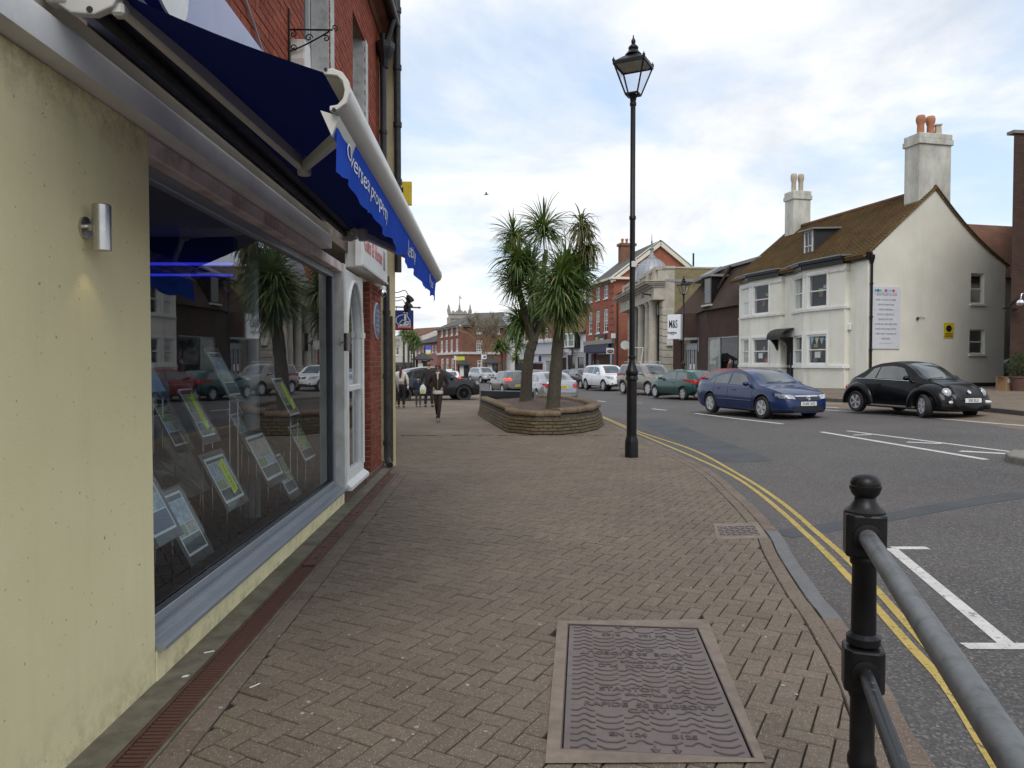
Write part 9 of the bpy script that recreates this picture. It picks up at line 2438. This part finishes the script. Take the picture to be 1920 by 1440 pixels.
def person(label, loc, heading, H, pose, jacket, trousers, hair, shoes, opt={}):
    """built for a 1.70 m figure facing -y, then scaled"""
    k = H / 1.70; o = thing('person', label, 'person', loc, heading); o.scale = (k, k, k)
    P = dict(pelvis=(0, 0, .93), waist=(0, .0, 1.07), chest=(0, .01, 1.27), neckb=(0, .015, 1.43), neck=(0, .0, 1.49), headlo=(0, -.015, 1.555), headc=(0, -.012, 1.61), headhi=(0, 0, 1.665),
             shL=(.175, .01, 1.385), shR=(-.175, .01, 1.385), elL=(.235, .04, 1.12), elR=(-.235, .04, 1.12), wrL=(.235, -.04, .90), wrR=(-.235, -.04, .90),
             hiL=(.09, 0, .90), hiR=(-.09, 0, .90), knL=(.10, -.01, .49), knR=(-.10, -.01, .49), anL=(.10, .02, .085), anR=(-.10, .02, .085), toL=(.105, -.12, .035), toR=(-.105, -.12, .035))
    P.update(pose)
    def hand(s):
        w = Vector(P['wr' + s]); e = Vector(P['el' + s]); d = (w - e).normalized(); sx = 1 if s == 'L' else -1
        side = Vector((0, 1, 0)); side = (side - d * side.dot(d)).normalized()
        V = {'palm' + s: (w + d * .065, .024, .034)}; E = [('wr' + s, 'palm' + s)]
        for i, (off, ln) in enumerate(((-.028, .062), (-.01, .072), (.008, .068), (.026, .052))):
            a, b = 'f%d%s' % (i, s), 'g%d%s' % (i, s)
            V[a] = (w + d * .105 + side * off, .009, .009); V[b] = (w + d * (.105 + ln) + side * off * 1.1 + Vector((-sx * .018, 0, 0)), .0075, .0075)
            E += [('palm' + s, a), (a, b)]
        V['th' + s] = (w + d * .06 - side * .045, .0095, .0095); V['ti' + s] = (w + d * .10 - side * .055, .008, .008); E += [('palm' + s, 'th' + s), ('th' + s, 'ti' + s)]
        return V, E
    rad = dict(pelvis=(.115, .08), waist=(.1, .075), chest=(.135, .095), neckb=(.07, .06), neck=(.048, .05), headlo=(.06, .072), headc=(.072, .09), headhi=(.055, .068), shL=(.058,) * 2, shR=(.058,) * 2, elL=(.042,) * 2, elR=(.042,) * 2, wrL=(.026, .03), wrR=(.026, .03),
               hiL=(.06, .065), hiR=(.06, .065), knL=(.042, .045), knR=(.042, .045), anL=(.034, .038), anR=(.034, .038), toL=(.035, .02), toR=(.035, .02))
    V = {q: (Vector(P[q]), *rad[q]) for q in P}
    E = [('pelvis', 'waist'), ('waist', 'chest'), ('chest', 'neckb'), ('neckb', 'neck'), ('neck', 'headlo'), ('headlo', 'headc'), ('headc', 'headhi')]
    for s in 'LR':
        E += [('chest', 'sh' + s), ('sh' + s, 'el' + s), ('el' + s, 'wr' + s), ('pelvis', 'hi' + s), ('hi' + s, 'kn' + s), ('kn' + s, 'an' + s), ('an' + s, 'to' + s)]
        hv, he = hand(s); V.update(hv); E += he
    skin_mesh('body', V, E, 'pelvis', SKIN, o)
    # jacket
    j = 1.0
    hemz = opt.get('hem', .86); hw_ = opt.get('hemw', .155)
    Jv = {'hem': (Vector((0, 0, hemz)), hw_, .115), 'waist': (V['waist'][0], opt.get('waistw', .138), .108), 'chest': (V['chest'][0], .158, .118), 'collar': (Vector((0, .015, 1.45)), .075, .07),
          'shL': (V['shL'][0], .072, .072), 'shR': (V['shR'][0], .072, .072), 'elL': (V['elL'][0], .058, .058), 'elR': (V['elR'][0], .058, .058), 'cuL': (V['elL'][0].lerp(V['wrL'][0], .97), .042, .042), 'cuR': (V['elR'][0].lerp(V['wrR'][0], .97), .042, .042)}
    skin_mesh('jacket', Jv, [('hem', 'waist'), ('waist', 'chest'), ('chest', 'collar'), ('chest', 'shL'), ('chest', 'shR'), ('shL', 'elL'), ('shR', 'elR'), ('elL', 'cuL'), ('elR', 'cuR')], 'chest', jacket, o)
    lw = opt.get('leg', 1.0)
    Tv = {'w': (Vector((0, 0, 1.0)), .128, .095), 'pelvis': (V['pelvis'][0] - Vector((0, 0, .03)), .145, .108)}
    for s in 'LR': Tv.update({'hi' + s: (V['hi' + s][0] - Vector((0, 0, .06)), .088 * lw, .092 * lw), 'kn' + s: (V['kn' + s][0], .066 * lw, .066 * lw), 'cu' + s: (V['kn' + s][0].lerp(V['an' + s][0], .93), .05 * lw, .055 * lw)})
    skin_mesh('trousers', Tv, [('w', 'pelvis'), ('pelvis', 'hiL'), ('pelvis', 'hiR'), ('hiL', 'knL'), ('hiR', 'knR'), ('knL', 'cuL'), ('knR', 'cuR')], 'pelvis', trousers, o)
    for s in 'LR':
        a, t_ = V['an' + s][0], V['to' + s][0]; heel = a + (a - t_).normalized() * .045; heel.z = min(a.z - .04, heel.z)
        skin_mesh('shoe', {'a': (a, .044, .046), 'h': (heel + Vector((0, 0, .0)), .036, .03), 'm': (a.lerp(t_, .6), .042, .034), 't': (t_, .038, .024)}, [('a', 'h'), ('a', 'm'), ('m', 't')], 'a', shoes, o, 2)
    # hair cap, open at the face
    hc = Vector(P['headc']) + Vector((0, .006, .012)); mb = MB(); mb.ball(hc, .098, 20, sc=(.86, 1.0, 1.02))
    keep_f = []
    for f in mb.f:
        c = sum((Vector(mb.v[i]) for i in f), Vector((0, 0, 0))) / len(f) - hc
        if c.y < -.03 and c.z < .045 and not opt.get('hood'): continue
        if c.z < -.055: continue
        keep_f.append(f)
    mb.f = keep_f; mb.m = [0] * len(keep_f); mb.build('hair', hair, o, smooth=60, keep=False)
    # face
    h0 = Vector(P['headc'])
    MB().prism([h0 + Vector((-.012, -.086, -.025)), h0 + Vector((.012, -.086, -.025)), h0 + Vector((0, -.084, .015))], (0, -.022, -.004)).build('nose', SKIN, o, keep=False)
    MB().box(h0 + Vector((0, -.083, -.055)), (.045, .012, .008)).build('mouth', plain('lips', (.3, .1, .09), .6), o, keep=False)
    for s in (-1, 1):
        mb = MB(); mb.ball(h0 + Vector((s * .03, -.082, .008)), .012, 8); mb.build('eye', plain('eye', (.05, .04, .035), .3), o, keep=False)
        mb = MB(); mb.ball(h0 + Vector((s * .078, .0, -.005)), .022, 8, sc=(.4, .7, 1.2)); mb.build('ear', SKIN, o, smooth=60, keep=False)
    return o
HBR = plain('brown_hair', (.07, .035, .018), .7, var=.35, scale=40); HDK = plain('dark_hair', (.02, .012, .009), .7, var=.3, scale=40); HLB = plain('light_brown_hair', (.16, .09, .045), .7, var=.3, scale=40)
cl = lambda n, c, v=.15: plain(n, c, .85, var=v, scale=8, bump=.3, bscale=120)
SHOE = plain('black_shoe', (.012, .012, .013), .4)
def ppos(px, py_foot, d):
    p = xy(px, d); return (p.x, p.y, hp(p.x, p.y))
# facing -y is toward the viewer; pi turns the back
DKB = cl('dark_brown_jacket', (.028, .015, .013))
lady = person('person in dark brown zipped jacket and sunglasses walking toward the viewer, hands in pockets', ppos(821, 790, 21.6), R_(2), 1.66,
    dict(elL=(.29, .07, 1.13), elR=(-.29, .07, 1.13), wrL=(.13, -.02, 1.0), wrR=(-.13, -.02, 1.0), hiL=(.075, 0, .90), hiR=(-.075, 0, .90), knL=(.05, -.10, .50), anL=(.015, -.13, .085), toL=(.02, -.27, .045), knR=(-.045, .04, .49), anR=(-.03, .34, .19), toR=(-.03, .27, .07)),
    DKB, cl('plum_brown_trousers', (.03, .017, .017)), HBR, SHOE, dict(hem=.93, hemw=.15, leg=.9))
mb = MB(); mb.lathe([(.15, .845), (.158, .86), (.155, .94), (.14, .95)], (0, 0, 0), 24); mb.xf(Matrix.Diagonal((1, .76, 1, 1))); mb.build('shirt_hem', cl('striped_white_shirt', (.55, .54, .53)), lady, smooth=50, keep=False)
mb = MB(); mb.prism([(-.03, -.10, 1.485), (.03, -.10, 1.485), (.012, -.128, 1.28), (-.012, -.128, 1.28)], (0, -.012, 0)); mb.build('shirt_front', cl('white_shirt', (.58, .57, .55)), lady, keep=False)
mb = MB(); mb.tube([(.05 * math.cos(a), .045 * math.sin(a) - .005, 1.475) for a in [i * math.pi / 8 for i in range(17)]], .022, 8); mb.build('collar', cl('white_shirt', (.58, .57, .55)), lady, smooth=50, keep=False)
mb = MB()
for s in (-1, 1): mb.box((s * .035, -.098, 1.618), (.055, .014, .034))
mb.box((0, -.097, 1.625), (.03, .01, .008)); mb.tube([(-.068, -.09, 1.622), (-.082, .0, 1.622)], .005, 5); mb.tube([(.068, -.09, 1.622), (.082, .0, 1.622)], .005, 5)
mb.build('sunglasses', plain('sunglass_black', (.006, .006, .007), .15), lady, keep=False)
for s in (-1, 1): MB().tube([(s * .10, -.125, 1.0), (s * .125, -.118, 1.06)], .008, 5).build('pocket_edge', cl('pale_lining', (.35, .3, .27)), lady, keep=False)
mb = MB(); mb.tube([(0, -.122, .93), (0, -.128, 1.1), (0, -.13, 1.28)], .005, 5); mb.build('zip', STEEL, lady, keep=False)
man = person('tall person in charcoal jacket standing with back turned beside the large dark vehicle', ppos(804, 765, 29.6), R_(175), 1.80,
    dict(elL=(.25, .03, 1.12), wrL=(.26, -.05, .89), knL=(.11, 0, .49), anL=(.13, .02, .085), toL=(.15, -.11, .035), anR=(-.13, .03, .085), toR=(-.16, -.1, .035)), cl('charcoal_jacket', (.022, .021, .021)), cl('black_trousers', (.014, .014, .017)), HLB, SHOE, dict(hem=.80, hemw=.17, waistw=.15))
bag = thing('carrier_bag', 'white and yellow plastic carrier bag held by the person in charcoal jacket', 'bag', (0, 0, 0))
bp = Vector(at(793, 730, 29.4)); mb = MB()
mb.lathe([(.10, -.17), (.12, -.12), (.125, .05), (.08, .14), (.03, .19)], bp, 12);
for i in range(len(mb.v)):
    v = Vector(mb.v[i]); v.y = bp.y + (v.y - bp.y) * .45; mb.v[i] = tuple(v)
bag.location = bp - Vector((0, 0, .17)); mb.build('bag_body', cl('white_plastic', (.6, .6, .58)), bag, smooth=50)
mb = MB(); mb.box(bp + Vector((0, -.058, -.06)), (.13, .01, .1)); mb.build('print', plain('lime_print', (.45, .5, .06), .5), bag)
MB().tube([bp + Vector((-.03, 0, .17)), bp + Vector((0, 0, .30)), bp + Vector((.03, 0, .17))], .006, 5).build('handle', cl('white_plastic', (.6, .6, .58)), bag)
WJ = cl('cream_white_jacket', (.58, .55, .50))
wom = person('person with long auburn ponytail in cropped white jacket seen from behind', ppos(752, 768, 29.3), R_(178), 1.66, dict(elL=(.26, .0, 1.12), elR=(-.26, .0, 1.12), wrL=(.25, -.03, .9), wrR=(-.27, -.03, .9)), WJ, cl('black_leggings', (.012, .011, .014)), HDK, SHOE, dict(hem=1.0, hemw=.14, leg=1.05))
mb = MB(); mb.tube(catmull([(0, .085, 1.63), (.01, .13, 1.56), (.0, .14, 1.42), (.02, .13, 1.30), (.015, .12, 1.2)], 4), [.05, .055, .06, .06, .058, .056, .055, .053, .05, .05, .048, .046, .042, .038, .03, .022, .01], 10); mb.build('ponytail', plain('auburn_hair', (.085, .028, .014), .6, var=.35, scale=40), wom, smooth=50, keep=False)
mb = MB(); mb.ball((-.27, -.03, .83), .06, 10, sc=(.6, .8, 1.3)); mb.build('rolled_magazine', WHITE, wom, smooth=50, keep=False)
person('child in dark blue quilted jacket and grey jeans walking away between the adults', ppos(784, 765, 29.6), R_(182), 1.27, dict(knL=(.10, -.06, .49), anL=(.10, -.04, .085), toL=(.1, -.18, .035), anR=(-.1, .1, .1), toR=(-.1, -.02, .04)), cl('navy_quilted_jacket', (.010, .020, .045)), cl('grey_jeans', (.05, .05, .055)), HDK, SHOE, dict(hem=.84, hemw=.17, waistw=.155))
ch = person('child in grey hooded top and black trousers at the edge of the group', ppos(737, 768, 29.0), R_(165), 1.40, {}, cl('grey_hoodie', (.20, .20, .22)), cl('black_trousers', (.014, .014, .017)), HBR, SHOE, dict(hem=.82, hemw=.165))
hq = xy(1368, 42.5); person('person in brown coat and dark hood passing the shop window across the road', (hq.x, hq.y, hp(hq.x, hq.y) + .06), R_(60), 1.62, {}, cl('rust_brown_coat', (.10, .045, .02)), cl('black_trousers', (.014, .014, .017)), plain('dark_hood', (.03, .012, .01), .9, var=.3), SHOE, dict(hem=.66, hemw=.18))
